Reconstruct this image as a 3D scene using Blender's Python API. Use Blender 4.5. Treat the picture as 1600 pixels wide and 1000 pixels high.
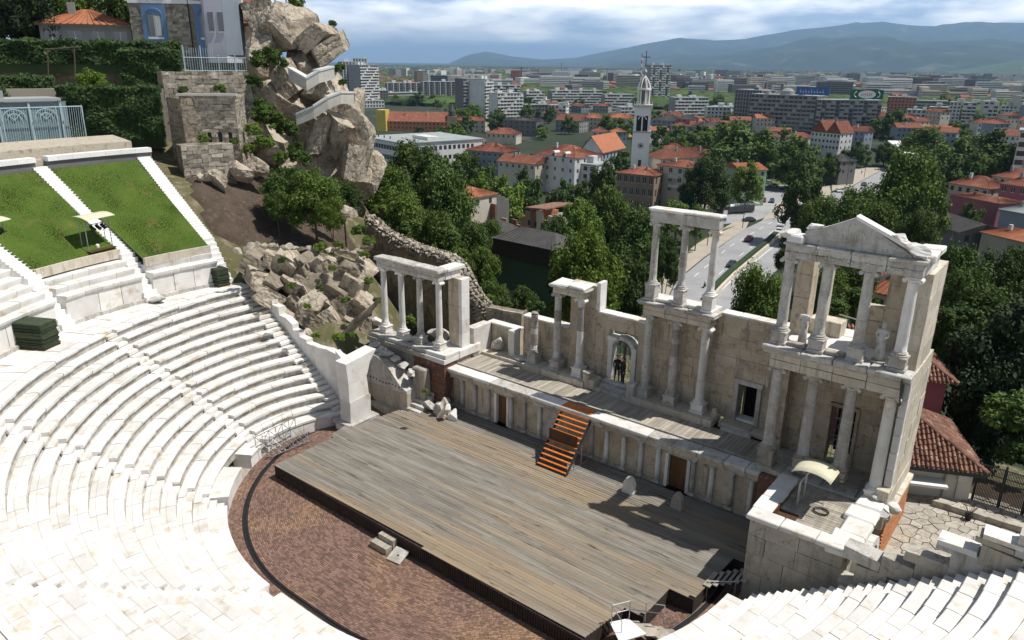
import bpy, math, random
import numpy as np
from mathutils import Vector, Matrix
random.seed(7); rng = np.random.default_rng(7)
scene = bpy.context.scene
for o in list(bpy.data.objects): bpy.data.objects.remove(o)
# ---------------------------------------------------------------- camera, sky, sun
CAM = np.array([26.3507, -29.4902, 24.0]); FPX, PIT, ROL, AZ = 1169.52, math.radians(18.9601), math.radians(-0.637), -0.6676
AX = np.array([math.cos(AZ), math.sin(AZ)]); AY = np.array([-AX[1], AX[0]])
def t3(x, y, z): return Vector((x*AX[0]+y*AX[1], x*AY[0]+y*AY[1], z))   # survey axes to stage axes
cr, sr, cp, sp = math.cos(ROL), math.sin(ROL), math.cos(PIT), math.sin(PIT)
right = t3(cr, -sr*sp, -sr*cp); up = t3(sr, cr*sp, cr*cp); fwd = t3(0, cp, -sp)
cam = bpy.data.cameras.new('camera'); camo = bpy.data.objects.new('camera', cam); scene.collection.objects.link(camo)
M4 = Matrix((right, up, -fwd)).transposed().to_4x4(); M4.translation = Vector(CAM); camo.matrix_world = M4
cam.sensor_width = 36; cam.lens = 36*FPX/1600; cam.clip_start = .5; cam.clip_end = 60000
scene.camera = camo
SUN_EL, SUN_AZ = math.radians(61.5), math.radians(33)
w = bpy.data.worlds.new('World'); scene.world = w; w.use_nodes = True
nt = w.node_tree; N = nt.nodes; N.clear()
out = N.new('ShaderNodeOutputWorld'); bg = N.new('ShaderNodeBackground'); sky = N.new('ShaderNodeTexSky')
sky.sky_type = 'NISHITA'; sky.sun_disc = False; sky.sun_elevation = SUN_EL; sky.sun_rotation = math.pi/2-SUN_AZ
sky.air_density = 1.2; sky.dust_density = 1.5
tc = N.new('ShaderNodeTexCoord'); mp = N.new('ShaderNodeMapping'); mp.inputs['Scale'].default_value = (1, 1, 4.5)
nz = N.new('ShaderNodeTexNoise'); nz.inputs['Scale'].default_value = 3.4; nz.inputs['Detail'].default_value = 9; nz.inputs['Roughness'].default_value = .56
nz.inputs['Distortion'].default_value = .35
nz2 = N.new('ShaderNodeTexNoise'); nz2.inputs['Scale'].default_value = 7; nz2.inputs['Detail'].default_value = 8
rp = N.new('ShaderNodeValToRGB'); rp.color_ramp.elements[0].position = .26; rp.color_ramp.elements[1].position = .40
rp2 = N.new('ShaderNodeValToRGB'); rp2.color_ramp.elements[0].position = .38; rp2.color_ramp.elements[1].position = .58
rp2.color_ramp.elements[0].color = (14, 18, 24, 1); rp2.color_ramp.elements[1].color = (50, 49, 47, 1)
mx = N.new('ShaderNodeMix'); mx.data_type = 'RGBA'
nt.links.new(tc.outputs['Generated'], mp.inputs['Vector'])
for q in (nz, nz2): nt.links.new(mp.outputs[0], q.inputs['Vector'])
sx_ = N.new('ShaderNodeSeparateXYZ'); nt.links.new(tc.outputs['Generated'], sx_.inputs[0])
zr_ = N.new('ShaderNodeMapRange'); zr_.inputs['From Min'].default_value = .10; zr_.inputs['From Max'].default_value = .22; zr_.inputs['To Min'].default_value = 1; zr_.inputs['To Max'].default_value = .03; nt.links.new(sx_.outputs['Z'], zr_.inputs['Value'])
ml_ = N.new('ShaderNodeMath'); ml_.operation = 'MULTIPLY'; nt.links.new(rp.outputs[0], ml_.inputs[0]); nt.links.new(zr_.outputs[0], ml_.inputs[1])
nt.links.new(nz.outputs[0], rp.inputs[0]); nt.links.new(nz2.outputs[0], rp2.inputs[0])
nt.links.new(ml_.outputs[0], mx.inputs['Factor']); nt.links.new(sky.outputs[0], mx.inputs['A']); nt.links.new(rp2.outputs[0], mx.inputs['B'])
hz = N.new('ShaderNodeMix'); hz.data_type = 'RGBA'; hz.inputs['A'].default_value = (8, 11.5, 16, 1); zn = N.new('ShaderNodeMath'); zn.operation = 'MULTIPLY_ADD'; zn.inputs[1].default_value = .075; nt.links.new(nz.outputs[0], zn.inputs[0]); nt.links.new(sx_.outputs['Z'], zn.inputs[2])
hr = N.new('ShaderNodeMapRange'); hr.interpolation_type = 'SMOOTHSTEP'; hr.inputs['From Min'].default_value = .050; hr.inputs['From Max'].default_value = .082; nt.links.new(zn.outputs[0], hr.inputs['Value'])
nt.links.new(hr.outputs[0], hz.inputs['Factor']); nt.links.new(mx.outputs['Result'], hz.inputs['B']); nt.links.new(hz.outputs['Result'], bg.inputs['Color']); bg.inputs['Strength'].default_value = .05
nt.links.new(bg.outputs[0], out.inputs[0])
sl = bpy.data.lights.new('sun', 'SUN'); sl.energy = 5.0; sl.angle = math.radians(.5); sl.color = (1, .96, .9)
so = bpy.data.objects.new('sun', sl); scene.collection.objects.link(so)
sdir = Vector((math.cos(SUN_EL)*math.cos(SUN_AZ), math.cos(SUN_EL)*math.sin(SUN_AZ), math.sin(SUN_EL)))
so.rotation_euler = sdir.to_track_quat('Z', 'Y').to_euler()
scene.view_settings.view_transform = 'Standard'; scene.view_settings.look = 'None'; scene.view_settings.exposure = .12; scene.view_settings.gamma = 1
scene.cycles.volume_bounces = 0
# ---------------------------------------------------------------- survey helpers: sight lines from the photographer's stand
def ray(u, v):
    x, y = u-800, v-500; x, y = x*cr-y*sr, x*sr+y*cr
    d = t3(x, FPX*cp-y*sp, -FPX*sp-y*cp); return np.array(d)
def ptZ(u, v, z): d = ray(u, v); return CAM+d*((z-CAM[2])/d[2])
def ptY(u, v, Y): d = ray(u, v); return CAM+d*((Y-CAM[1])/d[1])
def ptX(u, v, X): d = ray(u, v); return CAM+d*((X-CAM[0])/d[0])
def ptD(u, v, D): d = ray(u, v); return CAM+d*(D/math.hypot(d[0], d[1]))
# ---------------------------------------------------------------- objects
COL = scene.collection
def empty(name, loc=(0, 0, 0), rz=0):
    o = bpy.data.objects.new(name, None); COL.objects.link(o); o.location = loc; o.rotation_euler[2] = rz; o.empty_display_size = .3
    return o
def tag(o, label=None, cat=None, group=None, kind=None):
    for k, v in (('label', label), ('category', cat), ('group', group), ('kind', kind)):
        if v: o[k] = v
    return o
def thing(name, label, cat, loc=(0, 0, 0), group=None, rz=0): return tag(empty(name, loc, rz), label, cat, group)
def origin(p):
    v = Vector((0, 0, 0))
    while p is not None: v += Vector(p.location); p = p.parent
    return v
class M:
    def __init__(s): s.v = []; s.f = []; s.sm = False
    def add(s, vs, fs):
        n = len(s.v); s.v += [tuple(map(float, q)) for q in vs]; s.f += [tuple(n+i for i in f) for f in fs]; return s
    def hexa(s, c, j=0):      # 8 corners: bottom 4 ccw, top 4 ccw
        if j: c = [tuple(a+random.uniform(-j, j) for a in q) for q in c]
        return s.add(c, [(3, 2, 1, 0), (4, 5, 6, 7), (0, 1, 5, 4), (1, 2, 6, 5), (2, 3, 7, 6), (3, 0, 4, 7)])
    def box(s, x0, x1, y0, y1, z0, z1, j=0):
        return s.hexa([(x0, y0, z0), (x1, y0, z0), (x1, y1, z0), (x0, y1, z0), (x0, y0, z1), (x1, y0, z1), (x1, y1, z1), (x0, y1, z1)], j)
    def cbox(s, x0, x1, y0, y1, z0, z1, c=.03, j=0):   # chamfered, slightly uneven block
        r = lambda: random.uniform(-j, j)
        co = {}
        for i, x in ((0, x0), (1, x1)):
            for k, y in ((0, y0), (1, y1)):
                for l, z in ((0, z0), (1, z1)): co[i, k, l] = (x+r(), y+r(), z+r())
        sg = lambda a: 1 if a == 0 else -1
        vs = []; ix = {}
        for key, (x, y, z) in co.items():
            for a in range(3):
                q = [x, y, z]
                for b in range(3):
                    if b != a: q[b] += sg(key[b])*c
                ix[key, a] = len(vs); vs.append(q)
        f = []
        for l in (0, 1):
            o = [(0, 0), (1, 0), (1, 1), (0, 1)]
            a = [ix[(i, k, l), 2] for i, k in o]; f.append(a if l else a[::-1])
            a = [ix[(i, l, k), 1] for i, k in o]; f.append(a[::-1] if l else a)
            a = [ix[(l, i, k), 0] for i, k in o]; f.append(a if l else a[::-1])
        for a, b in ((0, 1), (1, 2), (0, 2)):
            c3 = 3-a-b
            for p in (0, 1):
                for q in (0, 1):
                    k0 = [0]*3; k0[a] = p; k0[b] = q; k1 = list(k0); k1[c3] = 1; k0 = tuple(k0); k1 = tuple(k1)
                    f.append((ix[k0, a], ix[k0, b], ix[k1, b], ix[k1, a]))
        for key in co: f.append((ix[key, 0], ix[key, 1], ix[key, 2]))
        return s.add(vs, f)
    def prism(s, poly, z0, z1):
        n = len(poly); g = lambda z, i: z if isinstance(z, (int, float)) else z[i]
        return s.add([(x, y, g(z0, i)) for i, (x, y) in enumerate(poly)]+[(x, y, g(z1, i)) for i, (x, y) in enumerate(poly)],
                     [tuple(range(n-1, -1, -1)), tuple(range(n, 2*n))]+[(i, (i+1) % n, n+(i+1) % n, n+i) for i in range(n)])
    def slabY(s, poly, y0, y1):  # polygon in XZ extruded in Y
        n = len(poly)
        return s.add([(x, y0, z) for x, z in poly]+[(x, y1, z) for x, z in poly],
                     [tuple(range(n)), tuple(range(2*n-1, n-1, -1))]+[(i, n+i, n+(i+1) % n, (i+1) % n) for i in range(n)])
    def slabX(s, poly, x0, x1):
        n = len(poly)
        return s.add([(x0, y, z) for y, z in poly]+[(x1, y, z) for y, z in poly],
                     [tuple(range(n)), tuple(range(2*n-1, n-1, -1))]+[(i, n+i, n+(i+1) % n, (i+1) % n) for i in range(n)])
    def lathe(s, cx, cy, prof, n=16):
        vs = []; fs = []
        for r, z in prof:
            for i in range(n): a = 2*math.pi*i/n; vs.append((cx+r*math.cos(a), cy+r*math.sin(a), z))
        for k in range(len(prof)-1):
            for i in range(n): j = (i+1) % n; fs.append((k*n+i, k*n+j, (k+1)*n+j, (k+1)*n+i))
        fs.append(tuple(range(n-1, -1, -1))); fs.append(tuple((len(prof)-1)*n+i for i in range(n)))
        return s.add(vs, fs)
    def tube(s, p, q, r, r2=None, n=6):
        p, q = Vector(p), Vector(q); d = (q-p).normalized(); a = d.orthogonal().normalized(); b = d.cross(a); r2 = r if r2 is None else r2
        vs = [p+(a*math.cos(2*math.pi*i/n)+b*math.sin(2*math.pi*i/n))*r for i in range(n)]+[q+(a*math.cos(2*math.pi*i/n)+b*math.sin(2*math.pi*i/n))*r2 for i in range(n)]
        return s.add(vs, [(i, (i+1) % n, n+(i+1) % n, n+i) for i in range(n)]+[tuple(range(n-1, -1, -1)), tuple(range(n, 2*n))])
    def path(s, pts, r, n=6):
        for a, b in zip(pts, pts[1:]): s.tube(a, b, r, n=n)
        return s
    def fr(s, F, s0, s1, t0, t1, z0, z1, j=0):
        return s.hexa([F(s0, t0, z0), F(s1, t0, z0), F(s1, t1, z0), F(s0, t1, z0), F(s0, t0, z1), F(s1, t0, z1), F(s1, t1, z1), F(s0, t1, z1)], j)
    def mesh(s, name, off=(0, 0, 0)):
        me = bpy.data.meshes.new(name); v = np.array(s.v, dtype=float).reshape(-1, 3)-np.array(off)
        me.from_pydata(v.tolist(), [], s.f); me.validate(); 
        if s.sm: me.polygons.foreach_set('use_smooth', [True]*len(me.polygons))
        return me
    def build(s, name, mt, parent=None, kind=None, smooth=False, label=None):
        s.sm = smooth; me = s.mesh(name, origin(parent)); 
        me.materials.append(MT[mt]); o = bpy.data.objects.new(name, me); COL.objects.link(o); o.parent = parent
        if kind: o['kind'] = kind
        if label: o['label'] = label
        return o
def inst(name, me, parent=None, loc=(0, 0, 0), rot=None, sc=None):
    o = bpy.data.objects.new(name, me); COL.objects.link(o); o.parent = parent; o.location = loc
    if rot is not None: o.rotation_euler = rot
    if sc is not None: o.scale = sc if hasattr(sc, '__len__') else (sc,)*3
    return o
def copy_tree(o, parent=None):
    c = o.copy(); COL.objects.link(c); c.parent = parent
    for ch in list(o.children): copy_tree(ch, c)
    return c
# ---------------------------------------------------------------- materials
MT = {}
def mat(name, c1, c2, scale=2.0, rough=.9, bump=.25, bscale=None, rnd=0.0, isl=0.0, stain=None, sscale=.6, spos=(.55, .7), stretch=None, spec=.3, metal=0, dark=None, dscale=8, dpos=(.62, .7), bdist=.03, trans=0, crack=0, cwid=.05, streak=None):
    m = bpy.data.materials.new(name); m.use_nodes = True; nt = m.node_tree; N = nt.nodes; L = nt.links
    b = N['Principled BSDF']; b.inputs['Roughness'].default_value = rough; b.inputs['Metallic'].default_value = metal
    b.inputs['Specular IOR Level'].default_value = spec
    g = N.new('ShaderNodeNewGeometry'); vec = g.outputs['Position']
    if stretch:
        mpn = N.new('ShaderNodeMapping'); mpn.inputs['Scale'].default_value = stretch; L.new(vec, mpn.inputs['Vector']); vec = mpn.outputs[0]
    def noise(sc, det=6, ro=.6):
        q = N.new('ShaderNodeTexNoise'); q.inputs['Scale'].default_value = sc; q.inputs['Detail'].default_value = det; q.inputs['Roughness'].default_value = ro; L.new(vec, q.inputs['Vector']); return q.outputs[0]
    def mixc(f, a, c):
        q = N.new('ShaderNodeMix'); q.data_type = 'RGBA'; L.new(f, q.inputs['Factor'])
        for inp, val in (('A', a), ('B', c)):
            if hasattr(val, 'is_linked'): L.new(val, q.inputs[inp])
            else: q.inputs[inp].default_value = (*val, 1)
        return q.outputs['Result']
    def ramp(f, a, c):
        q = N.new('ShaderNodeMapRange'); q.inputs['From Min'].default_value = a; q.inputs['From Max'].default_value = c; L.new(f, q.inputs['Value']); return q.outputs[0]
    col = mixc(ramp(noise(scale), .35, .65), c1, c2)
    if stain: col = mixc(ramp(noise(sscale, 5, .6), *spos), col, stain)
    if dark: col = mixc(ramp(noise(dscale, 6, .7), *dpos), col, dark)
    if streak:
        mpn = N.new('ShaderNodeMapping'); mpn.inputs['Scale'].default_value = (3.2, 3.2, .35); L.new(g.outputs['Position'], mpn.inputs['Vector'])
        q = N.new('ShaderNodeTexNoise'); q.inputs['Scale'].default_value = 1.1; q.inputs['Detail'].default_value = 5; L.new(mpn.outputs[0], q.inputs['Vector']); col = mixc(ramp(q.outputs[0], .54, .74), col, streak)
    cfac = None
    if crack:
        nn = N.new('ShaderNodeTexNoise'); nn.inputs['Scale'].default_value = crack*1.7; nn.inputs['Detail'].default_value = 4; L.new(vec, nn.inputs['Vector'])
        va = N.new('ShaderNodeVectorMath'); va.operation = 'MULTIPLY_ADD'; va.inputs[1].default_value = (1.1/crack,)*3; L.new(nn.outputs['Color'], va.inputs[0]); L.new(vec, va.inputs[2])
        vo = N.new('ShaderNodeTexVoronoi'); vo.feature = 'DISTANCE_TO_EDGE'; vo.inputs['Scale'].default_value = crack; L.new(va.outputs[0], vo.inputs['Vector'])
        cfac = N.new('ShaderNodeMapRange'); cfac.inputs['From Min'].default_value = 0; cfac.inputs['From Max'].default_value = cwid; cfac.inputs['To Min'].default_value = .75; cfac.inputs['To Max'].default_value = 0; L.new(vo.outputs['Distance'], cfac.inputs['Value'])
        col = mixc(cfac.outputs[0], col, dark or (.1, .08, .06))
    for amt, src in ((rnd, 'o'), (isl, 'i')):
        if amt:
            if src == 'o': oi = N.new('ShaderNodeObjectInfo'); v = oi.outputs['Random']
            else: v = g.outputs['Random Per Island']
            r = N.new('ShaderNodeMapRange'); r.inputs['To Min'].default_value = 1-amt; r.inputs['To Max'].default_value = 1+amt; L.new(v, r.inputs['Value'])
            h = N.new('ShaderNodeHueSaturation'); L.new(r.outputs[0], h.inputs['Value']); L.new(col, h.inputs['Color']); col = h.outputs[0]
            h.inputs['Saturation'].default_value = 1
    L.new(col, b.inputs['Base Color'])
    if bump:
        bn = N.new('ShaderNodeBump'); bn.inputs['Strength'].default_value = bump; bn.inputs['Distance'].default_value = bdist
        L.new(noise(bscale or scale*6, 8, .65), bn.inputs['Height']); L.new(bn.outputs[0], b.inputs['Normal'])
    if trans:
        t = N.new('ShaderNodeBsdfTranslucent'); L.new(col, t.inputs['Color']); ms = N.new('ShaderNodeMixShader'); ms.inputs[0].default_value = trans
        L.new(b.outputs[0], ms.inputs[1]); L.new(t.outputs[0], ms.inputs[2]); L.new(ms.outputs[0], N['Material Output'].inputs['Surface'])
    MT[name] = m; return m
mat('marble', (.73, .715, .69), (.63, .61, .57), 1.3, .75, .45, 9, rnd=.11, stain=(.50, .42, .31), sscale=.9, spos=(.57, .72), dark=(.20, .18, .15), dscale=5, dpos=(.68, .73))
mat('marble_fresh', (.80, .79, .77), (.74, .73, .70), 2, .7, .2, 12, rnd=.05)
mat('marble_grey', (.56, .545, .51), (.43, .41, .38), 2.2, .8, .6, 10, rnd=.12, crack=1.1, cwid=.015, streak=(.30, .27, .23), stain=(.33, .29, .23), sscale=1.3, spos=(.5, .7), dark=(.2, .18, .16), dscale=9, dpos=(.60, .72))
mat('wall_stone', (.52, .445, .34), (.43, .36, .27), .9, .9, .5, 8, rnd=.10, crack=.7, cwid=.012, streak=(.24, .20, .155), stain=(.58, .52, .43), sscale=1.1, spos=(.52, .72), dark=(.17, .135, .10), dscale=2.6, dpos=(.56, .72))
mat('pale_stone', (.60, .55, .46), (.50, .44, .35), 1.4, .9, .5, 9, rnd=.12, crack=.8, cwid=.012, streak=(.34, .30, .24), dark=(.28, .23, .18), dscale=5, dpos=(.60, .74))
mat('wing_stone', (.44, .41, .35), (.35, .32, .27), 1.4, .9, .6, 8, rnd=.12, crack=.6, cwid=.015, streak=(.24, .21, .17), stain=(.50, .42, .28), sscale=.8, spos=(.58, .72), dark=(.17, .15, .13), dscale=4, dpos=(.58, .72))
mat('breccia', (.22, .19, .18), (.40, .36, .33), 12, .9, .5, 14)
mat('brick', (.20, .10, .07), (.13, .065, .048), 3, .95, .4, 14, isl=.25, stain=(.33, .22, .15), sscale=3)
mat('brick_orange', (.50, .22, .10), (.40, .17, .08), 5, .95, .3, 14, isl=.22)
mat('mortar', (.38, .34, .29), (.30, .26, .22), 4, .95, .4)
mat('paver', (.205, .125, .095), (.165, .103, .080), .35, .9, .3, 20, isl=.36, stain=(.25, .155, .095), sscale=.13, spos=(.46, .62))
mat('deck_wood', (.25, .23, .195), (.16, .142, .118), 1.6, .85, .45, 12, rnd=.13, stretch=(.22, 2.2, 3), stain=(.27, .21, .14), sscale=.22, spos=(.50, .66), dark=(.055, .044, .035), dscale=2.0, dpos=(.59, .68))
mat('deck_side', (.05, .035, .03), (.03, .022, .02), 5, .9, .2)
mat('floor_wood', (.40, .36, .30), (.27, .24, .195), 1.2, .85, .3, 9, rnd=.2, stretch=(3.5, .4, 3), dark=(.13, .11, .09), dscale=2, dpos=(.62, .72))
mat('dark_wood', (.10, .048, .022), (.06, .03, .015), 2, .6, .2, 10, stretch=(4, 4, .5), rnd=.1)
mat('old_door', (.17, .08, .035), (.10, .048, .022), 2, .6, .2, 10, stretch=(4, 4, .5), rnd=.1)
mat('orange_wood', (.62, .20, .045), (.50, .15, .03), 3, .55, .1, 20, rnd=.12)
mat('soil', (.088, .064, .046), (.058, .042, .031), .9, 1, .6, 6, stain=(.12, .092, .066), sscale=2.5)
mat('dirt_green', (.13, .11, .06), (.075, .085, .03), .5, 1, .6, 5, stain=(.22, .185, .13), sscale=.9, spos=(.5, .65))
mat('grass', (.058, .100, .013), (.080, .125, .018), .5, 1, .3, 30, stain=(.13, .125, .035), sscale=.6, spos=(.56, .72), dark=(.045, .075, .012), dscale=1.6, dpos=(.6, .75))
mat('blade', (.075, .125, .017), (.06, .105, .013), .6, .9, 0, isl=.2, stain=(.14, .145, .035), sscale=.6, spos=(.58, .8), trans=.2)
mat('rock', (.50, .435, .345), (.36, .31, .24), .55, .95, .7, 4.5, stain=(.24, .195, .14), sscale=.9, spos=(.5, .66), dark=(.10, .085, .065), dscale=2.4, dpos=(.60, .72), bdist=.12, crack=.30, cwid=.03, streak=(.22, .185, .14))
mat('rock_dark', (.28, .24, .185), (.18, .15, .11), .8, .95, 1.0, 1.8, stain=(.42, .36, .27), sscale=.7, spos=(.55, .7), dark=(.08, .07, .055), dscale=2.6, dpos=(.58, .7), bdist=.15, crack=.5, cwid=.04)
mat('rubble', (.40, .355, .285), (.25, .22, .175), 2.5, .95, .7, 9, rnd=.38, dark=(.10, .085, .07), dscale=3, dpos=(.56, .68))
mat('concrete', (.52, .50, .45), (.43, .41, .37), 1.1, .9, .3, 8, dark=(.25, .23, .2), dscale=2.5, dpos=(.62, .75))
mat('gravel', (.50, .45, .36), (.36, .32, .25), 9, .95, .6, 20, stain=(.26, .22, .17), sscale=2.5)
mat('leaf_dark', (.044, .082, .014), (.072, .115, .021), .35, .75, 0, isl=.45, rnd=.3, trans=.18)
mat('leaf_mid', (.075, .128, .016), (.115, .175, .027), .35, .75, 0, isl=.4, rnd=.3, trans=.22)
mat('leaf_light', (.10, .165, .018), (.15, .215, .03), .4, .7, 0, isl=.35, rnd=.25, trans=.28)
mat('leaf_ivy', (.030, .060, .016), (.050, .088, .020), .5, .75, 0, isl=.4, trans=.15)
mat('leaf_con', (.020, .040, .014), (.034, .058, .020), .5, .8, 0, isl=.4, rnd=.12)
mat('bark', (.12, .09, .065), (.08, .06, .045), 3, .95, .5, 10)
mat('metal_grey', (.42, .43, .44), (.34, .35, .36), 6, .4, 0, metal=.6)
mat('metal_dark', (.045, .05, .055), (.03, .033, .036), 6, .5, 0)
mat('metal_blue', (.42, .52, .55), (.36, .46, .50), 6, .5, 0)
mat('canopy', (.66, .63, .47), (.58, .55, .40), 2, .5, .05)
mat('green_tarp', (.045, .06, .032), (.028, .038, .020), 2, .8, .4, 8, rnd=.35)
mat('black', (.018, .018, .020), (.012, .012, .013), 3, .6, 0)
mat('white', (.78, .78, .76), (.72, .72, .70), 1, .7, .05)
mat('glass', (.035, .045, .055), (.05, .06, .07), .3, .12, 0, spec=.8, rnd=.2)
mat('glass_pale', (.20, .27, .29), (.14, .20, .22), .6, .15, 0, spec=.8)
mat('asphalt', (.33, .33, .335), (.27, .27, .275), .12, .9, .2, 6, stain=(.37, .365, .36), sscale=.05)
mat('pavement', (.42, .37, .30), (.36, .32, .26), .3, .9, .2, 3)
mat('paint_line', (.75, .75, .72), (.65, .65, .62), 3, .8, 0)
mat('plain', (.024, .036, .018), (.040, .050, .028), .012, 1, 0, stain=(.10, .10, .085), sscale=.022, spos=(.56, .66))
mat('mountain', (.020, .036, .026), (.032, .050, .033), .0011, 1, .0, stain=(.10, .115, .075), sscale=.0022, spos=(.55, .66), dark=(.02, .036, .022), dscale=.004, dpos=(.5, .6))
mat('foothill', (.04, .07, .034), (.06, .09, .042), .002, 1, 0, stain=(.22, .22, .18), sscale=.009, spos=(.60, .66))
mat('skin', (.45, .28, .2), (.42, .26, .18), 3, .6, 0)
mat('cloth_dark', (.02, .02, .025), (.03, .03, .035), 6, .9, 0)
mat('statue_stone', (.60, .585, .555), (.47, .455, .43), 5, .85, .4, 14, dark=(.25, .23, .2), dscale=6, dpos=(.58, .7))
for nm, c in (('pl_white', (.62, .62, .60)), ('pl_cream', (.55, .50, .41)), ('pl_grey', (.30, .30, .29)), ('pl_dark', (.17, .165, .16)), ('pl_blue', (.16, .26, .42)), ('pl_lilac', (.56, .55, .62)),
              ('pl_green', (.035, .075, .055)), ('pl_mint', (.30, .42, .28)), ('pl_pink', (.34, .13, .15)), ('pl_orange', (.42, .17, .09)), ('pl_yellow', (.60, .48, .10)), ('pl_brown', (.30, .22, .15)), ('pl_bluegrey', (.24, .28, .33))):
    mat(nm, c, tuple(q*.84 for q in c), .25, .9, .1, 3, rnd=.06, dark=tuple(q*.6 for q in c), dscale=.7, dpos=(.62, .8))
mat('roof_red', (.25, .092, .055), (.16, .062, .042), .8, .9, .3, 3, rnd=.35, isl=.2, stain=(.27, .14, .095), sscale=.5)
mat('roof_orange', (.38, .15, .075), (.28, .105, .055), .9, .85, .3, 3, isl=.25, rnd=.1)
mat('roof_old', (.28, .145, .10), (.19, .10, .072), 1.5, .9, .3, 5, isl=.35, stain=(.36, .25, .19), sscale=1.6, dark=(.09, .055, .042), dscale=2.5, dpos=(.54, .68))
mat('roof_dark', (.085, .08, .078), (.06, .056, .055), .8, .9, .2, 4, isl=.2)
mat('roof_flat', (.34, .37, .36), (.27, .30, .30), .2, .9, .1, 2)
mat('car_white', (.72, .72, .72), (.7, .7, .7), 1, .25, 0, spec=.6); mat('car_dark', (.04, .045, .055), (.04, .045, .055), 1, .25, 0, spec=.6)
mat('car_red', (.22, .03, .035), (.22, .03, .035), 1, .25, 0, spec=.6); mat('car_blue', (.05, .08, .16), (.05, .08, .16), 1, .25, 0, spec=.6); mat('car_silver', (.42, .43, .44), (.42, .43, .44), 1, .25, 0, spec=.6)
mat('sign_blue', (.05, .13, .36), (.04, .11, .30), .3, .6, 0); mat('sign_green', (.015, .12, .06), (.012, .10, .05), .3, .6, 0); mat('sign_red', (.5, .05, .04), (.45, .04, .04), .3, .6, 0)
mat('tent_blue', (.08, .2, .55), (.07, .18, .5), 1, .7, 0)
# ================================================================ GROUND
def sheet(name, mt, xs, ys, zf, kind='structure', parent=None):
    nx, ny = len(xs), len(ys); X, Y = np.meshgrid(xs, ys); Z = zf(X, Y)
    v = np.stack([X.ravel(), Y.ravel(), Z.ravel()], 1)
    m = M(); m.v = [tuple(q) for q in v.tolist()]; m.f = [(j*nx+i, j*nx+i+1, (j+1)*nx+i+1, (j+1)*nx+i) for j in range(ny-1) for i in range(nx-1)]
    return m.build(name, mt, parent, kind=kind, smooth=True)
def vnoise(X, Y, s, seed=0):   # smooth value noise
    X = np.asarray(X, float)/s; Y = np.asarray(Y, float)/s; xi = np.floor(X).astype(int); yi = np.floor(Y).astype(int); fx = X-xi; fy = Y-yi
    fx = fx*fx*(3-2*fx); fy = fy*fy*(3-2*fy)
    h = lambda a, b: (np.sin(a*127.1+b*311.7+seed*74.7)*43758.5453) % 1.0
    return (h(xi, yi)*(1-fx)+h(xi+1, yi)*fx)*(1-fy)+(h(xi, yi+1)*(1-fx)+h(xi+1, yi+1)*fx)*fy-.5
GZ = -24.0
tp = []          # terrain control points
for a in range(170, 375, 15):
    c, s = math.cos(math.radians(a)), math.sin(math.radians(a)); ox = 2.9 if a > 270 else 0
    for r, z in ((14, -.6), (19, 2.3), (24, 5.6), (28, 6.6), (32, 11.0), (36.5, 14.2)): 
        if not (a < 178 and r > 15): tp.append((ox+c*r, s*r, z))
for a in range(182, 360, 20):
    c, s = math.cos(math.radians(a)), math.sin(math.radians(a)); tp.append((c*44, s*44, 16.6)); tp.append((c*75, s*75, 18))
tp += [(0, 0, -1.2), (8, 3, -1.2), (-8, 6, -1), (16, 4, -1), (-8, 9, 1), (0, 9, 1), (10, 9, 1), (20, 8, -1), (0, 12.5, 0), (10, 12.5, 0), (18, 13, -.4), (24, 12, .2), (24, 7, .4), (28, 12, 0.4), (27, 3, 3.5), (35, 5, 4),
       (-13, 3.5, 1.0), (-16, 5, 4.3), (-16, 8.5, 3.8), (-10, 8.5, 3.8), (-10, 12, -.5), (-19, 13.5, -1), (-24, 19, -2), (-15, 20, -4), (-14, 12, -.5), (-30, 24, -3), (-20, 16, -2), (0, 20, -6), (12, 22, -7), (22, 24, -5), (30, 24, -4),
       (0, 40, -15), (20, 42, -14), (-25, 40, -11), (-40, 38, -8), (-60, 60, -14), (40, 40, -12), (0, 65, -23), (-40, 75, -23), (30, 70, -23), (60, 60, -22), (0, 100, -26), (-60, 100, -26), (60, 100, -26), (-110, 100, -24), (-110, 60, -6), (90, 20, -6), (90, 80, -26)]
for u, v, z in ((305, 290, 14), (340, 350, 11.3), (388, 392, 9.2), (480, 382, 8.6), (555, 390, 7.6), (450, 335, 10), (525, 348, 8.4), (400, 300, 11.8), (590, 430, 6), (520, 525, 4.6)):
    p = ptZ(u, v, z); tp.append(tuple(p))
for u, v, d in ((300, 250, 74), (375, 255, 75), (430, 290, 80), (500, 290, 84), (560, 290, 90), (590, 340, 84), (200, 215, 80), (100, 130, 86), (390, 120, 92), (300, 110, 90), (480, 200, 100), (200, 60, 105), (60, 60, 105), (380, 30, 110)):
    p = ptD(u, v, d); p[2] -= 1.2; tp.append(tuple(p))
TP = np.array(tp)
def _phi(r): return np.where(r > 1e-6, r*1.0, 0)
_d = np.hypot(TP[:, None, 0]-TP[None, :, 0], TP[:, None, 1]-TP[None, :, 1]); n_ = len(TP)
_A = np.zeros((n_+3, n_+3)); _A[:n_, :n_] = _phi(_d)-np.eye(n_)*.6; _A[:n_, n_] = 1; _A[:n_, n_+1:] = TP[:, :2]; _A[n_:, :n_] = _A[:n_, n_:].T
_w = np.linalg.solve(_A, np.r_[TP[:, 2], 0, 0, 0])
def terr(X, Y):
    X = np.asarray(X, float); Y = np.asarray(Y, float)
    r = np.hypot(X[..., None]-TP[:, 0], Y[..., None]-TP[:, 1]); z = _phi(r)@_w[:n_]+_w[n_]+_w[n_+1]*X+_w[n_+2]*Y
    far = np.clip((Y-85)/25, 0, 1); z = z*(1-far)+far*(-26)
    return np.minimum(z, 24)
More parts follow.
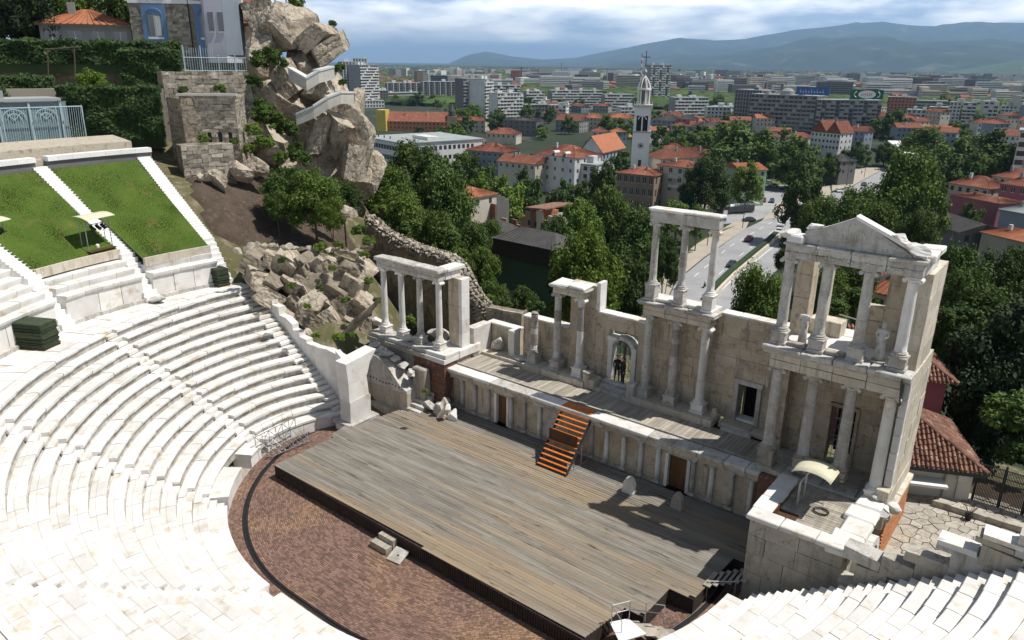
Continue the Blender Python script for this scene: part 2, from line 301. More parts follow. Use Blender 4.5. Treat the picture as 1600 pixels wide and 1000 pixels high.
def tz(x, y): return float(max(terr(np.array([x]), np.array([y]))[0], GZ))
xs = np.arange(-130, 110, 1.5); ys = np.arange(-50, 125, 1.5)
sheet('hillside', 'dirt_green', xs, ys, lambda X, Y: terr(X, Y)+vnoise(X, Y, 3)*.35+vnoise(X, Y, 1.5, 3)*.15)
pm = M(); R = 26000
gx = np.concatenate([[-R, -9000, -3000], np.arange(-1200, 1201, 400), [3000, 9000, R]]); gy = np.concatenate([[-3000, -200], [72], np.arange(400, 2001, 400), [4000, 9000, R]])
sheet('plain', 'plain', gx, gy, lambda X, Y: X*0+GZ-.05-(np.clip(-(Y-71), 0, 1))*6)
# bare soil slope beside the upper steps, draped on the hillside
def drape(name, mt, poly, lift=.06, step=.6, kind='structure', nz=0.0):
    P = np.array([q[:2] for q in poly]); x0, y0 = P.min(0); x1, y1 = P.max(0)
    xs = np.arange(x0-step, x1+2*step, step); ys = np.arange(y0-step, y1+2*step, step); X, Y = np.meshgrid(xs, ys)
    ins = np.zeros(X.shape, bool); j = len(P)-1
    for i in range(len(P)):
        c = ((P[i, 1] > Y) != (P[j, 1] > Y)) & (X < (P[j, 0]-P[i, 0])*(Y-P[i, 1])/(P[j, 1]-P[i, 1]+1e-12)+P[i, 0]); ins ^= c; j = i
    Z = terr(X, Y)+vnoise(X, Y, 3)*.35+vnoise(X, Y, 1.5, 3)*.15+lift+vnoise(X, Y, .9, 5)*nz
    Z = np.where(ins, Z, Z-.7); nx = len(xs)
    m = M(); m.v = [tuple(q) for q in np.stack([X.ravel(), Y.ravel(), Z.ravel()], 1).tolist()]
    m.f = [(a*nx+b, a*nx+b+1, (a+1)*nx+b+1, (a+1)*nx+b) for a in range(len(ys)-1) for b in range(nx-1) if ins[a:a+2, b:b+2].any()]
    return m.build(name, mt, kind=kind, smooth=True)
drape('bare_soil', 'soil', [ptZ(u, v, z) for u, v, z in ((285, 262, 15), (320, 340, 12), (378, 396, 9), (480, 386, 8.6), (556, 396, 7.4), (556, 350, 8.4), (520, 330, 9), (450, 300, 11), (380, 268, 13))], .25, nz=.2)
# ================================================================ ORCHESTRA
def cxy_(s, r):
    a = math.radians(s if s <= 270 else max(270, s-8)); return (2.9*min(max(s-270, 0)/8, 1))+r*math.cos(a), r*math.sin(a)
def disc(name, mt, r, z, kind='structure'):
    m = M(); m.add([(0 if i % 2 == 9 else (1.45+(r+1.45)*math.cos(i*math.pi/48)) if False else (max(min(r*math.cos(i*math.pi/48), 99), -99)+(2.9 if math.cos(i*math.pi/48) > 0 else 0)), r*math.sin(i*math.pi/48), z) for i in range(96)], [tuple(range(96))])
    return m.build(name, mt, kind=kind)
drn = M(); drn.v = [(*cxy_(150+i*2, r), -.055) for i in range(125) for r in (12.7, 13.06)]; drn.f = [(2*i, 2*i+1, 2*i+3, 2*i+2) for i in range(124)]; drn.build('drain_channel', 'black', kind='structure')
disc('orchestra_bed', 'mortar', 16.5, -.06)
def cxy(s, r):   # plan curve of the seating: two half circles joined by a short straight; s in degrees
    if s <= 270: a = math.radians(s); return r*math.cos(a), r*math.sin(a)
    if s < 278: return 2.9*(s-270)/8, -r
    a = math.radians(s-8); return 2.9+r*math.cos(a), r*math.sin(a)
mats_b = M(); brv, brf = [], []
def add_bricks(r0, r1, z, s0, s1):
    nr = int((r1-r0)/.105); 
    for k in range(nr):
        r = r0+k*.105; L_ = math.radians(s1-s0)*max(r, .4); n = max(3, int(L_/.20)); off = random.random()
        for i in range(n):
            a0 = s0+(s1-s0)*(i+off*.9+.0)/n; a1 = a0+(s1-s0)/n*.93
            if a1 > s1: continue
            am = (a0+a1)/2; x, y = cxy(am, r)
            if -6.7 < y and -9.3 < x < 13: continue
            zz = z+random.uniform(-.006, .006); q = []
            for zc in (z-.07, zz):
                for (a, rr) in ((a0, r), (a1, r), (a1, r+.094), (a0, r+.094)): px, py = cxy(a, rr); q.append((px, py, zc))
            b = len(brv); brv.extend(q); brf.extend([(b+4, b+5, b+6, b+7), (b, b+1, b+5, b+4), (b+1, b+2, b+6, b+5), (b+2, b+3, b+7, b+6), (b+3, b, b+4, b+7)])
add_bricks(6.6, 12.75, 0, 140, 398); add_bricks(12.99, 13.75, .0, 150, 398)
mats_b.v, mats_b.f = brv, brf
tag(mats_b.build('paving_bricks', 'paver', kind='stuff'), 'small red brown paving bricks laid in rings on the round orchestra floor', 'paving')
# drain edge rails
dm = M()
for r0, r1, z1 in ((12.74, 12.77, .0), (12.955, 12.98, .0)):
    for i in range(120):
        a0 = 150+i*2; a1 = a0+1.9; (x0, y0), (x1, y1), (x2, y2), (x3, y3) = cxy(a0, r0), cxy(a1, r0), cxy(a1, r1), cxy(a0, r1)
        dm.prism([(x0, y0), (x1, y1), (x2, y2), (x3, y3)], -.05, z1)
dm.build('drain_edge', 'deck_side', kind='structure')
# ================================================================ SEATING
def delta(k, s): return -2.2*max(0, 1-k/13)*max(0, min(1, (205-s)/28))**1.7
def rowr(k, s): return 14.61+.711*k+delta(k, s)
def rowz(k): return 1.33+.469*k
def arc_piece(m, s0, s1, prof, k=None, n=2, j=0):   # prof: list of (dr,z) relative to radius function
    vs = []; npf = len(prof)
    for i in range(n+1):
        s = s0+(s1-s0)*i/n
        for dr, z in prof: r = (rowr(k, s) if k is not None else 0)+dr; x, y = cxy(s, r); vs.append((x, y, z+(random.uniform(-j, j) if j else 0)))
    fs = [tuple(range(npf))[::-1], tuple(n*npf+i for i in range(npf))]
    for i in range(n):
        for p in range(npf): q = (p+1) % npf; fs.append((i*npf+p, i*npf+q, (i+1)*npf+q, (i+1)*npf+p))
    return m.add(vs, fs)
AIS = [204.8, 233.9, 270.0, 296.0, 325.0]; S0, S1 = 177.0, 366.5
bounds = [S0]+AIS+[S1]
wl = ['lower marble seating wedge ending at the carved wall below the square rock pile', 'lower marble seating wedge in front of the second green stack', 'lower marble seating wedge along the left picture edge',
      'narrow marble seating wedge at the bottom picture edge', 'marble seating wedge behind the railed bridge at the lower right', 'marble seating wedge rising along the large block side wall at the lower right']
def hw(r): return math.degrees(.42/r)
for wi in range(6):
    a, b = bounds[wi], bounds[wi+1]; c = cxy((a+b)/2, 19)
    T_ = thing('seating_wedge', wl[wi], 'stone seating', (c[0], c[1], 1), 'seating wedges of the lower tier')
    for k in range(14):
        r = rowr(k, (a+b)/2); a0 = a+(hw(r) if wi > 0 else hw(r)*1.6); b0 = b-(hw(r) if wi < 5 else hw(r)*1.6); z = rowz(k)
        row = arc_piece(M(), a0+.05, b0-.05, [(.14, z-.75), (.9, z-.75), (.9, z-.09), (.14, z-.09)], k, 12).build('seat_row', 'marble_grey', T_)  # darker recess under each seat nose: stained marble plus a painted-in shade line
        s = a0
        while s < b0-.01:
            L_ = math.degrees(random.uniform(1.0, 1.75)/r); e = min(s+L_, b0)
            if b0-e < math.degrees(.5/r): e = b0
            zz = z+random.uniform(-.012, .012); o = random.uniform(-.02, .02); g = math.degrees(random.choice([.008, .012, .02])/r); nose = random.choice([.13, .16, .2])
            prof = [(o, zz-nose), (o, zz-.03), (o+.03, zz), (o+.42, zz), (o+.46, zz-.02), (.72, zz-.03), (.72, z-.15), (.15, z-.47), (.15, zz-nose-.03)]
            arc_piece(M(), s+g, e-g, prof, k, 2).build('seat_stone', 'marble', row); s = e
# earth bank under the rows
bk = M(); bs_ = [S0-.5+(S1-S0+1)*i/90 for i in range(91)]; bk.v = [(*cxy(s, rowr(k, s)+.45), rowz(k)-.62) for s in bs_ for k in range(15)]
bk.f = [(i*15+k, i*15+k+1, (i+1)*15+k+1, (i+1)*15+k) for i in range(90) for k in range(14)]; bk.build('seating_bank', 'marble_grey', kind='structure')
# podium wall and walk in front of the first row
for i in range(6):
    a, b = bounds[i], bounds[i+1]; T_ = thing('podium_wall', ['low marble wall round the orchestra beside the steel bridge', 'low marble wall round the orchestra at the left of the brick floor', 'low marble wall curving along the lower left of the brick floor', 'short low marble wall at the bottom of the brick floor', 'low marble wall behind the railed bridge', 'low marble wall under the right seating by the grey steps'][i], 'wall', (*cxy((a+b)/2, 14), 0), 'low walls round the orchestra')
    s = a+(.0 if i in (0,) else 1.5)
    while s < b-1.5:
        e = min(s+random.uniform(4, 6), b-1.4); 
        if e-s < 1: break
        dd = lambda q: delta(0, q)*.9
        if 211 < s < 215: s = 218; continue
        m = M(); vs = []; prof = [(13.72, -.1), (13.72, .74), (13.66, .76), (13.66, .9), (14.9, .9), (14.9, -.1)]
        for q in (s+.04, (s+e)/2, e-.04):
            for r, z in prof: vs.append((*cxy(q, r+dd(q)), z+random.uniform(-.01, .01)))
        npf = 6; fs = [tuple(range(6))[::-1], tuple(12+i_ for i_ in range(6))]+[(i_*6+p, i_*6+(p+1) % 6, (i_+1)*6+(p+1) % 6, (i_+1)*6+p) for i_ in range(2) for p in range(6)]
        m.add(vs, fs).build('marble_block', 'marble', T_); s = e
# stairs in the aisles
sl_ = ['first stairway from the left end wall between the lower seats', 'second stairway from the left end wall between the lower seats', 'stairway between the lower seats at the lower left picture edge', 'stairway between the lower seats at the bottom picture edge', 'stairway between the right hand seats above the railed bridge']
def stairway(s, k0, k1, label, base_r, base_z, dr, dz, hwid=.42, deltafix=True, mt='marble'):
    x, y = cxy(s, base_r); T_ = thing('stairway', label, 'stairs', (x, y, base_z), 'stairways between the seats')
    n = int((k1-k0)*2)
    for i in range(n):
        kk = k0+i/2; r = base_r+dr*kk+(delta(min(kk, 13), s) if deltafix else 0); z = base_z+dz*kk; h = math.degrees(hwid/r)*.985
        vs = []
        for zc in (z-dz*.9, z-dz*.5+random.uniform(-.01, .01)):
            for q, rr in ((s-h, r), (s+h, r), (s+h, r+dr*.62), (s-h, r+dr*.62)): vs.append((*cxy(q, rr), zc))
        M().hexa(vs).build('step', mt, T_)
    return T_
for s, l in zip(AIS, sl_): stairway(s, -1, 14, l, 14.61, 1.33, .711, .469)
stairway(S0+.4, 0, 14, 'narrow stairway beside the carved wall at the left end', 14.61, 1.33, .711, .469, .62)
stairway(S1-1.2, 0, 14, 'narrow stairway beside the big block wall at the right end', 14.61, 1.33, .711, .469, .5)
# walkway between the tiers
wk = M(); wz = 7.42
T_ = thing('walkway', 'flat marble walkway between the lower and upper seating', 'walkway', (*cxy(230, 26), wz-.3))
def d2(s): return -1.2*max(0, min(1, (205-s)/28))
s = S0-1
while s < 296:
    e = s+random.uniform(1.8, 3.2); r = 24.55+(delta(13, s))
    for r0, r1 in ((24.62, 25.9), (25.93, 27.4)):
        m = M(); zz = wz+random.uniform(-.02, .02); m.hexa([(*cxy(q, rr+(d2(q) if rr > 25 else 0)), zc) for zc in (wz-.3, zz) for q, rr in ((s+.03, r0), (e-.03, r0), (e-.03, r1), (s+.03, r1))]); m.build('paving_slab', 'marble', T_)
    s = e
m = M(); arc_piece(m, 290, S1+2, [(24.6, 6), (29.5, 6), (29.5, wz), (24.6, wz)], None, 30); m.build('walkway_end', 'marble', T_)
# upper tier: podium wall, rows, stairs, lawns
UA = [178.3, 191.0, 205.0, 222, 240, 258, 276, 290]
def ur(s): return 27.3+d2(s)
ul = ['upper marble tier section behind the right green stack, two rows on a slab wall', 'upper marble tier section behind the second lighting stand, three rows on a slab wall', 'upper marble tier section above the left green stack',
      'upper marble tier section left outside the lighting stand', 'upper marble tier section near the lower left corner', 'upper marble tier section beside the lower left corner', 'upper marble tier section under the photographer']
NR = [2, 3, 12, 12, 5, 5, 4]
for i in range(7):
    a, b = UA[i]+(.9 if i == 0 else .85), UA[i+1]-.85; T_ = thing('upper_seating', ul[i], 'stone seating', (*cxy((a+b)/2, 27.5), 7.4), 'seating sections of the upper tier')
    # slab wall
    s = a; sl2 = M()
    while s < b-.05:
        e = s+random.uniform(3.2, 4.6); 
        if b-e < 2: e = b
        m = M(); vs = []
        for zc, o in ((7.55, .0), (9.08, random.uniform(-.02, .02))):
            for q, rr in ((s+.05, 0), (e-.05, 0), (e-.05, .6), (s+.05, .6)): vs.append((*cxy(q, rr+ur(q)+o+.1), zc))
        m.hexa(vs).build('wall_slab', 'marble', T_); s = e
    s = a
    while s < b-.05:      # base moulding
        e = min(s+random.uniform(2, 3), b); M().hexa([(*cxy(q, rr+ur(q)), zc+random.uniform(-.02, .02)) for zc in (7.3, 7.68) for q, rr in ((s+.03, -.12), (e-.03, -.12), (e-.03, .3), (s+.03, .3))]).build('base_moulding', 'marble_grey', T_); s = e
    for k in range(NR[i]):
        z = 9.4+.47*k; s = a
        while s < b-.05:
            e = s+random.uniform(2.2, 4.2)
            if b-e < 1.2: e = b
            zz = z+random.uniform(-.015, .015); o = .711*k; m = M(); pf = [(o-.05, zz-.2), (o-.08, zz-.03), (o-.05, zz), (o+.85, zz), (o+.85, z-.6), (o+.06, z-.5 if k else z-.36)]
            vs = []
            for q in (s+.03, e-.03):
                for dr_, zc in pf: vs.append((*cxy(q, ur(q)+dr_), zc))
            m.add(vs, [(5, 4, 3, 2, 1, 0), (6, 7, 8, 9, 10, 11)]+[(p, (p+1) % 6, 6+(p+1) % 6, 6+p) for p in range(6)]).build('seat_stone', 'marble', T_); s = e
    bk = M(); vs = []
    n = 6; pf = [(.5, 6.5), (11, 6.5), (11, 15.9), (.711*NR[i]+.6, 9.0+.47*NR[i]-.1), (.5, 8.9)]
    for j in range(n+1):
        q = a+(b-a)*j/n
        for dr_, zc in pf: vs.append((*cxy(q, ur(q)+dr_), zc))
    fs = [tuple(range(5))[::-1], tuple(n*5+p for p in range(5))]+[(j*5+p, j*5+(p+1) % 5, (j+1)*5+(p+1) % 5, (j+1)*5+p) for j in range(n) for p in range(5)]
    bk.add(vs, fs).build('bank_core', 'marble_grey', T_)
for i, (s, l) in enumerate(zip(UA, ['white stairway at the outer right edge of the lawns', 'white stairway between the two lawns', 'white stairway left of the left lawn', 'upper stairway outside the left picture edge', 'upper stairway near the lower left corner', 'upper stairway beside the lower left corner', 'upper stairway under the photographer'])):
    x, y = cxy(s, 28); T_ = thing('upper_stairway', l, 'stairs', (x, y, 7.5), 'stairways of the upper tier')
    n = 42 if i < 4 else 20
    for j in range(n):
        f = j/42; dd = d2(s)*(1-f); r = 27.0+dd+10.2*f; z = (7.8+15.5*f if f < .187 else 10.7+(f-.187)*7.07); h = math.degrees(.54/r)
        M().hexa([(*cxy(q, rr), zc) for zc in (z-1.0, z+random.uniform(-.008, .008)) for q, rr in ((s-h, r), (s+h, r), (s+h, r+.34), (s-h, r+.34))]).build('step', 'marble_fresh', T_)
# lawns
for i, (a, b, r0, z0, lab) in enumerate(((179.3, 190.2, 28.0, 10.35, 'mown green grass growing on the right sloping lawn'), (191.8, 204.2, 29.4, 11.0, 'mown green grass growing on the left sloping lawn'))):
    m = M(); na, nr = 40, 44; gv = []
    for j in range(nr+1):
        for k in range(na+1):
            f = j/nr; q = a+(b-a)*k/na; rr0 = r0+d2(q)*.8; r = rr0+(36.9-rr0)*f; z = z0+(16.05-z0)*f; x, y = cxy(q, r); gv.append((x, y, z+float(vnoise(x, y, 1.3))*.05))
    m.v = gv; m.f = [(j*(na+1)+k, j*(na+1)+k+1, (j+1)*(na+1)+k+1, (j+1)*(na+1)+k) for j in range(nr) for k in range(na)]
    m.build('lawn', 'grass', kind='structure', smooth=True)
    g = M(); bv = []; bf = []
    for _ in range(26000):
        f = random.random(); q = a+(b-a)*random.random(); rr0 = r0+d2(q)*.8; r = rr0+(36.9-rr0)*f; z = z0+(16.05-z0)*f; x, y = cxy(q, r); h = random.uniform(.0, .02); t = random.uniform(0, 6.28); c, s_ = math.cos(t)*.035, math.sin(t)*.035
        nidx = len(bv); z += float(0)
        bv += [(x-c, y-s_, z-.05), (x+c, y+s_, z-.05), (x+random.uniform(-.03, .03), y+random.uniform(-.03, .03), z+h+.03)]; bf.append((nidx, nidx+1, nidx+2))
    g.v, g.f = bv, bf; tag(g.build('grass', 'blade', kind='stuff'), lab, 'grass')
# concrete kerb below each lawn, white coping and stone band above
for (a, b, r0, z0, l) in ((179.3, 190.2, 27.75, 10.3, 'thin brown kerb under the right lawn'), (191.8, 204.2, 29.15, 10.95, 'thin brown kerb under the left lawn')):
    m = M(); n = 8
    for j in range(n):
        s, e = a+(b-a)*j/n, a+(b-a)*(j+1)/n; m.hexa([(*cxy(q, rr+d2(q)*.8), zc) for zc in (z0-.5, z0+.12) for q, rr in ((s, r0), (e, r0), (e, r0+.22), (s, r0+.22))])
    tag(m.build('lawn_kerb', 'pale_stone'), l, 'kerb')
for (a, b, l) in ((177.2, 190.0, 'long white coping wall above the right lawn'), (191.4, 206, 'long white coping wall above the left lawn')):
    T_ = thing('coping_wall', l, 'wall', (*cxy((a+b)/2, 37.3), 15.9))
    s = a
    while s < b-.1:
        e = min(s+random.uniform(1.7, 2.1), b)
        M().hexa([(*cxy(q, rr), zc) for zc in (15.5, 16.62) for q, rr in ((s, 37.1), (e, 37.1), (e, 37.5), (s, 37.5))]).build('wall_block', 'pl_dark', T_)
        M().hexa([(*cxy(q, rr), zc) for zc in (16.63, 16.98) for q, rr in ((s+.01, 36.95), (e-.01, 36.95), (e-.01, 37.75), (s+.01, 37.75))]).build('coping_stone', 'marble_fresh', T_); s = e
m = M(); arc_piece(m, 178.5, 214, [(38.6, 14), (42, 14), (42, 17.75), (38.6, 17.45)], None, 20); m.build('gravel_terrace', 'gravel', kind='structure')
m = M(); arc_piece(m, 177, 214, [(37.5, 14), (38.7, 14), (38.7, 16.7), (37.5, 16.7)], None, 20); m.build('terrace_path', 'pavement', kind='structure')
# ================================================================ WOODEN STAGE DECK
ZD, ZP = .9, 3.85
deck = thing('wooden_stage', 'large weathered plank stage floor in front of the columned stage wall', 'stage', (3, -1, 0))
DP = [(-9.5, -6.95), (12.95, -7.3), (13.35, -4.6), (14.25, -4.45), (14.3, -2.1), (15.5, -2.0), (15.7, 1.9), (16.6, 1.95), (16.6, 5.75), (-7.3, 5.75), (-8.3, 3.5), (-9.3, 2.9), (-9.8, -.7), (-10.3, -1.0), (-9.95, -2.4), (-9.55, -2.5)]
def xspan(y):
    xs = []
    for i in range(len(DP)):
        (x0, y0), (x1, y1) = DP[i], DP[(i+1) % len(DP)]
        if (y0 > y) != (y1 > y): xs.append(x0+(y-y0)/(y1-y0)*(x1-x0))
    xs.sort(); return [(xs[i], xs[i+1]) for i in range(0, len(xs)-1, 2)]
y = -7.25; pw = .205; npl = 0
while y < 5.7:
    if y > -2.6:
        pass
    for a, b in xspan(y+pw/2):
        x = a-random.uniform(0, 3)*0
        first = True
        while x < b-.05:
            L_ = random.uniform(3.2, 6.2) if not first else random.uniform(1.5, 6); first = False; e = min(x+L_, b)
            if b-e < .8: e = b
            dz = random.uniform(-.006, .006); gp = .010 if y < 1.2 else random.choice([.014, .02, .035])
            M().box(x+.006, e-.006, y+gp/2, y+pw-gp/2, ZD-.04+dz, ZD+dz).build('plank', 'deck_wood', deck); x = e; npl += 1
    y += pw
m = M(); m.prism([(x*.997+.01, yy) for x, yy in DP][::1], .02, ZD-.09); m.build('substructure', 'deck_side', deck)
# slats along the front edge
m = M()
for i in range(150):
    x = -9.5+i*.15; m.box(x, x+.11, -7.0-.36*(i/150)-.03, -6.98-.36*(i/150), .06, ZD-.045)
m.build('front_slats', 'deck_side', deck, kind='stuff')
# ================================================================ COLUMN builder (parts of a thing)
def column(T_, x, y, z0, z1, r=.26, ped=None, pedw=.36, mt='marble_grey', cap='ionic', pedmt=None, dark=None, name='column'):
    rr = lambda z: r*(1-.13*max(0, (z-z0)/(z1-z0)))
    n = 9; prof = [(r*1.05, z0), (r*1.05, z0+.05)]+[(rr(z0+(z1-z0)*i/n)*random.uniform(.985, 1.015), z0+.06+(z1-z0-.12)*i/n) for i in range(n+1)]+[(r*.92, z1-.04), (r*.92, z1)]
    sh = M().lathe(x, y, prof, 18).build(name, mt, T_, smooth=False)
    for p in sh.data.polygons: p.use_smooth = len(p.vertices) == 4
    if ped is not None:
        m = M().cbox(x-pedw-.05, x+pedw+.05, y-pedw-.05, y+pedw+.05, ped, ped+.16, .02, .01).cbox(x-pedw, x+pedw, y-pedw, y+pedw, ped+.16, z0-.3, .02, .01).cbox(x-pedw-.05, x+pedw+.05, y-pedw-.05, y+pedw+.05, z0-.3, z0-.2, .02, .01); m.build('pedestal', pedmt or mt, sh)
    M().lathe(x, y, [(r*1.42, z0-.2), (r*1.45, z0-.13), (r*1.2, z0-.1), (r*1.18, z0-.07), (r*1.3, z0-.04), (r*1.1, z0)], 18).build('column_base', pedmt or mt, sh)
    if cap:
        m = M().lathe(x, y, [(r*.92, z1), (r*1.02, z1+.05), (r*1.15, z1+.14)], 16)
        m.cbox(x-r*1.2, x+r*1.2, y-r*1.1, y+r*1.1, z1+.20, z1+.27, .015, .01)
        m.cbox(x-r*1.35, x+r*1.35, y-r*.95, y+r*.95, z1+.10, z1+.20, .03, .01)
        for sx in (-1, 1):
            m.tube((x+sx*r*1.25, y-r*.98, z1+.09), (x+sx*r*1.25, y+r*.98, z1+.09), .10, n=10)
        m.build('capital', mt, sh)
    if dark:
        for a, b in dark:
            za, zb = z0+(z1-z0)*a, z0+(z1-z0)*b; ra, rb = rr(za)*1.025, rr(zb)*1.025
            M().lathe(x, y, [(ra*.98, za-.03), (ra, za)]+[(ra+(rb-ra)*t+random.uniform(-.008, .008), za+(zb-za)*t) for t in (.2, .4, .6, .8)]+[(rb, zb), (rb*.98, zb+.02)], 18).build('breccia_drum', 'breccia', sh)
    return sh
def wall(T_, F, s0, s1, z0, topf, t0, t1, mt, ch=.55, bl=1.15, holes=(), nm='stone_block', j=.006, gap=.006, skew=0):
    """courses of separate blocks; F(s,t,z) -> xyz; topf(s) top height; holes (sa,sb,za,zb)"""
    z = z0; row = 0; zt = max(topf(s0+(s1-s0)*i/20) for i in range(21))
    while z < zt-.08:
        h = ch*random.uniform(.85, 1.15); 
        if zt-(z+h) < ch*.4: h = zt-z
        segs = [(s0, s1)]
        for (a, b, za, zb) in holes:
            if z < zb-.1 and z+h > za+.1:
                segs = [q for (p, r) in segs for q in ((p, min(r, a)), (max(p, b), r)) if q[1]-q[0] > .06]
        for (p, r) in segs:
            s = p; first = row % 2
            while s < r-.01:
                L_ = bl*random.uniform(.7, 1.4)*(.5 if first else 1); first = 0; e = min(s+L_, r)
                if r-e < bl*.35: e = r
                ta, tb = topf(s+.01), topf(e-.01); za, zb = min(z+h, ta), min(z+h, tb)
                if max(za, zb)-z > .07:
                    za = max(za, z+.03); zb = max(zb, z+.03); o = random.uniform(-.012, .012); g = gap
                    c = [F(s+g, t0+o, z+g), F(e-g, t0+o, z+g), F(e-g, t1, z+g), F(s+g, t1, z+g), F(s+g, t0+o, za), F(e-g, t0+o, zb), F(e-g, t1, zb), F(s+g, t1, za)]
                    M().hexa(c, j).build(nm, mt, T_)
                s = e
        z += h; row += 1
def FX(y0, sgn=1): return lambda s, t, z: (s, y0+t, z)            # along X, t into +Y
def FYm(x0): return lambda s, t, z: (x0-t, s, z)                  # along Y, outer face at +X, t into -X
def FYp(x0): return lambda s, t, z: (x0+t, s, z)
def entab(T_, x0, x1, y0, y1, z0, z1, nb=None, mt='pale_stone', cm='marble_grey', corn=True, proj=.22):
    """architrave, frieze, cornice built as blocks"""
    h = z1-z0; nb = nb or max(1, round((x1-x0)/1.9)); hs = [(0, .34, .0), (.345, .66, -.03)] if corn else [(0, .5, 0), (.505, 1, -.02)]
    for a, b, o in hs:
        for i in range(nb):
            s, e = x0+(x1-x0)*i/nb, x0+(x1-x0)*(i+1)/nb
            M().cbox(s+.01, e-.01, y0-o, y1, z0+h*a, z0+h*b, .02, .012).build('architrave_block' if a == 0 else 'frieze_block', mt, T_)
    if corn:
        for i in range(nb):
            s, e = x0-proj*(i == 0)+(x1-x0)*i/nb, x0+(x1-x0)*(i+1)/nb+proj*(i == nb-1)
            M().cbox(s+.01, e-.01, y0-proj*.5, y1, z0+h*.665, z0+h*.80, .03, .012).build('cornice_stone', cm, T_)
            M().cbox(s-.03*(i == 0)+.01, e-.01+.03*(i == nb-1), y0-proj, y1+.02, z0+h*.805, z1+random.uniform(-.03, .03), .045, .03).build('cornice_stone', cm, T_)
# ================================================================ PROSKENION (low columned front)
pk = thing('proskenion', 'low front of the raised stage with half columns and two brown wooden doors', 'stage front', (4, 5.9, ZD))
openings = [(-2.78, -1.92), (9.98, 11.12)]
piers = [-7.25, -6.99, -5.9, -4.75, -3.55, -1.56, -.44, .8, 4.74, 5.84, 7.03, 8.19, 9.31, 11.5, 12.6, 13.75, 14.85]
x = -7.35
edges = sorted([-7.35, -5.9, -4.75, -3.55, -2.98, -1.72, -.44, .8, 2.4, 4.74, 5.84, 7.03, 8.19, 9.31, 9.78, 11.32, 12.6, 13.75, 15.05])
for a, b in zip(edges, edges[1:]):
    mid = (a+b)/2
    if any(o[0] < mid < o[1] for o in openings): continue
    M().cbox(a+.01, b-.01, 6.02, 6.3, ZD-.6, 3.4, .015, .006).build('panel_slab', 'marble_grey' if .8 < mid < 2.4 else 'wall_stone', pk)
    M().box(a+.01, b-.01, 5.88, 6.02, ZD-.3, ZD+.16, .01).build('plinth_stone', 'wing_stone', pk)
for x in (-6.99, -5.9, -4.75, -3.55, -1.56, -.44, .8, 4.74, 5.84, 7.03, 8.19, 9.31, 11.5, 12.6, 13.75, 14.85):
    rr = .145; fresh = random.random() < .45
    sh = M().lathe(x, 5.92, [(rr, ZD+.2), (rr*1.02, ZD+.8), (rr*.9, 3.12)], 14).build('half_column', 'marble' if fresh else 'marble_grey', pk)
    for p in sh.data.polygons: p.use_smooth = len(p.vertices) == 4
    M().cbox(x-.2, x+.2, 5.74, 6.02, ZD+.02, ZD+.2, .02, .008).build('column_base', 'marble_grey', sh)
    M().cbox(x-.2, x+.2, 5.74, 6.02, 3.12, 3.24, .02, .008).build('capital', 'marble_grey', sh)
for a, b in openings:
    for q in (a-.2, b): M().cbox(q, q+.2, 5.84, 6.2, ZD+.0, 3.03, .015, .005).build('door_jamb', 'marble', pk)
    M().cbox(a-.2, b+.2, 5.83, 6.2, 3.035, 3.24, .015, .005).build('lintel', 'marble_grey', pk)
    d = M().box(a+.01, b-.01, 6.12, 6.17, ZD, 3.02).build('door', 'old_door', pk)
    for i in range(4): q = a+.03+(b-a-.06)*i/4; M().box(q+.005, q+(b-a-.06)/4-.005, 6.09, 6.12, ZD+.02, 3.0).build('door_board', 'old_door', d)
x = -7.55
while x < 15.3:
    e = min(x+random.uniform(1.1, 2.1), 15.3)
    if 15.3-e < .5: e = 15.3
    cm = random.choice(['marble_grey', 'wing_stone', 'pale_stone', 'marble_grey'])
    M().cbox(x+.008, e-.008, 5.72, 6.35, 3.25, 3.52, .02, .012).build('architrave_block', cm, pk)
    M().cbox(x+.008, e-.008, 5.50, 6.35, 3.525, 3.72, .03, .016).build('cornice_stone', cm, pk)
    M().cbox(x+.008, e-.008, 5.42, 6.38, 3.725, 3.95, .03, .016).build('coping_stone', random.choice(['marble_grey', 'marble', 'marble']), pk); x = e
# raised stage floor
pf = thing('raised_stage_floor', 'narrow plank floor of the raised stage under the columned wall', 'stage floor', (4, 7.5, 3.6))
M().box(-7.3, 15.1, 6.36, 10.2, 0, 3.72).build('floor_core', 'deck_side', pf)
x = -7.3
while x < 15.0:
    wv = .235; M().box(x+.008, x+wv-.008, 6.72, 9.0 if x > -3 else 9.5, 3.78, 3.86+random.uniform(-.006, .006)).build('plank', 'floor_wood', pf); x += wv
rail = M().box(-6.9, 15.1, 6.47, 6.62, 3.80, 3.99); tag(rail.build('cable_duct', 'wing_stone'), 'long grey duct lying along the front edge of the raised stage floor', 'duct')
# ================================================================ STYLOBATE + BACK WALL
sw = thing('stage_back_wall', 'tall beige block wall behind the columns with two doorways', 'wall', (4, 10.3, ZP))
def top_(x):
    if x < .02: return 7.12
    if x < 2.05: return 10.45
    if x < 5.95: return 8.72
    return 10.42
D1, D2 = (3.1, 5.2, 4.55, 7.38), (11.72, 13.35, 4.5, 6.78)
for a, b in ((-3.9, .02), (.02, 2.05), (2.05, 5.95), (5.95, 15.2)): wall(sw, FX(10.2), a, b, 4.1, (lambda t: lambda s: t)(top_(a+.01)), 0, .62, 'wall_stone', .62, 1.25, [D1, D2])
for a, b, zt in ((-3.95, -.02, 7.13), (2.1, 5.93, 8.73), (10.45, 15.1, 10.43)):
    x = a
    while x < b-.1:
        e = min(x+random.uniform(.9, 1.6), b)
        if b-e < .4: e = b
        M().cbox(x+.01, e-.01, 10.14, 10.9, zt, zt+.13, .02, .012).build('coping_stone', 'marble', sw); x = e
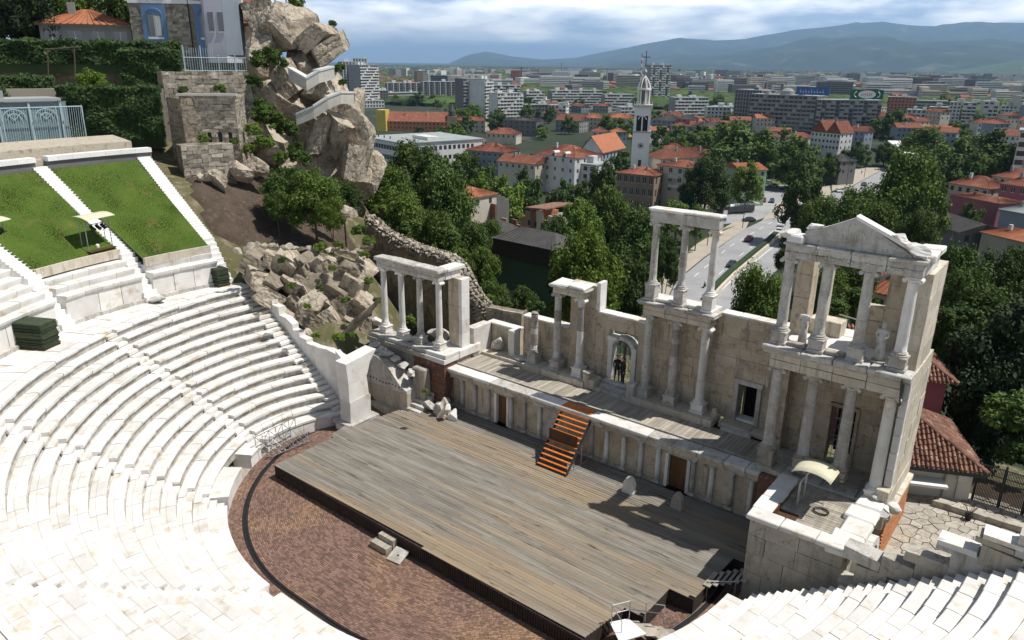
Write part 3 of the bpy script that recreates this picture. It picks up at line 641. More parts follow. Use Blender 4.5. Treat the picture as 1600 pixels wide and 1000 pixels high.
M().cbox(2.06, 2.34, 10.1, 10.9, 8.9, 10.75, .02, .01).build('end_pier', 'marble', sw)
# podium (stylobate) pieces
for (a, b, l) in ((-2.95, 2.15, 'stone ledge under the two column portico'), (5.75, 11.1, 'stone ledge under the three tall central columns'), (11.3, 14.9, 'low stone ledge with a step below the dark doorway')):
    T_ = thing('column_ledge', l, 'ledge', ((a+b)/2, 9.4, ZP)); x = a; lo = 11.2 < a
    while x < b-.05:
        e = min(x+random.uniform(1.2, 2), b)
        if b-e < .5: e = b
        M().cbox(x+.006, e-.006, 8.78 if not lo else 9.3, 10.19, ZP-.02, 4.27 if not lo else 4.12, .02, .008).build('ledge_block', 'pale_stone', T_); x = e
    if lo: M().cbox(11.6, 13.4, 8.95, 9.29, ZP-.02, 4.0, .02, .008).build('step', 'marble_grey', T_)
T_ = thing('doorway_steps', 'short worn stone steps below the arched doorway with two people', 'steps', (4.2, 9.3, ZP))
for i in range(3): M().cbox(3.0-.3*(i < 1), 5.2, 8.95+.4*i, 10.19, ZP-.02+.2*i, ZP+.18+.2*i, .02, .01).build('step', 'marble_grey', T_)
M().cbox(2.2, 2.95, 8.9, 9.9, ZP, 4.5, .03, .02).build('side_block', 'pale_stone', T_)
# doorway 1: white frame, broken arch, iron grille
T_ = thing('arched_doorway', 'white arched doorway frame with an openwork iron grille behind the people', 'doorway', (4.15, 10.2, 4.5))
M().cbox(3.1, 3.42, 10.1, 10.85, 4.5, 7.1, .02, .01).build('jamb', 'marble', T_); M().cbox(4.85, 5.18, 10.1, 10.85, 4.5, 6.9, .02, .01).build('jamb', 'marble', T_)
M().cbox(3.05, 3.75, 10.08, 10.85, 7.11, 7.38, .02, .02).build('lintel_piece', 'marble', T_)
for i in range(8):
    a0, a1 = math.pi*(1-i/8), math.pi*(1-(i+1)/8); f = lambda a, r: (4.13+r*math.cos(a), 6.62+r*math.sin(a)*.9)
    p = [f(a0+.01, .70), f(a0+.01, .98), f(a1-.01, .98), f(a1-.01, .70)]; M().slabY([p[0], p[3], p[2], p[1]], 10.12, 10.8).build('arch_stone', 'marble_grey', T_)
m = M()
for i in range(7): m.tube((3.45+i*.225, 10.75, 4.5), (3.45+i*.225, 10.75, 7.2), .018)
for i in range(40):
    cx, cz = random.uniform(3.5, 4.8), random.uniform(4.7, 7.0); r = random.uniform(.08, .2)
    for q in range(6): m.tube((cx+r*math.cos(q*1.047), 10.75, cz+r*math.sin(q*1.047)), (cx+r*math.cos(q*1.047+1.047), 10.75, cz+r*math.sin(q*1.047+1.047)), .014, n=4)
m.build('iron_grille', 'metal_dark', T_)
# doorway 2
T_ = thing('square_doorway', 'dark square doorway with a pale stone frame between the columned bays', 'doorway', (12.5, 10.2, 4.4))
for a, b in ((11.72, 11.98), (13.09, 13.35)): M().cbox(a, b, 10.08, 10.83, 4.14, 6.5, .02, .008).build('jamb', 'marble_grey', T_)
M().cbox(11.66, 13.41, 10.05, 10.84, 6.51, 6.80, .02, .01).build('lintel', 'marble_grey', T_)
M().cbox(11.99, 13.08, 10.2, 10.9, 4.14, 4.3, .02, .008).build('threshold', 'marble', T_)
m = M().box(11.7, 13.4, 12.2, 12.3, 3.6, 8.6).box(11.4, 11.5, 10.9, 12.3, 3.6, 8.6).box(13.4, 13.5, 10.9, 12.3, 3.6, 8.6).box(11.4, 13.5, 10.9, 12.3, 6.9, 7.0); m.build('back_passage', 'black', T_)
# broken column
T_ = thing('broken_column', 'broken column stump with dark breccia bands at the left end of the low wall', 'column', (-2.48, 9.6, 4.27))
column(T_, -2.48, 9.6, 5.3, 7.75, .27, 4.27, .36, 'marble_grey', cap=None, dark=((.12, .42), (.62, .96)))
M().cbox(-2.7, -2.25, 9.4, 9.8, 7.74, 7.95, .08, .05).build('broken_top', 'breccia', T_)
# two column portico
T_ = thing('small_portico', 'two tall columns carrying a short entablature left of the arched doorway', 'portico', (.4, 9.6, 4.27))
column(T_, -.57, 9.6, 5.12, 9.42, .26, 4.27, .36, 'marble_grey', dark=((.62, .78),)); column(T_, 1.27, 9.6, 5.12, 9.42, .26, 4.27, .36, 'marble', dark=((.55, .92),))
entab(T_, -.85, 1.6, 9.3, 10.15, 9.72, 10.30, 2)
m = M().cbox(-.9, .5, 9.15, 10.5, 10.305, 10.46, .04, .05); m.build('cornice_stone', 'marble', T_); M().cbox(.52, 1.72, 9.1, 10.5, 10.305, 10.5, .05, .05).build('cornice_stone', 'marble', T_)
# central three column bay (two storeys)
T_ = thing('central_columned_bay', 'tall two storey bay of three columns with open upper columns against the road', 'colonnade', (8, 9.5, 4.27))
dk = [None, ((.55, .72), (.80, .93)), None]
for i, x in enumerate((6.22, 8.05, 9.9)): column(T_, x, 9.58, 5.08, 9.42, .27, 4.27, .37, ['marble_grey', 'marble_grey', 'marble'][i], dark=dk[i])
entab(T_, 5.9, 10.25, 9.22, 10.18, 9.72, 10.62, 3, proj=.28)
M().cbox(5.95, 10.2, 10.0, 10.9, 10.45, 10.66, .02, .01).build('backing_stone', 'marble', T_)
for i, x in enumerate((6.27, 8.12, 9.93)): column(T_, x, 9.5, 11.86, 15.12, .22, 10.63, .30, ['marble_grey', 'marble_grey', 'marble'][i], dark=(((.35, .6),) if i == 1 else None))
for a, b in ((6.7, 7.7), (8.55, 9.55)): M().cbox(a, b, 9.35, 9.7, 10.63, 10.82, .03, .02).build('loose_kerb', 'marble', T_)
M().cbox(5.95, 8.1, 9.2, 9.85, 15.41, 16.05, .04, .03).build('beam_stone', 'marble_grey', T_); M().cbox(8.11, 10.2, 9.2, 9.85, 15.41, 16.05, .04, .03).build('beam_stone', 'marble_grey', T_)
M().cbox(5.88, 8.08, 9.08, 9.95, 16.055, 16.22, .04, .03).build('cornice_stone', 'marble', T_); M().cbox(8.1, 10.28, 9.08, 9.95, 16.055, 16.20, .04, .03).build('cornice_stone', 'marble', T_)
# loose pieces on the raised stage
def carved(name, label, cat, x, y, z, w, d, h, mt='pale_stone', seed=0):
    random.seed(100+seed); T_ = thing(name, label, cat, (x, y, z))
    M().cbox(x-w*.58, x+w*.58, y-d*.58, y+d*.58, z, z+h*.12, .02, .01).build('base', mt, T_); M().cbox(x-w/2, x+w/2, y-d/2, y+d/2, z+h*.12, z+h*.86, .04, .02).build('shaft_block', mt, T_)
    M().cbox(x-w*.56, x+w*.56, y-d*.56, y+d*.56, z+h*.86, z+h, .05, .03).build('top_block', mt, T_)
carved('carved_pedestal', 'carved pinkish stone pedestal at the foot of the two column portico', 'pedestal', 2.25, 9.15, ZP, .5, .45, 1.15, 'pale_stone', 1)
carved('pedestal', 'square stone pedestal right of the arched doorway', 'pedestal', 5.55, 9.1, ZP, .5, .5, 1.25, 'marble_grey', 2)
# ---- rocks
def n3(P, seed=0):
    i = np.floor(P).astype(int); f = P-i; f = f*f*(3-2*f); h = lambda a, b, c: (np.sin(a*127.1+b*311.7+c*191.3+(seed % 97)*74.7)*43758.5453) % 1.0
    x, y, z = i.T; o = 0
    for dx in (0, 1):
        for dy in (0, 1):
            for dz in (0, 1): o = o+h(x+dx, y+dy, z+dz)*(f[:, 0] if dx else 1-f[:, 0])*(f[:, 1] if dy else 1-f[:, 1])*(f[:, 2] if dz else 1-f[:, 2])
    return o-.5
def rockmesh(name, seed, sx, sy, sz, cuts=14, rough=.05, sub=4, nf=2.2, blocky=False, dr=(.45, .82)):
    import bmesh
    r = np.random.default_rng(seed); bm = bmesh.new(); bmesh.ops.create_icosphere(bm, subdivisions=sub, radius=1.25)
    P = np.array([v.co for v in bm.verts])
    cl_ = []
    if blocky:
        for ax_ in range(3):
            for sg_ in (-1, 1): n = np.zeros(3); n[ax_] = sg_; cl_.append((n+r.normal(size=3)*.13, r.uniform(.58, .72)))
    else: P *= r.uniform(.9, 1.1, 3)
    for _ in range(cuts): cl_.append((r.normal(size=3), r.uniform(.80, .98) if blocky else r.uniform(*dr)))
    for n, d in cl_:
        n = n/np.linalg.norm(n); k = P@n-d; P = np.where(k[:, None] > 0, P-k[:, None]*n*.985, P)
    q = P*nf+r.uniform(-50, 50, 3)
    for fq, am in ((1, 1.2), (2.3, .7), (5.2, .45), (11, .25)):
        v_ = n3(q*fq, seed); P = P*(1+rough*am*(v_*2)[:, None]); rg_ = 1-np.abs(n3(q*fq*.8+9.3, seed+1))*2
        if fq < 6: P = P*(1-rough*1.6*am*np.clip(rg_-.80, 0, 1)[:, None]*4)
    P *= np.array([sx, sy, sz])
    for v, p in zip(bm.verts, P): v.co = p
    me = bpy.data.meshes.new(name); bm.to_mesh(me); bm.free(); return me
def rock(name, label, cat, p, s, rot=(0, 0, 0), seed=1, mt='rock', cuts=14, rough=.05, parent=None, group=None, sub=4, blocky=False, dr=(.45, .82)):
    me = rockmesh(name, seed, *s, cuts=cuts, rough=rough, sub=sub, blocky=blocky, dr=dr); me.materials.append(MT[mt]); o = inst(name, me, parent, Vector(p)-origin(parent), rot)
    if cat: tag(o, label, cat, group)
    return o
for gx, gy, gw, gl, gm in ((8.62, 3.95, .34, 'small upright white carved stone on the plank stage, left of the two', 'marble'), (11.5, 4.2, .31, 'small round topped grey stone in the shade on the plank stage, right of the two', 'wing_stone')):
    T_ = thing('carved_stone', gl, 'carved stone', (gx, gy, ZD)); M().cbox(gx-gw*1.1, gx+gw*1.1, gy-.22, gy+.26, ZD, ZD+.16, .03, .02).build('foot', gm, T_)
    M().slabY([(gx-gw, ZD+.16), (gx+gw, ZD+.16), (gx+gw*.96, ZD+.62), (gx+gw*.6, ZD+.86), (gx+gw*.1, ZD+.98), (gx-gw*.5, ZD+.9), (gx-gw*.92, ZD+.64)], gy-.16, gy+.18).build('slab', gm, T_)
rock('stone_fragment', 'pointed white stone fragment on the ledge by the low wall at the left', 'stone fragment', (-6.1, 9.7, 4.6), (.5, .45, .6), (.2, .1, .8), 5, 'marble_grey', 12, .04)
rock('stone_fragment', 'upright grey fragment leaning at the right end of the three column ledge', 'stone fragment', (11.0, 9.4, 4.35), (.33, .25, .75), (0, .1, .2), 6, 'wing_stone', 12, .03)
rock('stone_fragment', 'long lying stone slab in front of the broken column', 'stone fragment', (-3.9, 9.6, 4.15), (1.1, .4, .28), (0, 0, -.25), 7, 'marble_grey', 12, .04)
rock('stone_fragment', 'white rounded fallen stone left of the four column colonnade', 'stone fragment', (-16.3, 7.4, 4.8), (.75, .5, .42), (0, 0, -.3), 8, 'marble', 12, .05)
# low wall between left platform and broken column
T_ = thing('low_ruin_wall', 'white topped low stone wall between the left colonnade and the broken column', 'wall', (-5.5, 10, 4))
wall(T_, FX(10.3), -7.2, -4.4, 3.9, lambda s: 5.9, 0, .5, 'wall_stone', .7, 1.2)
for a, b in ((-7.25, -5.8), (-5.79, -4.38)): M().cbox(a, b, 10.2, 10.9, 5.91, 6.05, .02, .01).build('coping_stone', 'marble', T_)
M().cbox(-4.9, -4.35, 9.7, 10.29, 3.9, 6.02, .03, .01).build('end_block', 'marble', T_)
M().cbox(-7.6, -6.9, 8.3, 10.19, 3.9, 6.05, .03, .01).build('end_block', 'marble', T_)
M().cbox(-7.2, -2.96, 9.1, 10.29, 3.6, 4.1, .03, .02).build('ledge_block', 'pale_stone', T_)
# ================================================================ LEFT COLONNADE
lc = thing('left_colonnade', 'four slender columns with entablature and a tall beige pier on a brick platform', 'colonnade', (-10.5, 6, 4.5))
wall(lc, FX(5.2), -14.6, -6.9, 0.0, lambda s: 4.28, 0, .5, 'wing_stone', .6, 1.3)
bm_ = M()
for k in range(44):          # brick patch on the right part and the right flank
    z = .1+k*.095
    for i in range(12):
        x = -9.9+i*.25+(k % 2)*.12
        if x < -6.95: bm_.box(x, min(x+.235, -6.92), 5.12, 5.22, z, z+.08, .003)
    for i in range(5):
        yv = 5.15+i*.25+(k % 2)*.12; bm_.box(-6.93, -6.85, yv, yv+.235, z, z+.08, .003)
bm_.build('brickwork', 'brick', lc, kind='stuff')
M().box(-9.95, -6.93, 5.16, 8.0, 0, 4.27).build('brick_core', 'mortar', lc)
for a, b in ((-14.7, -12.6), (-12.6, -10.6), (-10.6, -8.7), (-8.7, -6.75)):
    M().cbox(a+.01, b-.01, 5.05, 6.6, 4.29, 4.62, .03, .02).build('platform_slab', 'wing_stone' if a < -9 else 'marble', lc)
    M().cbox(a+.01, b-.01, 5.2, 6.55, 4.625, 4.9, .03, .02).build('platform_slab', 'marble_grey' if a < -9 else 'marble', lc)
for a, b in ((6.61, 7.7), (7.7, 8.9)): M().cbox(-8.9, -6.75, a+.01, b-.01, 4.29, 4.88, .03, .02).build('platform_slab', 'marble', lc)
for i, x in enumerate((-13.6, -11.78, -9.93, -8.07)): column(lc, x, 6.0, 5.66, 9.62, .235, 4.9, .34, ['marble', 'marble', 'marble_grey', 'marble'][i])
entab(lc, -13.95, -7.75, 5.66, 6.35, 9.90, 10.45, 3, mt='marble_grey', corn=False)
for a, b in ((-14.05, -12.0), (-11.99, -9.95), (-9.94, -7.6)): M().cbox(a, b, 5.5, 6.45, 10.46, 10.74, .05, .03).build('cornice_stone', 'marble_grey', lc)
for a, b in ((5.66, 6.9), (6.91, 7.9)): M().cbox(-8.35, -7.72, a+.7 if a < 6 else a, b, 9.90, 10.44, .02, .01).build('architrave_block', 'marble', lc)
M().cbox(-8.5, -7.55, 6.46, 8.15, 10.45, 10.72, .04, .03).build('cornice_stone', 'marble', lc)
for k in range(5): M().cbox(-8.25-.0, -7.35, 7.15, 8.0, 4.9+k*1.0, 4.9+k*1.0+.99, .012, .005).build('pier_block', 'wall_stone', lc)
for k in range(5): M().cbox(-7.34, -7.02, 7.18, 8.0, 4.9+k*1.0, 4.9+k*1.0+.99, .012, .005).build('pier_block', 'marble', lc)
rock('rubble_heap', 'small heap of broken white stone on the left colonnade platform between two columns', 'rubble', (-11, 5.6, 5.1), (.6, .35, .35), (0, 0, .4), 11, 'marble_grey', 14, .08)
rock('rubble_heap', 'pile of pale rubble behind the four columns of the left colonnade', 'rubble', (-10.2, 8.2, 4.9), (1.5, .9, .6), (0, 0, .2), 12, 'marble_grey', 16, .1)
# ================================================================ LEFT PARODOS: flared analemma end wall, vault wall, steps, rubble
T_ = thing('carved_end_wall', 'white marble end wall with flared curved top beside the left seating stairs', 'wall', (-10.6, .8, 0))
# pieces: trapezoid facing +X ; located x -11.4..-10.4, y -.2..1.9
def slab3(pts2, x0, x1, mt, nm): return M().slabX(pts2, x0, x1).build(nm, mt, T_)
slab3([(-.25, .7), (1.55, .7), (1.6, 2.2), (1.5, 2.35), (-.2, 2.2)], -11.6, -10.55, 'marble', 'wall_block')
slab3([(-.2, 2.22), (1.5, 2.37), (1.4, 3.6), (-.2, 3.5)], -11.6, -10.6, 'marble', 'wall_block')
slab3([(-.2, 3.52), (1.4, 3.62), (1.75, 4.6), (2.35, 5.35), (-.3, 5.0)], -11.7, -10.6, 'marble', 'wall_block')
M().cbox(-12.3, -10.2, -.6, 2.0, .45, .69, .03, .02).build('footing_slab', 'marble_grey', T_); M().cbox(-11.9, -10.5, -.5, 2.3, .0, .44, .03, .02).build('footing_slab', 'marble', T_)
# sloping parapet along the stairs, from the end wall up to the rocks: follows the seating end
T2 = thing('sloping_parapet', 'white stepped marble parapet climbing along the left end of the seats', 'wall', (-16, 0, 4), None)
pa = [(k, cxy(S0-1.2, rowr(k, S0)+.1)) for k in range(0, 15)]
for k in range(0, 14):
    (x0, y0), (x1, y1) = pa[k][1], pa[k+1][1]; z = rowz(k); h = [3.3, 2.9, 2.5, 1.9, 1.35, 1.15, 1.0, .95, .8, .95, .8, 1.0, .75, .6][k]
    zt0 = z+h; zt1 = z+.469+[2.9, 2.5, 1.9, 1.35, 1.15, 1.0, .95, .8, .95, .8, 1.0, .75, .6, .5][k]
    st = random.random() < .5 and k > 3
    M().hexa([(x0, y0, z-.6), (x0, y0+.55, z-.6), (x1-.01, y1+.55, z-.6), (x1-.01, y1, z-.6), (x0, y0, zt0), (x0, y0+.55, zt0), (x1-.01, y1+.55, zt1 if not st else zt0), (x1-.01, y1, zt1 if not st else zt0)], .012).build('parapet_block', 'marble', T2)
m = M(); arc_piece(m, S0-2.6, S0-.9, [(0, .2), (.8, .2), (.8, 5.0), (0, 4.6)], 0, 2); m.build('corner_block', 'marble', T2)
# second wall: battered block wall with curved top, casts over a dark passage
T_ = thing('vault_wall', 'curved topped pale wall with a row of small holes beside the passage left of the stage', 'wall', (-11.5, 4.2, 0))
for i in range(6):
    x0 = -13.3+i*.72; tp_ = [3.9, 4.15, 4.1, 3.8, 3.3, 2.5]; a_, b_ = tp_[i], (tp_+[2.2])[i+1]
    M().hexa([(x0, 3.55, .1), (x0+.71, 3.55, .1), (x0+.71, 4.6, .1), (x0, 4.6, .1), (x0, 3.55, 1.9), (x0+.71, 3.55, 1.9), (x0+.71, 4.6, 1.9), (x0, 4.6, 1.9)], .01).build('wall_block', 'wing_stone', T_)
    M().hexa([(x0, 3.57, 1.91), (x0+.71, 3.57, 1.91), (x0+.71, 4.6, 1.91), (x0, 4.6, 1.91), (x0, 3.5, a_), (x0+.71, 3.5, b_), (x0+.71, 4.75, b_+.1), (x0, 4.75, a_+.1)], .02).build('wall_block', 'marble_grey', T_)
hm = M()
for i in range(12): hm.box(-13.1+i*.33, -13.0+i*.33, 3.50, 3.56, 2.25+.05*math.sin(i), 2.33+.05*math.sin(i))
hm.build('socket_holes', 'black', T_)
M().cbox(-9.3, -8.1, 4.4, 5.1, .5, 3.7, .08, .05).build('standing_slab', 'wing_stone', T_)
for i in range(6):
    t = i/5; rock('cap_stone', None, None, (-13.2+4.0*t, 4.3, 4.2-.9*t*t+.1), (.55, .5, .28), (0, 0, random.random()), 20+i, 'marble_grey', 12, .06, T_, sub=3)
M().box(-14.3, -9.0, 3.2, 9, -.3, .52).build('passage_floor', 'wing_stone', kind='structure')
T_ = thing('stone_steps', 'short flight of worn grey stone steps climbing from the stage at the left', 'steps', (-8.9, 3.6, .7))
for i in range(6): M().cbox(-9.4+.0*i, -7.75, 3.1+.38*i, 5.0, .72+.24*i-.24, .72+.24*i, .02, .015).build('step', 'marble_grey', T_)
T_ = thing('rubble_pile', 'heap of broken marble blocks with weeds at the left back corner of the stage', 'rubble', (-6.4, 4.6, .9))
for i, (x, y, z, a, b, c, mt) in enumerate(((-7.4, 4.3, 1.25, .55, .4, .42, 'marble_grey'), (-6.6, 4.2, 1.35, .7, .5, .5, 'marble_grey'), (-5.85, 3.95, 1.45, .5, .35, .6, 'marble'), (-5.4, 4.3, 1.2, .45, .4, .4, 'marble'), (-6.4, 4.8, 1.6, .6, .4, .4, 'wing_stone'), (-7.2, 4.9, 1.3, .5, .4, .4, 'wing_stone'))):
    rock('broken_block', None, None, (x, y, z), (a, b, c), (.3*i, .2, i), 30+i, mt, 11, .03, T_, sub=3)
# ================================================================ RIGHT PAVILION
random.seed(21)
rp = thing('right_pavilion', 'two storey marble pavilion with four columns per storey and a triangular gable', 'pavilion', (18, 8, 4))
# lower back wall, side wall
D3 = (17.45, 18.85, 4.3, 7.4)
wall(rp, FX(8.75), 15.3, 20.95, 4.1, lambda s: 9.75, 0, .6, 'wall_stone', .72, 1.3, [D3])
wall(rp, FYp(14.98), 8.2, 10.8, 4.1, lambda s: 10.4, 0, .32, 'wall_stone', .7, 1.2)
wall(rp, FYm(21.25), 6.6, 11.3, 2.9, lambda s: 10.6, 0, .5, 'pale_stone', .8, 1.6)
wall(rp, FYm(21.18), 7.3, 10.6, 10.62, lambda s: 15.3, 0, .55, 'pale_stone', .9, 1.7)
M().cbox(20.75, 21.3, 5.75, 6.6, 2.9, 5.0, .03, .02).build('corner_pier', 'pale_stone', rp)
for k in range(6): M().cbox(20.95, 21.28, 6.2, 6.59, 5.0+k*.92, 5.0+k*.92+.91, .02, .008).build('corner_pier', 'marble', rp)
# brick foundation of the side
bm_ = M(); 
for k in range(40):
    z = -.4+k*.095
    for i in range(22):
        y = 6.0+i*.25+(k % 2)*.12
        if z < 3.0-(y-6)*.02: bm_.box(21.2, 21.36, y, y+.235, z, z+.08, .003)
    for i in range(3):
        x = 15.15+i*.25+(k % 2)*.12
bm_.build('side_brickwork', 'brick_orange', rp, kind='stuff')
M().box(20.2, 21.22, 6.0, 11.4, -.6, 2.95).build('brick_core', 'mortar', rp)
M().cbox(20.9, 21.5, 5.9, 8.6, 3.3, 3.55, .03, .02).build('side_ledge', 'pale_stone', rp); M().cbox(20.9, 21.5, 8.62, 11.4, 3.3, 3.55, .03, .02).build('side_ledge', 'pale_stone', rp)
M().box(15.1, 20.95, 6.6, 8.75, 3.0, 4.15).build('lower_floor', 'wing_stone', rp)
for a, b in ((15.05, 16.3), (16.31, 18.2), (18.21, 19.9), (19.91, 20.9)): M().cbox(a, b, 5.7, 6.9, 3.9, 4.2, .04, .03).build('floor_slab', 'wing_stone' if a < 16 else 'marble_grey', rp)
for i, x in enumerate((15.32, 17.1, 18.88, 20.6)): column(rp, x, 6.2, 5.42 if i < 3 else 4.95, 9.5, .29, (4.15, 4.5, 4.7, 4.25)[i], .40 if i == 0 else .36, ['marble_grey', 'marble_grey', 'marble_grey', 'marble'][i], pedmt='wing_stone' if i < 3 else 'marble')
entab(rp, 14.95, 21.0, 5.78, 6.55, 9.8, 10.95, 4, mt='pale_stone', proj=.34)
M().box(15.2, 20.7, 6.56, 10.8, 10.3, 10.9).build('upper_floor', 'marble', rp)
m = M().slabX([(6.0, 9.3), (6.6, 9.3), (6.6, 10.6), (5.2, 10.9), (5.2, 10.75)], 20.98, 21.02); m.build('gutter_plate', 'metal_dark', rp)
# upper storey
for i, x in enumerate((15.18, 16.97, 18.78, 20.58)): column(rp, x, 6.2, 11.86, 15.1, .26, 10.96, .34, ['marble_grey', 'marble_grey', 'marble_grey', 'marble'][i], pedmt='marble_grey')
for a, b in ((15.6, 16.5), (17.4, 18.3)): M().cbox(a, b, 6.0, 6.4, 10.96, 11.16, .03, .02).build('parapet_stone', 'wing_stone', rp)
for k in range(4): M().cbox(14.95, 15.75, 8.2, 9.2, 10.45+k*1.22, 10.45+k*1.22+1.21, .015, .006).build('pier_block', 'wall_stone', rp)
for k in range(4): M().cbox(19.2, 20.6, 8.5, 9.2, 10.9+k*1.1, 10.9+k*1.1+1.09, .015, .006).build('pier_block', 'wall_stone', rp)
for k in range(3): M().cbox(18.2, 19.19, 8.55, 9.2, 10.9+k*.7, 10.9+k*.7+.69, .03, .015).build('pier_block', 'wall_stone', rp)
M().cbox(15.9, 16.25, 9.9, 10.3, 10.9, 15.2, .02, .01).build('back_pillar', 'pale_stone', rp)
M().cbox(15.7, 17.3, 8.9, 9.9, 10.9, 11.7, .03, .02).build('back_block', 'pale_stone', rp)
entab(rp, 14.95, 20.95, 5.9, 6.6, 15.37, 15.98, 4, mt='marble_grey', corn=False)
for i in range(4): s = 14.85+i*1.55; M().cbox(s+.01, s+1.54, 5.72, 6.75, 15.985, 16.14, .04, .03).build('cornice_stone', 'marble_grey', rp)
for a, b in ((6.61, 7.9), (7.91, 9.25)): 
    M().cbox(20.35, 20.98, a, b, 15.37, 15.98, .03, .02).build('side_beam', 'marble', rp); M().cbox(20.2, 21.2, a, b, 15.985, 16.3, .05, .04).build('side_cornice', 'marble', rp)
    M().cbox(14.95, 15.5, a, b, 15.37, 15.98, .03, .02).build('side_beam', 'marble_grey', rp)
rm = M()
for i in range(34):   # carved scroll relief on the frieze
    cx = 15.15+i*.17; rm.lathe(0, 0, [(.055, 0), (.05, .03), (.02, .04)], 8)
    n = 24; 
    for q in range(n): x_, y_, z_ = rm.v[-n+q]; rm.v[-n+q] = (cx+x_, 5.9-z_, 15.62+.07*math.sin(i*1.3)+y_)
rm.build('frieze_relief', 'marble_grey', rp)
# gable
g = M().slabY([(15.75, 16.15), (20.35, 16.15), (20.3, 16.3), (17.87, 17.62), (16.7, 17.05), (15.75, 16.72)], 6.05, 6.45); gb = g.build('gable', 'marble_grey', rp)
for x, w_ in ((16.3, .5), (18.5, .5)): pass
rl = M()
for cx, sgn in ((17.55, -1), (18.15, 1)):   # faint carved pair of figures
    for q in range(10): a = q/9*4.6; rl.tube((cx+sgn*.18*math.cos(a), 6.03, 16.75+.24*math.sin(a)), (cx+sgn*.18*math.cos(a+.5), 6.03, 16.75+.24*math.sin(a+.5)), .03, n=5)
    rl.tube((cx, 6.03, 16.45), (cx+sgn*.1, 6.03, 17.0), .04, n=5)
rl.build('gable_relief', 'marble_grey', gb)
M().hexa([(17.9, 5.95, 17.55), (20.9, 5.95, 16.2), (20.9, 6.6, 16.2), (17.9, 6.6, 17.55), (17.87, 5.95, 17.72), (20.9, 5.95, 16.4), (20.9, 6.6, 16.4), (17.87, 6.6, 17.72)], .01).build('raking_cornice', 'marble', rp)
M().cbox(15.0, 15.75, 5.75, 6.7, 16.14, 16.5, .08, .06).build('broken_cornice', 'marble', rp)
rock('broken_cornice', None, None, (15.15, 6.2, 16.5), (.5, .4, .3), (0, 0, .4), 41, 'marble', 12, .06, rp, sub=3)
rock('broken_cornice', None, None, (16.2, 6.3, 16.92), (.38, .3, .2), (0, -.3, .2), 42, 'marble', 12, .06, rp, sub=3)
rock('broken_cornice', None, None, (20.6, 6.2, 16.5), (.6, .5, .25), (0, .25, .2), 44, 'marble', 12, .05, rp, sub=3)
rock('broken_cornice', None, None, (19.7, 6.2, 17.0), (.45, .4, .18), (0, .4, .2), 45, 'marble', 12, .05, rp, sub=3)
# doorway 3 with an iron gate
T_ = thing('gated_doorway', 'dark doorway with a bent iron gate behind the lower columns of the right pavilion', 'doorway', (18.1, 8.7, 4.2))
for a, b in ((17.38, 17.55), (18.75, 18.92)): M().cbox(a, b, 8.62, 9.3, 4.16, 7.3, .02, .008).build('jamb', 'wall_stone', T_)
M().cbox(17.4, 18.9, 8.65, 9.35, 7.3, 7.5, .02, .01).build('lintel', 'wall_stone', T_)
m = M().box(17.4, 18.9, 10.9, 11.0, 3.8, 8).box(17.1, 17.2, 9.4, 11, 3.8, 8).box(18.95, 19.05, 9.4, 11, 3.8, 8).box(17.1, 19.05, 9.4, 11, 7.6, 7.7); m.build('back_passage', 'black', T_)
m = M()
for i in range(7): m.tube((17.6+i*.19, 8.9, 4.2), (17.6+i*.19, 8.9, 7.2), .014)
for z in (4.5, 5.6, 6.6): m.tube((17.56, 8.9, z), (18.74, 8.9, z), .02)
for i in range(14):
    cx, cz = random.uniform(17.8, 18.6), random.uniform(4.9, 6.9); m.tube((cx, 8.85, cz), (cx+random.uniform(-.3, .3), 8.85, cz+random.uniform(-.3, .3)), .02)
m.build('iron_gate', 'metal_grey', T_)
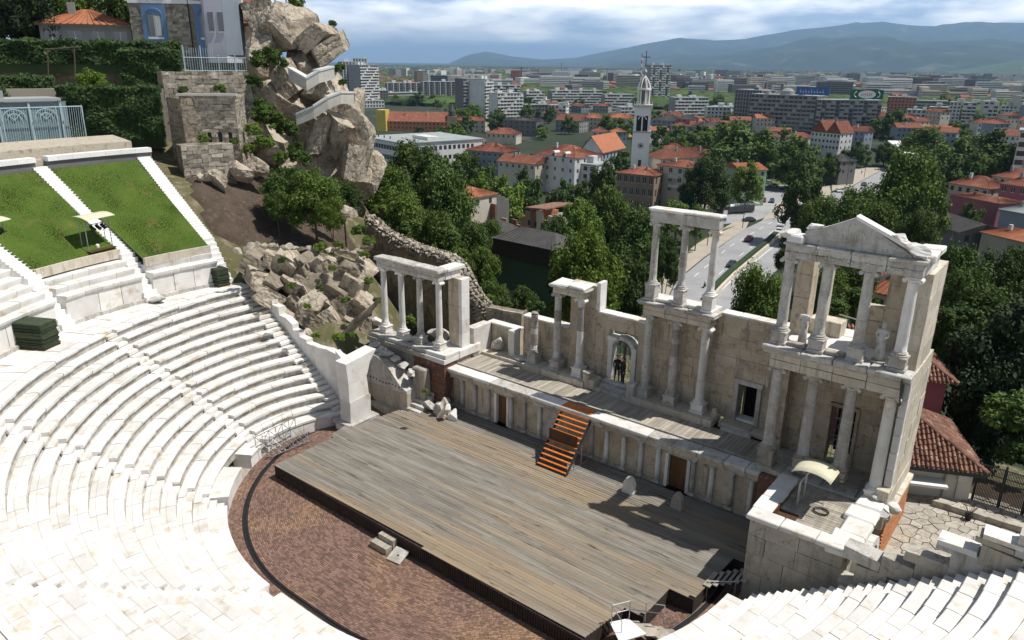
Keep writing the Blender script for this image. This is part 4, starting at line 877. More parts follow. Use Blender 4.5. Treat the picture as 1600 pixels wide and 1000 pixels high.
# ================================================================ PEOPLE / STATUES
def figure(name, pts, edges, rad, mt, parent, root=0, sub=2, sc=1.0):
    me = bpy.data.meshes.new(name); me.from_pydata(pts, edges, []); o = bpy.data.objects.new(name, me); COL.objects.link(o); o.parent = parent
    sk = o.modifiers.new('skin', 'SKIN'); sk.use_smooth_shade = True; sd = o.modifiers.new('sub', 'SUBSURF'); sd.levels = sub; sd.render_levels = sub
    for i, r in enumerate(rad): v = me.skin_vertices[0].data[i]; v.radius = (r, r) if not hasattr(r, '__len__') else r; v.use_root = i == root
    me.materials.append(MT[mt]); return o
def human(T_, cloth='cloth_dark', skin='skin', pose=0, legs='cloth_dark'):
    J = [(0, 0, .95), (0, 0, 1.15), (0, .01, 1.35), (0, .01, 1.48), (0, 0, 1.56), (.10, 0, .90), (.12, -.02, .50), (.13, .02, .08), (.13, -.12, .04), (-.10, 0, .90), (-.12, .03, .50), (-.14, .06, .08), (-.14, -.08, .04),
         (.19, .01, 1.40), (.25, .0, 1.14), (.24, -.10, .90), (-.19, .01, 1.40), (-.25, .02, 1.14), (-.22, -.06, .90)]
    E_ = [(0, 1), (1, 2), (2, 3), (3, 4), (0, 5), (5, 6), (6, 7), (7, 8), (0, 9), (9, 10), (10, 11), (11, 12), (2, 13), (13, 14), (14, 15), (2, 16), (16, 17), (17, 18)]
    R_ = [(.15, .11), (.14, .10), (.17, .11), .06, .055, .09, .065, .045, .035, .09, .065, .045, .035, .065, .048, .033, .065, .048, .033]
    b = figure('body', J, E_, R_, cloth, T_)
    h = M().lathe(0, -.01, [(.045, 1.53), (.075, 1.57), (.092, 1.64), (.088, 1.71), (.05, 1.755), (.01, 1.765)], 14); h.tube((0, -.095, 1.66), (0, -.12, 1.64), .014, n=5); h.tube((.085, 0, 1.66), (.1, .01, 1.65), .018, n=5); h.tube((-.085, 0, 1.66), (-.1, .01, 1.65), .018, n=5)
    ho = h.build('head', skin, T_, smooth=True); ho.data.transform(Matrix.Translation(Vector(T_.location)))   # head modelled about the figure's own origin
    hr = M().lathe(0, .02, [(.095, 1.64), (.10, 1.70), (.07, 1.77), (.01, 1.79)], 14).build('hair', 'black', T_, smooth=True); hr.data.transform(Matrix.Translation(Vector(T_.location)))
    for sx, x0, y0 in ((1, .24, -.10), (-1, -.22, -.06)):     # hands: palm, four fingers and thumb
        hm = M().hexa([(x0-.02, y0-.045, .80), (x0+.02, y0-.045, .80), (x0+.02, y0+.035, .80), (x0-.02, y0+.035, .80), (x0-.022, y0-.04, .89), (x0+.022, y0-.04, .89), (x0+.022, y0+.03, .89), (x0-.022, y0+.03, .89)])
        for q, l in enumerate((.06, .075, .07, .055)): yy = y0-.038+q*.022; hm.tube((x0, yy, .805), (x0-.01*sx, yy-.005, .805-l*.55), .010, n=5); hm.tube((x0-.01*sx, yy-.005, .805-l*.55), (x0-.03*sx, yy-.008, .805-l), .008, n=5)
        hm.tube((x0, y0-.04, .86), (x0-.01*sx, y0-.075, .82), .011, n=5); ob = hm.build('hand', skin, T_, smooth=True); ob.data.transform(Matrix.Translation(Vector(T_.location)))
    return b
for (x, y, z, rz, l) in ((3.95, 10.0, 4.48, .5, 'person in dark clothes standing in the arched doorway, the left one of the pair'), (4.45, 9.85, 4.48, -.4, 'person in dark clothes standing in the arched doorway, the right one of the pair')):
    T_ = thing('person', l, 'person', (x, y, z), 'people in the arched doorway', rz); human(T_)
def statue(x, y, z, h, label, head=True):
    T_ = thing('statue', label, 'statue', (x, y, z)); k = h/1.75
    M().cbox(x-.32, x+.32, y-.28, y+.28, z, z+.12, .02, .01).build('plinth', 'marble_grey', T_)
    J = [(0, 0, .95*k), (.01, 0, 1.15*k), (0, .01, 1.36*k), (0, .01, 1.46*k), (.09, -.03, .55*k), (.08, -.06, .12*k), (-.09, .02, .55*k), (-.10, .02, .12*k), (.2, .01, 1.38*k), (.25, -.03, 1.12*k), (.1, -.16, 1.12*k), (-.2, .01, 1.38*k), (-.26, .0, 1.12*k), (-.14, -.14, .98*k)]
    E_ = [(0, 1), (1, 2), (2, 3), (0, 4), (4, 5), (0, 6), (6, 7), (2, 8), (8, 9), (9, 10), (2, 11), (11, 12), (12, 13)]
    figure('body', [(a, b, c+.1) for a, b, c in J], E_, [(.2, .15), (.17, .13), (.19, .13), .08, .14, .10, .15, .11, .09, .07, .05, .09, .07, .05], 'statue_stone', T_)
    m = M()
    for i in range(15):     # toga folds
        a = i*.42; x0, y0 = x+.18*math.cos(a), y+.14*math.sin(a); m.tube((x0, y0, z+.14), (x+.17*math.cos(a+.5), y+.12*math.sin(a+.5), z+1.05*k), .035, .02, n=6)
    for i in range(6): m.tube((x-.2, y-.12, z+(.9+.06*i)*k), (x+.2, y-.15+.02*i, z+(1.2+.05*i)*k), .03, .02, n=6)
    m.build('drapery', 'statue_stone', T_, smooth=True)
    if head:
        M().lathe(x, y, [(.05, z+1.5*k+.08), (.085, z+1.56*k+.1), (.1, z+1.65*k+.1), (.07, z+1.75*k+.1), (.01, z+1.78*k+.1)], 12).tube((x, y-.09, z+1.66*k+.1), (x, y-.12, z+1.63*k+.1), .02, n=5).build('head', 'statue_stone', T_, smooth=True)
statue(16.1, 6.75, 10.92, 1.75, 'headless draped marble statue between the two left upper columns of the pavilion', False)
statue(19.68, 6.6, 10.96, 1.85, 'draped marble statue with a small head between the two right upper columns of the pavilion', True)
# ================================================================ RIGHT WING (versura) with plank terrace
rw = thing('right_wing', 'pale stone side wing with white rimmed plank terrace in front of the right pavilion', 'stage wing', (18.6, 3.5, 0))
wall(rw, FX(.72), 16.65, 20.8, -.4, lambda s: 4.25, 0, .55, 'wing_stone', .95, 1.9, gap=.012)
wall(rw, FYp(16.62), 1.28, 5.2, -.4, lambda s: 4.25, 0, .5, 'wing_stone', .9, 1.5)
M().box(17.1, 20.9, 1.3, 6.0, 2.6, 4.02).build('terrace_core', 'wing_stone', rw)
for a, b in ((16.5, 18.0), (18.02, 19.6), (19.62, 20.9)): M().cbox(a, b, .55, 1.42, 4.27, 4.52, .04, .02).build('coping_stone', 'marble', rw)
for a, b in ((1.44, 2.7), (2.72, 3.9), (3.92, 5.2)): M().cbox(16.45, 17.35, a, b, 4.27, 4.50, .04, .03).build('coping_stone', 'marble', rw)
for a, b, e in ((.55, 2.2, .0), (2.22, 3.6, .15), (3.62, 4.8, -.1), (4.82, 6.0, .12)): M().cbox(20.0+e, 21.3, a, b, 4.1, 4.46+random.uniform(-.05, .05), .07, .06).build('coping_stone', 'marble', rw)
y = 1.45
while y < 6.0:
    for a, b in ((17.36, 18.6), (18.61, 20.1)): M().box(a, b, y+.008, y+.19, 4.03, 4.12+random.uniform(-.006, .006)).build('plank', 'floor_wood', rw)
    y += .2
M().cbox(15.3, 16.6, 5.35, 5.8, .6, 3.9, .02, .02).build('corner_pier', 'brick', rw)
# arch on its outer side
am = M()
for i in range(7):
    a0, a1 = math.pi*(1-i/7), math.pi*(1-(i+1)/7); f = lambda a, r: (3.4+r*math.cos(a), 2.5+r*math.sin(a))
    p = [f(a0-.01, .9), f(a0-.01, 1.3), f(a1+.01, 1.3), f(a1+.01, .9)]; M().slabX([p[0], p[3], p[2], p[1]], 20.75, 21.5).build('arch_stone', 'marble', rw)
for y0 in (2.12, 4.3): M().cbox(20.8, 21.45, y0, y0+.4, .3, 2.5, .02, .02).build('arch_pier', 'marble', rw)
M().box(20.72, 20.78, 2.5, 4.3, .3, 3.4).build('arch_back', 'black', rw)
for x, y, z, s_ in ((21.3, 5.6, 4.2, .35), (21.6, 6.3, 3.9, .4), (20.9, 5.9, 4.5, .35), (21.4, 4.9, 4.3, .3)): rock('stone_fragment', None, None, (x, y, z), (s_, s_*.8, s_*.6), (random.random(), 0, random.random()*3), int(x*100), 'marble', 11, .05, rw, sub=3)
# canopy on metal frame
T_ = thing('metal_canopy', 'small curved cream canopy on a bent tubular metal frame on the right terrace', 'canopy', (18.3, 3.6, 4.12))
ZC = 4.12
cm_ = M(); n = 10; vs = []
for i in range(n+1):
    a = math.radians(160-140*i/n); x = 18.45+.95*math.cos(a); z = ZC+1.75+.42*math.sin(a)
    for y in (2.9, 4.3): vs += [(x, y, z), (x, y, z+.03)]
fs = []
for i in range(n): b = 4*i; fs += [(b, b+2, b+6, b+4), (b+1, b+5, b+7, b+3), (b, b+4, b+5, b+1), (b+2, b+3, b+7, b+6)]
cm_.add(vs, fs).build('canopy_sheet', 'canopy', T_, smooth=True)
fm = M()
for y in (3.05, 3.25, 4.0, 4.15): fm.path([(18.0, y-.1, ZC), (18.0, y-.05, ZC+1.45), (18.35, y, ZC+2.1)], .022); 
for z in (.4, .9): fm.tube((18.0, 2.97, ZC+z), (18.0, 4.1, ZC+z), .02)
fm.path([(17.7, 2.8, ZC+.02), (18.9, 2.8, ZC+.02), (18.9, 4.3, ZC+.02), (17.7, 4.3, ZC+.02), (17.7, 2.8, ZC+.02)], .025); fm.build('frame', 'metal_grey', T_)
cb = M()
for k in range(3):
    for i in range(16): a, b = i*.39, (i+1)*.39; r = .3+.03*k; cb.tube((19.0+r*math.cos(a), 3.5+r*.8*math.sin(a), ZC+.04+.03*k), (19.0+r*math.cos(b), 3.5+r*.8*math.sin(b), ZC+.04+.03*k), .018, n=5)
tag(cb.build('cable_coil', 'black'), 'black cable coil lying beside the curved canopy', 'cable')
T_ = thing('wooden_hatch', 'dark open wooden hatch with a low board box at the corner of the right terrace', 'hatch', (17.7, 1.8, 4.12))
M().box(17.45, 18.3, 1.55, 2.5, 4.13, 4.18).build('lid', 'dark_wood', T_); M().box(17.45, 18.3, 1.5, 1.55, 4.13, 4.45).build('side_board', 'dark_wood', T_); M().box(17.4, 17.45, 1.5, 2.5, 4.13, 4.5).build('side_board', 'dark_wood', T_)
# ================================================================ RIGHT ANALEMMA WALL (big blocks along the seat ends)
T_ = thing('block_side_wall', 'wall of big irregular grey blocks with white broken tops along the right seats', 'wall', (24, .2, 3))
def Fa(s, t, z): return (s, -.05-.075*(s-20.9)+t, z)
tops = [(20.9, 4.55), (23.0, 3.9), (23.05, 4.6), (24.4, 4.4), (24.45, 5.1), (25.3, 5.0), (25.35, 5.9), (26.9, 5.7), (26.95, 6.7), (28.8, 7.0), (31, 7.7)]
tops = [(20.9, 5.05), (22.9, 5.25), (23.3, 5.9), (24.3, 6.2), (24.5, 6.9), (25.6, 7.2), (25.8, 7.7), (27.0, 8.3), (28.0, 8.8), (31, 9.4)]
def tpf(s):
    for (a, za), (b, zb) in zip(tops, tops[1:]):
        if a <= s <= b: return za+(zb-za)*(s-a)/(b-a)
    return tops[0][1]
z = .5; row = 0
while z < 9:
    h = random.uniform(.85, 1.15); s = 20.9+random.uniform(0, .6)*(row % 2)
    while s < 30.5:
        e = s+random.uniform(1.1, 2.1); low = 1.3+(s-17)*.66-1.2
        tt = min(z+h-.012, tpf((s+e)/2))
        if tt-z > .1 and z+h > low:
            top = tt < z+h-.01
            c = [Fa(s+.015, random.uniform(-.05, .05), z+.012), Fa(e-.015, random.uniform(-.05, .05), z+.012), Fa(e-.015, .7, z+.012), Fa(s+.015, .7, z+.012), Fa(s+.015, 0, tt+random.uniform(-.08, .08)), Fa(e-.015, 0, tt+random.uniform(-.12, .12)), Fa(e-.015, .75, tt), Fa(s+.015, .75, tt)]
            M().hexa(c, .02).build('wall_block', 'wing_stone' if random.random() < .7 else 'marble_grey', T_)
        s = e
    z += h; row += 1
s = 20.95
while s < 30.3:
    e = s+random.uniform(1.0, 2.0)
    if random.random() < .72:
        zz = tpf((s+e)/2)+.02; M().hexa([Fa(s+.02, -.08, zz-.14), Fa(e-.02, -.08, zz-.12), Fa(e-.02, .85, zz-.12), Fa(s+.02, .85, zz-.14), Fa(s+.02, -.04, zz+.05), Fa(e-.02, -.04, zz+.04), Fa(e-.02, .8, zz+.06), Fa(s+.02, .8, zz+.04)], .04).build('top_stone', 'marble', T_)
    s = e
# ================================================================ ORANGE STAIRS
T_ = thing('orange_staircase', 'steep open staircase with orange wooden treads up to the raised stage', 'staircase', (3.7, 4.3, ZD))
x0, x1, n = 2.75, 4.85, 13
for i in range(n):
    t = i/(n-1); y = 3.05+2.5*t; z = ZD+.12+2.93*t; M().box(x0, x1, y, y+.2+(.5 if i == n-1 else 0), z, z+.045).build('tread', 'orange_wood', T_)
for x in (x0-.04, x1): M().hexa([(x, 2.95, ZD), (x+.05, 2.95, ZD), (x+.05, 3.2, ZD), (x, 3.2, ZD), (x, 5.65, ZD+2.98), (x+.05, 5.65, ZD+2.98), (x+.05, 5.85, ZD+2.85), (x, 5.85, ZD+2.85)]).build('stringer', 'metal_dark', T_)
for x in (x0, x1):
    for y, z in ((3.9, 1.0), (4.7, 1.95), (5.4, 2.75)): M().tube((x, y, ZD), (x, y, ZD+z), .025).build('post', 'metal_grey', T_)
    M().tube((x, 3.2, ZD+.05), (x, 5.4, ZD+.05), .02).build('brace', 'metal_grey', T_)
M().box(x0+.02, x1-.02, 4.2, 4.23, ZD+1.3, ZD+2.1).build('riser_board', 'dark_wood', T_)
# small steps in front of the deck, square plate
T_ = thing('box_step', 'grey wooden two step block against the front edge of the plank stage', 'steps', (1.0, -7.4, 0))
M().box(.25, 1.35, -7.5, -7.15, .0, .62).build('upper_step', 'floor_wood', T_); M().box(.1, 1.3, -7.95, -7.52, 0, .34).build('lower_step', 'floor_wood', T_)
T_ = thing('square_plate', 'square pale plate with a dark hole leaning beside the stage step block', 'plate', (2.1, -7.6, 0))
M().hexa([(1.6, -8.2, .03), (2.45, -8.1, .03), (2.35, -7.3, .3), (1.5, -7.4, .3), (1.6, -8.2, .09), (2.45, -8.1, .09), (2.35, -7.3, .36), (1.5, -7.4, .36)]).build('panel', 'marble_grey', T_)
M().lathe(2.0, -7.75, [(.06, .2), (.06, .235)], 10).build('hole', 'black', T_)
# steel bridge over the drain at the left
T_ = thing('steel_bridge', 'grey steel lattice gangway crossing from the seats to the orchestra at the left', 'gangway', (-12.9, -3.4, 0))
A_, B_ = ptZ(424, 716, .1), ptZ(484, 690, .1); A2, B2 = ptZ(400, 700, .9), ptZ(462, 668, .9)
a, b = Vector(A_), Vector(B_); c, d = Vector(A2), Vector(B2); m = M()
for p, q in ((a, b), (c, d)):
    for h in (.1, .75): m.tube(p+Vector((0, 0, h)), q+Vector((0, 0, h)), .03)
    for i in range(7): f = p.lerp(q, i/6); m.tube(f+Vector((0, 0, .1)), f+Vector((0, 0, .75)), .02); 
    for i in range(6): m.tube(p.lerp(q, i/6)+Vector((0, 0, .1 if i % 2 else .75)), p.lerp(q, (i+1)/6)+Vector((0, 0, .75 if i % 2 else .1)), .02)
m.build('side_truss', 'metal_grey', T_); m = M()
for i in range(9): m.tube(a.lerp(b, i/8)+Vector((0, 0, .12)), c.lerp(d, i/8)+Vector((0, 0, .12)), .025)
m.build('cross_bars', 'metal_grey', T_)
m = M(); m.box(-.01, .01, 0, .01, 0, .01); m = M()
for i in range(5): p = c.lerp(d, i/4); m.tube(p+Vector((0, 0, .4)), p+Vector((-.2, -.1, 1.25)), .012)
m.path([c.lerp(d, i/4)+Vector((-.2, -.1, 1.25)) for i in range(5)], .012); m.build('handrail', 'metal_grey', T_)
# railed bridge at the lower right
T_ = thing('railed_steps', 'white railed wooden steps between the right seats and the lower corner of the stage', 'steps', tuple(ptZ(985, 970, .5)))
a, b, c, d = [Vector(ptZ(u, v, .95)) for u, v in ((953, 972), (982, 966), (1010, 990), (968, 1003))]
M().hexa([tuple(q-Vector((0, 0, .06))) for q in (a, d, c, b)]+[tuple(q) for q in (a, d, c, b)]).build('landing', 'marble_fresh', T_)
for i in range(5):
    p = b+(Vector((.42, .30, 0))*i); q = c+(Vector((.42, .30, 0))*i); z = -.12*(i+1); M().hexa([tuple(v_+Vector((0, 0, zz))) for zz in (z-.05, z) for v_ in (p, q, q+Vector((.36, .26, 0)), p+Vector((.36, .26, 0)))]).build('tread', 'floor_wood', T_)
m = M(); P = [Vector(ptZ(u, v, 1.9)) for u, v in ((957, 946), (985, 939), (1010, 942), (1039, 946))]
for dz in (0, -.45): m.path([p+Vector((0, 0, dz)) for p in P], .022)
for p in P: m.tube(p, p-Vector((0, 0, 1.0)), .022)
q = P[0]; r = Vector(ptZ(972, 972, 1.5)); m.tube(q, r, .02); m.tube(r, r-Vector((0, 0, .8)), .02); m.build('handrail', 'metal_grey', T_)
# grey steps in shade right of the deck
T_ = thing('grey_steps', 'short grey plank steps in the shade at the right corner of the stage', 'steps', tuple(ptZ(1130, 900, .5)))
for i in range(6): 
    p = Vector(ptZ(1112+i*11, 905-i*1.5, 1.0)); M().box(p.x-.16, p.x+.16, p.y-.6, p.y+.6, p.z-.06, p.z).build('tread', 'floor_wood', T_)
m = M(); p, q = Vector(ptZ(1106, 908, 1.1)), Vector(ptZ(1150, 909, 1.1)); m.tube(p, q, .03); m.tube(p, p-Vector((0, 0, 1)), .03); m.tube(q, q-Vector((0, 0, 1)), .03); m.build('handrail', 'metal_grey', T_)
# ================================================================ STACKS, LIGHT STANDS
def stack(u, v, label, w, d, n, rz, seed):
    random.seed(seed); p = ptZ(u, v, wz); T_ = thing('board_stack', label, 'stack of boards', tuple(p), 'stacks of green boards on the walkway', rz)
    z = .12
    pal = M().box(-w/2, w/2, -d/2, d/2, .0, .1); o = pal.mesh('pallet'); o.materials.append(MT['dark_wood']); inst('pallet', o, T_)
    for i in range(n):
        h = random.uniform(.07, .11); dx, dy = random.uniform(-.05, .05), random.uniform(-.05, .05); me = M().cbox(-w/2+dx, w/2+dx, -d/2+dy, d/2+dy, z, z+h, .015, .012).mesh('board'); me.materials.append(MT['green_tarp']); inst('board', me, T_); z += h+.008
stack(341, 444, 'stack of dark green boards on the walkway, the farther right one', 1.9, 1.0, 13, math.radians(-2), 5)
stack(60, 541, 'stack of dark green boards on the walkway at the left edge, the nearer one', 2.0, 1.3, 15, math.radians(28), 6)
rock('carved_block', 'low carved stone block on the walkway right of the upper tier stair', 'stone block', tuple(ptZ(243, 466, wz+.3)), (.7, .35, .3), (0, 0, .3), 51, 'marble_grey', 10, .04)
def light_stand(p, rz, label):
    T_ = thing('lighting_stand', label, 'lighting stand', tuple(p), 'lighting stands below the lawns', rz)
    def add(nm, m, mt): me = m.mesh(nm); me.materials.append(MT[mt]); return inst(nm, me, T_)
    for x in (-.95, .95): add('post', M().tube((x, 0, 0), (x, 0, 2.1), .035).tube((x, .6, 0), (x, .6, 2.3), .03).tube((x, -.3, .04), (x, .9, .04), .035), 'metal_grey')
    m = M(); vs = []
    for i in range(7):
        t = i/6; y = -.5+1.5*t; z = 2.2+.28*math.sin(t*math.pi*.6+.4)
        vs += [(-1.15, y, z), (1.15, y, z), (1.15, y, z+.03), (-1.15, y, z+.03)]
    fs = [(0, 1, 2, 3)[::-1], (24, 25, 26, 27)]
    for i in range(6): b = 4*i; fs += [(b+k, b+(k+1) % 4, b+4+(k+1) % 4, b+4+k) for k in range(4)]
    add('canopy_sheet', m.add(vs, fs), 'canopy'); add('cross_bar', M().tube((-.95, .1, 1.85), (.95, .1, 1.85), .03), 'metal_grey'); add('deck_board', M().box(-1.05, 1.05, -.3, .5, .0, .07), 'dark_wood')
    for i, x in enumerate((-.35, .1, .5)): add('spotlight', M().tube((x, -.15, 1.5), (x, .25, 1.7), .13, .10, n=12).box(x-.02, x+.02, .05, .12, 1.65, 1.85), 'black')
    add('junction_box', M().lathe(-.0, .3, [(.12, .07), (.13, .3), (.05, .38)], 10), 'white')
p = ptZ(158, 390, 11.2); light_stand(p, math.radians(105+0), 'lighting stand with curved roof and black spotlights at the foot of the lawns')
p = ptZ(-4, 402, 11.6); light_stand(p, math.radians(118), 'lighting stand cut by the left picture edge, only one post visible')
for (u, v, z, w_, l) in ((247, 372, 10.9, .3, 'small brown and white board lying on the right lawn'), (270, 375, 10.8, .28, 'small dark plate lying on the right lawn')):
    p = ptZ(u, v, z); o = M().box(p[0]-.25, p[0]+.25, p[1]-w_, p[1]+w_, p[2]-.05, p[2]+.12).build('small_board', 'pale_stone'); tag(o, l, 'board')
# ================================================================ FOLIAGE
def leaf_mesh(name, n, size, seed, kind='round', clumps=46):
    r = np.random.default_rng(seed); 
    if kind == 'box': C_ = r.uniform(-1, 1, (clumps, 3)); C_[:, 2] = r.uniform(-1, 1, clumps); sg = .22
    else:
        C_ = r.normal(size=(clumps, 3)); C_ /= np.linalg.norm(C_, axis=1)[:, None]; C_[:, 2] = np.where(C_[:, 2] < -.78, -C_[:, 2], C_[:, 2]); C_ *= r.uniform(.45, .96, (clumps, 1)); sg = .145
        if kind == 'cone': C_[:, 2] = r.uniform(-1, 1, clumps)**1; h = (1-(C_[:, 2]+1)/2)*.85+.08; a = r.uniform(0, 6.28, clumps); q = r.uniform(.4, 1, clumps); C_[:, 0] = np.cos(a)*h*q; C_[:, 1] = np.sin(a)*h*q; sg = .10
    idx = r.integers(0, clumps, n); sz = r.uniform(.6, 1.25, clumps)
    D = r.normal(size=(n, 3)); D /= np.linalg.norm(D, axis=1)[:, None]; P = C_[idx]+D*(r.uniform(.4, 1.25, (n, 1)))*sg*1.55*sz[idx][:, None]
    if kind == 'box': P = r.uniform(-1, 1, (n, 3)); ax_ = r.integers(0, 3, n); s_ = np.sign(r.uniform(-1, 1, n)); s_[ax_ == 2] = 1; P[np.arange(n), ax_] = s_*r.uniform(.8, 1.04, n)
    nrm = D+np.array([0, 0, .5])+r.normal(size=(n, 3))*.55; nrm /= np.linalg.norm(nrm, axis=1)[:, None]
    t = np.cross(nrm, r.normal(size=(n, 3))); t /= np.linalg.norm(t, axis=1)[:, None]; b = np.cross(nrm, t); s = size*r.uniform(.6, 1.35, (n, 1))
    V = np.stack([P-t*s, P-b*s*.55, P+t*s, P+b*s*.55], 1).reshape(-1, 3); F = np.arange(4*n).reshape(-1, 4)
    me = bpy.data.meshes.new(name); me.vertices.add(4*n); me.vertices.foreach_set('co', V.ravel()); me.loops.add(4*n); me.loops.foreach_set('vertex_index', F.ravel()); me.polygons.add(n)
    me.polygons.foreach_set('loop_start', np.arange(0, 4*n, 4)); me.polygons.foreach_set('loop_total', np.full(n, 4)); me.update(); return me
LM = {}
for mt in ('leaf_dark', 'leaf_mid', 'leaf_light', 'leaf_con'):
    for q, (n, s, cl) in (('n', (24000, .040, 95)), ('m', (8500, .062, 64)), ('f', (1900, .115, 30))):
        for v_ in range(2 if q == 'n' else 3):
            me = leaf_mesh('crown', n, s, hash((q, v_)) % 1000 if False else 17*v_+len(q)+n, 'round', cl); me.materials.append(MT[mt]); LM[mt, q, v_] = me
cone = leaf_mesh('crown', 5000, .06, 5, 'cone', 90); cone.materials.append(MT['leaf_con'])
TR = M().tube((0, 0, 0), (.02, .02, .62), .045, .03, 8).tube((.02, .02, .58), (.25, .1, .95), .022, .01, 6).tube((.02, .02, .5), (-.22, .12, .9), .02, .01, 6).tube((.02, .02, .6), (0, -.2, 1), .02, .008, 6).mesh('trunk'); TR.materials.append(MT['bark'])
def tree(name, label, x, y, z0, ztop, rad, mt='leaf_dark', q='m', group=None, cat='tree', squash=None, seed=None):
    sd = random.randrange(1000); H = ztop-z0; T_ = thing(name, label, cat, (x, y, z0), group); rz = (squash or min(max(min(rad*.95, H*.52), H*.45), rad*1.5)); cz = H-rz
    k = sd % (2 if q == 'n' else 3)
    inst('crown', LM[mt, q, k], T_, (0, 0, cz), (0, 0, sd*.37), (rad, rad*random.uniform(.85, 1.1), rz))
    if H > rz*1.2: t = inst('trunk', TR, T_, (0, 0, -.2), (0, 0, sd), (max(rad*1.2, 1), max(rad*1.2, 1), cz+.5))
    return T_
def treepx(label, u, vt, d, rpx, mt='leaf_dark', q='m', name='leafy_tree', group=None, zmin=None, sq=1.0, hpx=None):
    """tree whose crown top is sighted at (u,vt) at distance d, crown radius rpx"""
    p = ptD(u, vt, d); r = rpx*math.hypot(d, CAM[2]-p[2])/FPX; zb = tz(p[0], p[1]) if zmin is None else zmin
    zb = min(zb, p[2]-r*1.3); return tree(name, label, p[0], p[1], zb, p[2], r, mt, q, group, squash=(hpx*d/FPX if hpx else None))
BM = leaf_mesh('foliage', 2600, .085, 99, 'round', 30); BMS = {}
for mt in ('leaf_dark', 'leaf_mid', 'leaf_light', 'leaf_ivy'): b_ = BM.copy(); b_.materials.clear(); b_.materials.append(MT[mt]); BMS[mt] = b_
def bush(label, p, r, mt='leaf_mid', h=None, name='bush', group=None):
    o = inst(name, BMS[mt], None, p, (0, 0, random.random()*6), (r, r*random.uniform(.8, 1.1), h or r*.8)); return tag(o, label, 'bush', group)
def bushpx(label, u, v, d, rpx, mt='leaf_mid', hpx=None, **k):
    p = ptD(u, v, d); s = d/FPX*1.03; return bush(label, p, rpx*s, mt, (hpx or rpx*.8)*s, **k)
# ================================================================ LEFT HILL: rocks
random.seed(5)
rg = thing('square_jointed_outcrop', 'weathered grey brown rock outcrop broken into tilted square blocks above the left parapet', 'rock outcrop', tuple(ptD(490, 500, 56)))
blk = []
for j in range(5):
    for i in range(8):
        if random.random() < .12: continue
        u, v = 402+i*24-j*2+(j % 2)*10, 402+j*27+i*2.0; 
        if u > 596-j*4 or u < 392+max(0, j-1)*24 or v > 528: continue
        blk.append((u+random.uniform(-4, 4), v+random.uniform(-3, 3), 58.4-j*.95+random.uniform(-.3, .3), random.uniform(19, 30), random.uniform(12, 21), random.uniform(28, 50)))
for i, (u, v, d, w_, h_, tilt) in enumerate(blk):
    s = d/FPX*1.05; rock('rock_block', None, None, ptD(u, v+5, d+1.9), (w_*s*1.1, random.uniform(1.6, 2.4), h_*s), (random.uniform(-.2, .25), math.radians(tilt), -AZ+random.uniform(-.35, .35)+.1), 200+i, 'rock' if i % 3 else 'rock_dark', 3, .035, rg, sub=4, blocky=True)
rock('rock_core', None, None, ptD(488, 462, 59.3), (6.2, 2.2, 4.3), (0, .3, -AZ), 251, 'rock_dark', 14, .08, rg)
rock('fallen_column', 'leaning grey stone column piece beside the square jointed outcrop', 'column piece', ptD(560, 500, 54.5), (.35, .35, 2.6), (.2, .75, -AZ), 252, 'rock', 8, .02)
# row of rough stones on top edge of the outcrop
T_ = thing('dry_stone_edging', 'rough line of stones along the top of the square jointed outcrop', 'stone edging', tuple(ptD(450, 382, 57)))
for i in range(20):
    u = 372+i*10; v = 372+14*(i/20)+random.uniform(-2, 2) if i > 3 else 385-i*4; rock('edging_stone', None, None, ptD(u, v+8, 57.5+i*.12), (random.uniform(.3, .5), .3, .25), (0, 0, random.random()*3), 260+i, 'rubble', 9, .05, T_, sub=2)
# cliffs
cl = [
 ('huge pale cliff boulder bulging behind the trees, below the concrete ledge', 530, 226, 84, 46, 66, 18),
 ('fractured slab leaning against the left of the huge cliff boulder', 503, 212, 80.8, 20, 44, 26), ('cracked slab on the lower right of the huge cliff boulder', 556, 252, 81.2, 17, 38, 14), ('flat broken slab across the middle of the huge cliff boulder', 528, 196, 80.8, 24, 20, 40),
 ('tall narrow cliff face under the right end of the concrete ledge', 552, 196, 86, 19, 46, 8),
 ('lower right slab of the split overhanging boulder on the cliff top', 515, 78, 87, 38, 19, -36),
 ('upper left slab of the split overhanging boulder on the cliff top', 496, 60, 89, 36, 17, -34),
 ('rounded overhanging boulder left of the split one on the cliff top', 455, 50, 90, 34, 34, 20),
 ('tall dark boulder behind the blue and white house', 410, 34, 94, 26, 34, -10),
 ('pale boulder beside the railing below the blue and white house', 412, 84, 89, 24, 30, 35),
 ('steep light slab under the upper concrete wall of the cliff', 452, 126, 86, 18, 34, -28),
 ('bulging boulder between the two concrete walls of the cliff', 508, 142, 86, 36, 26, 10),
 ('long curved sloping boulder left of the lower concrete ledge', 440, 156, 86, 50, 22, 38),
 ('boulder below the lower concrete ledge left of the huge one', 478, 196, 84.5, 30, 38, 25),
 ('broken boulder slope right of the square stone tower', 430, 228, 83, 36, 34, 32),
 ('dark boulder foot behind the dense trees', 485, 262, 83, 44, 34, 12),
 ('lowest cliff boulder at the right edge above the curved rubble wall', 572, 282, 85, 22, 34, 20),
 ('dark boulder filling the hollow under the split overhanging boulder', 478, 104, 90, 34, 26, 5)]
for i, (l, u, v, d, w_, h_, t) in enumerate(cl):
    s = d/FPX; rock('cliff_boulder', l, 'boulder', ptD(u, v, d+1.5), (w_*s*(.92 if i == 0 else 1.02), 3.0, h_*s*(.98 if i == 0 else 1.04)), (random.uniform(-.15, .15), math.radians(t), -AZ+random.uniform(-.25, .25)), 300+i, 'rock', 10 if i not in (1, 2, 3, 5, 6, 8, 10) else 3, .024, sub=6, blocky=i in (1, 2, 3, 5, 6, 8, 10), dr=(.60, .86))
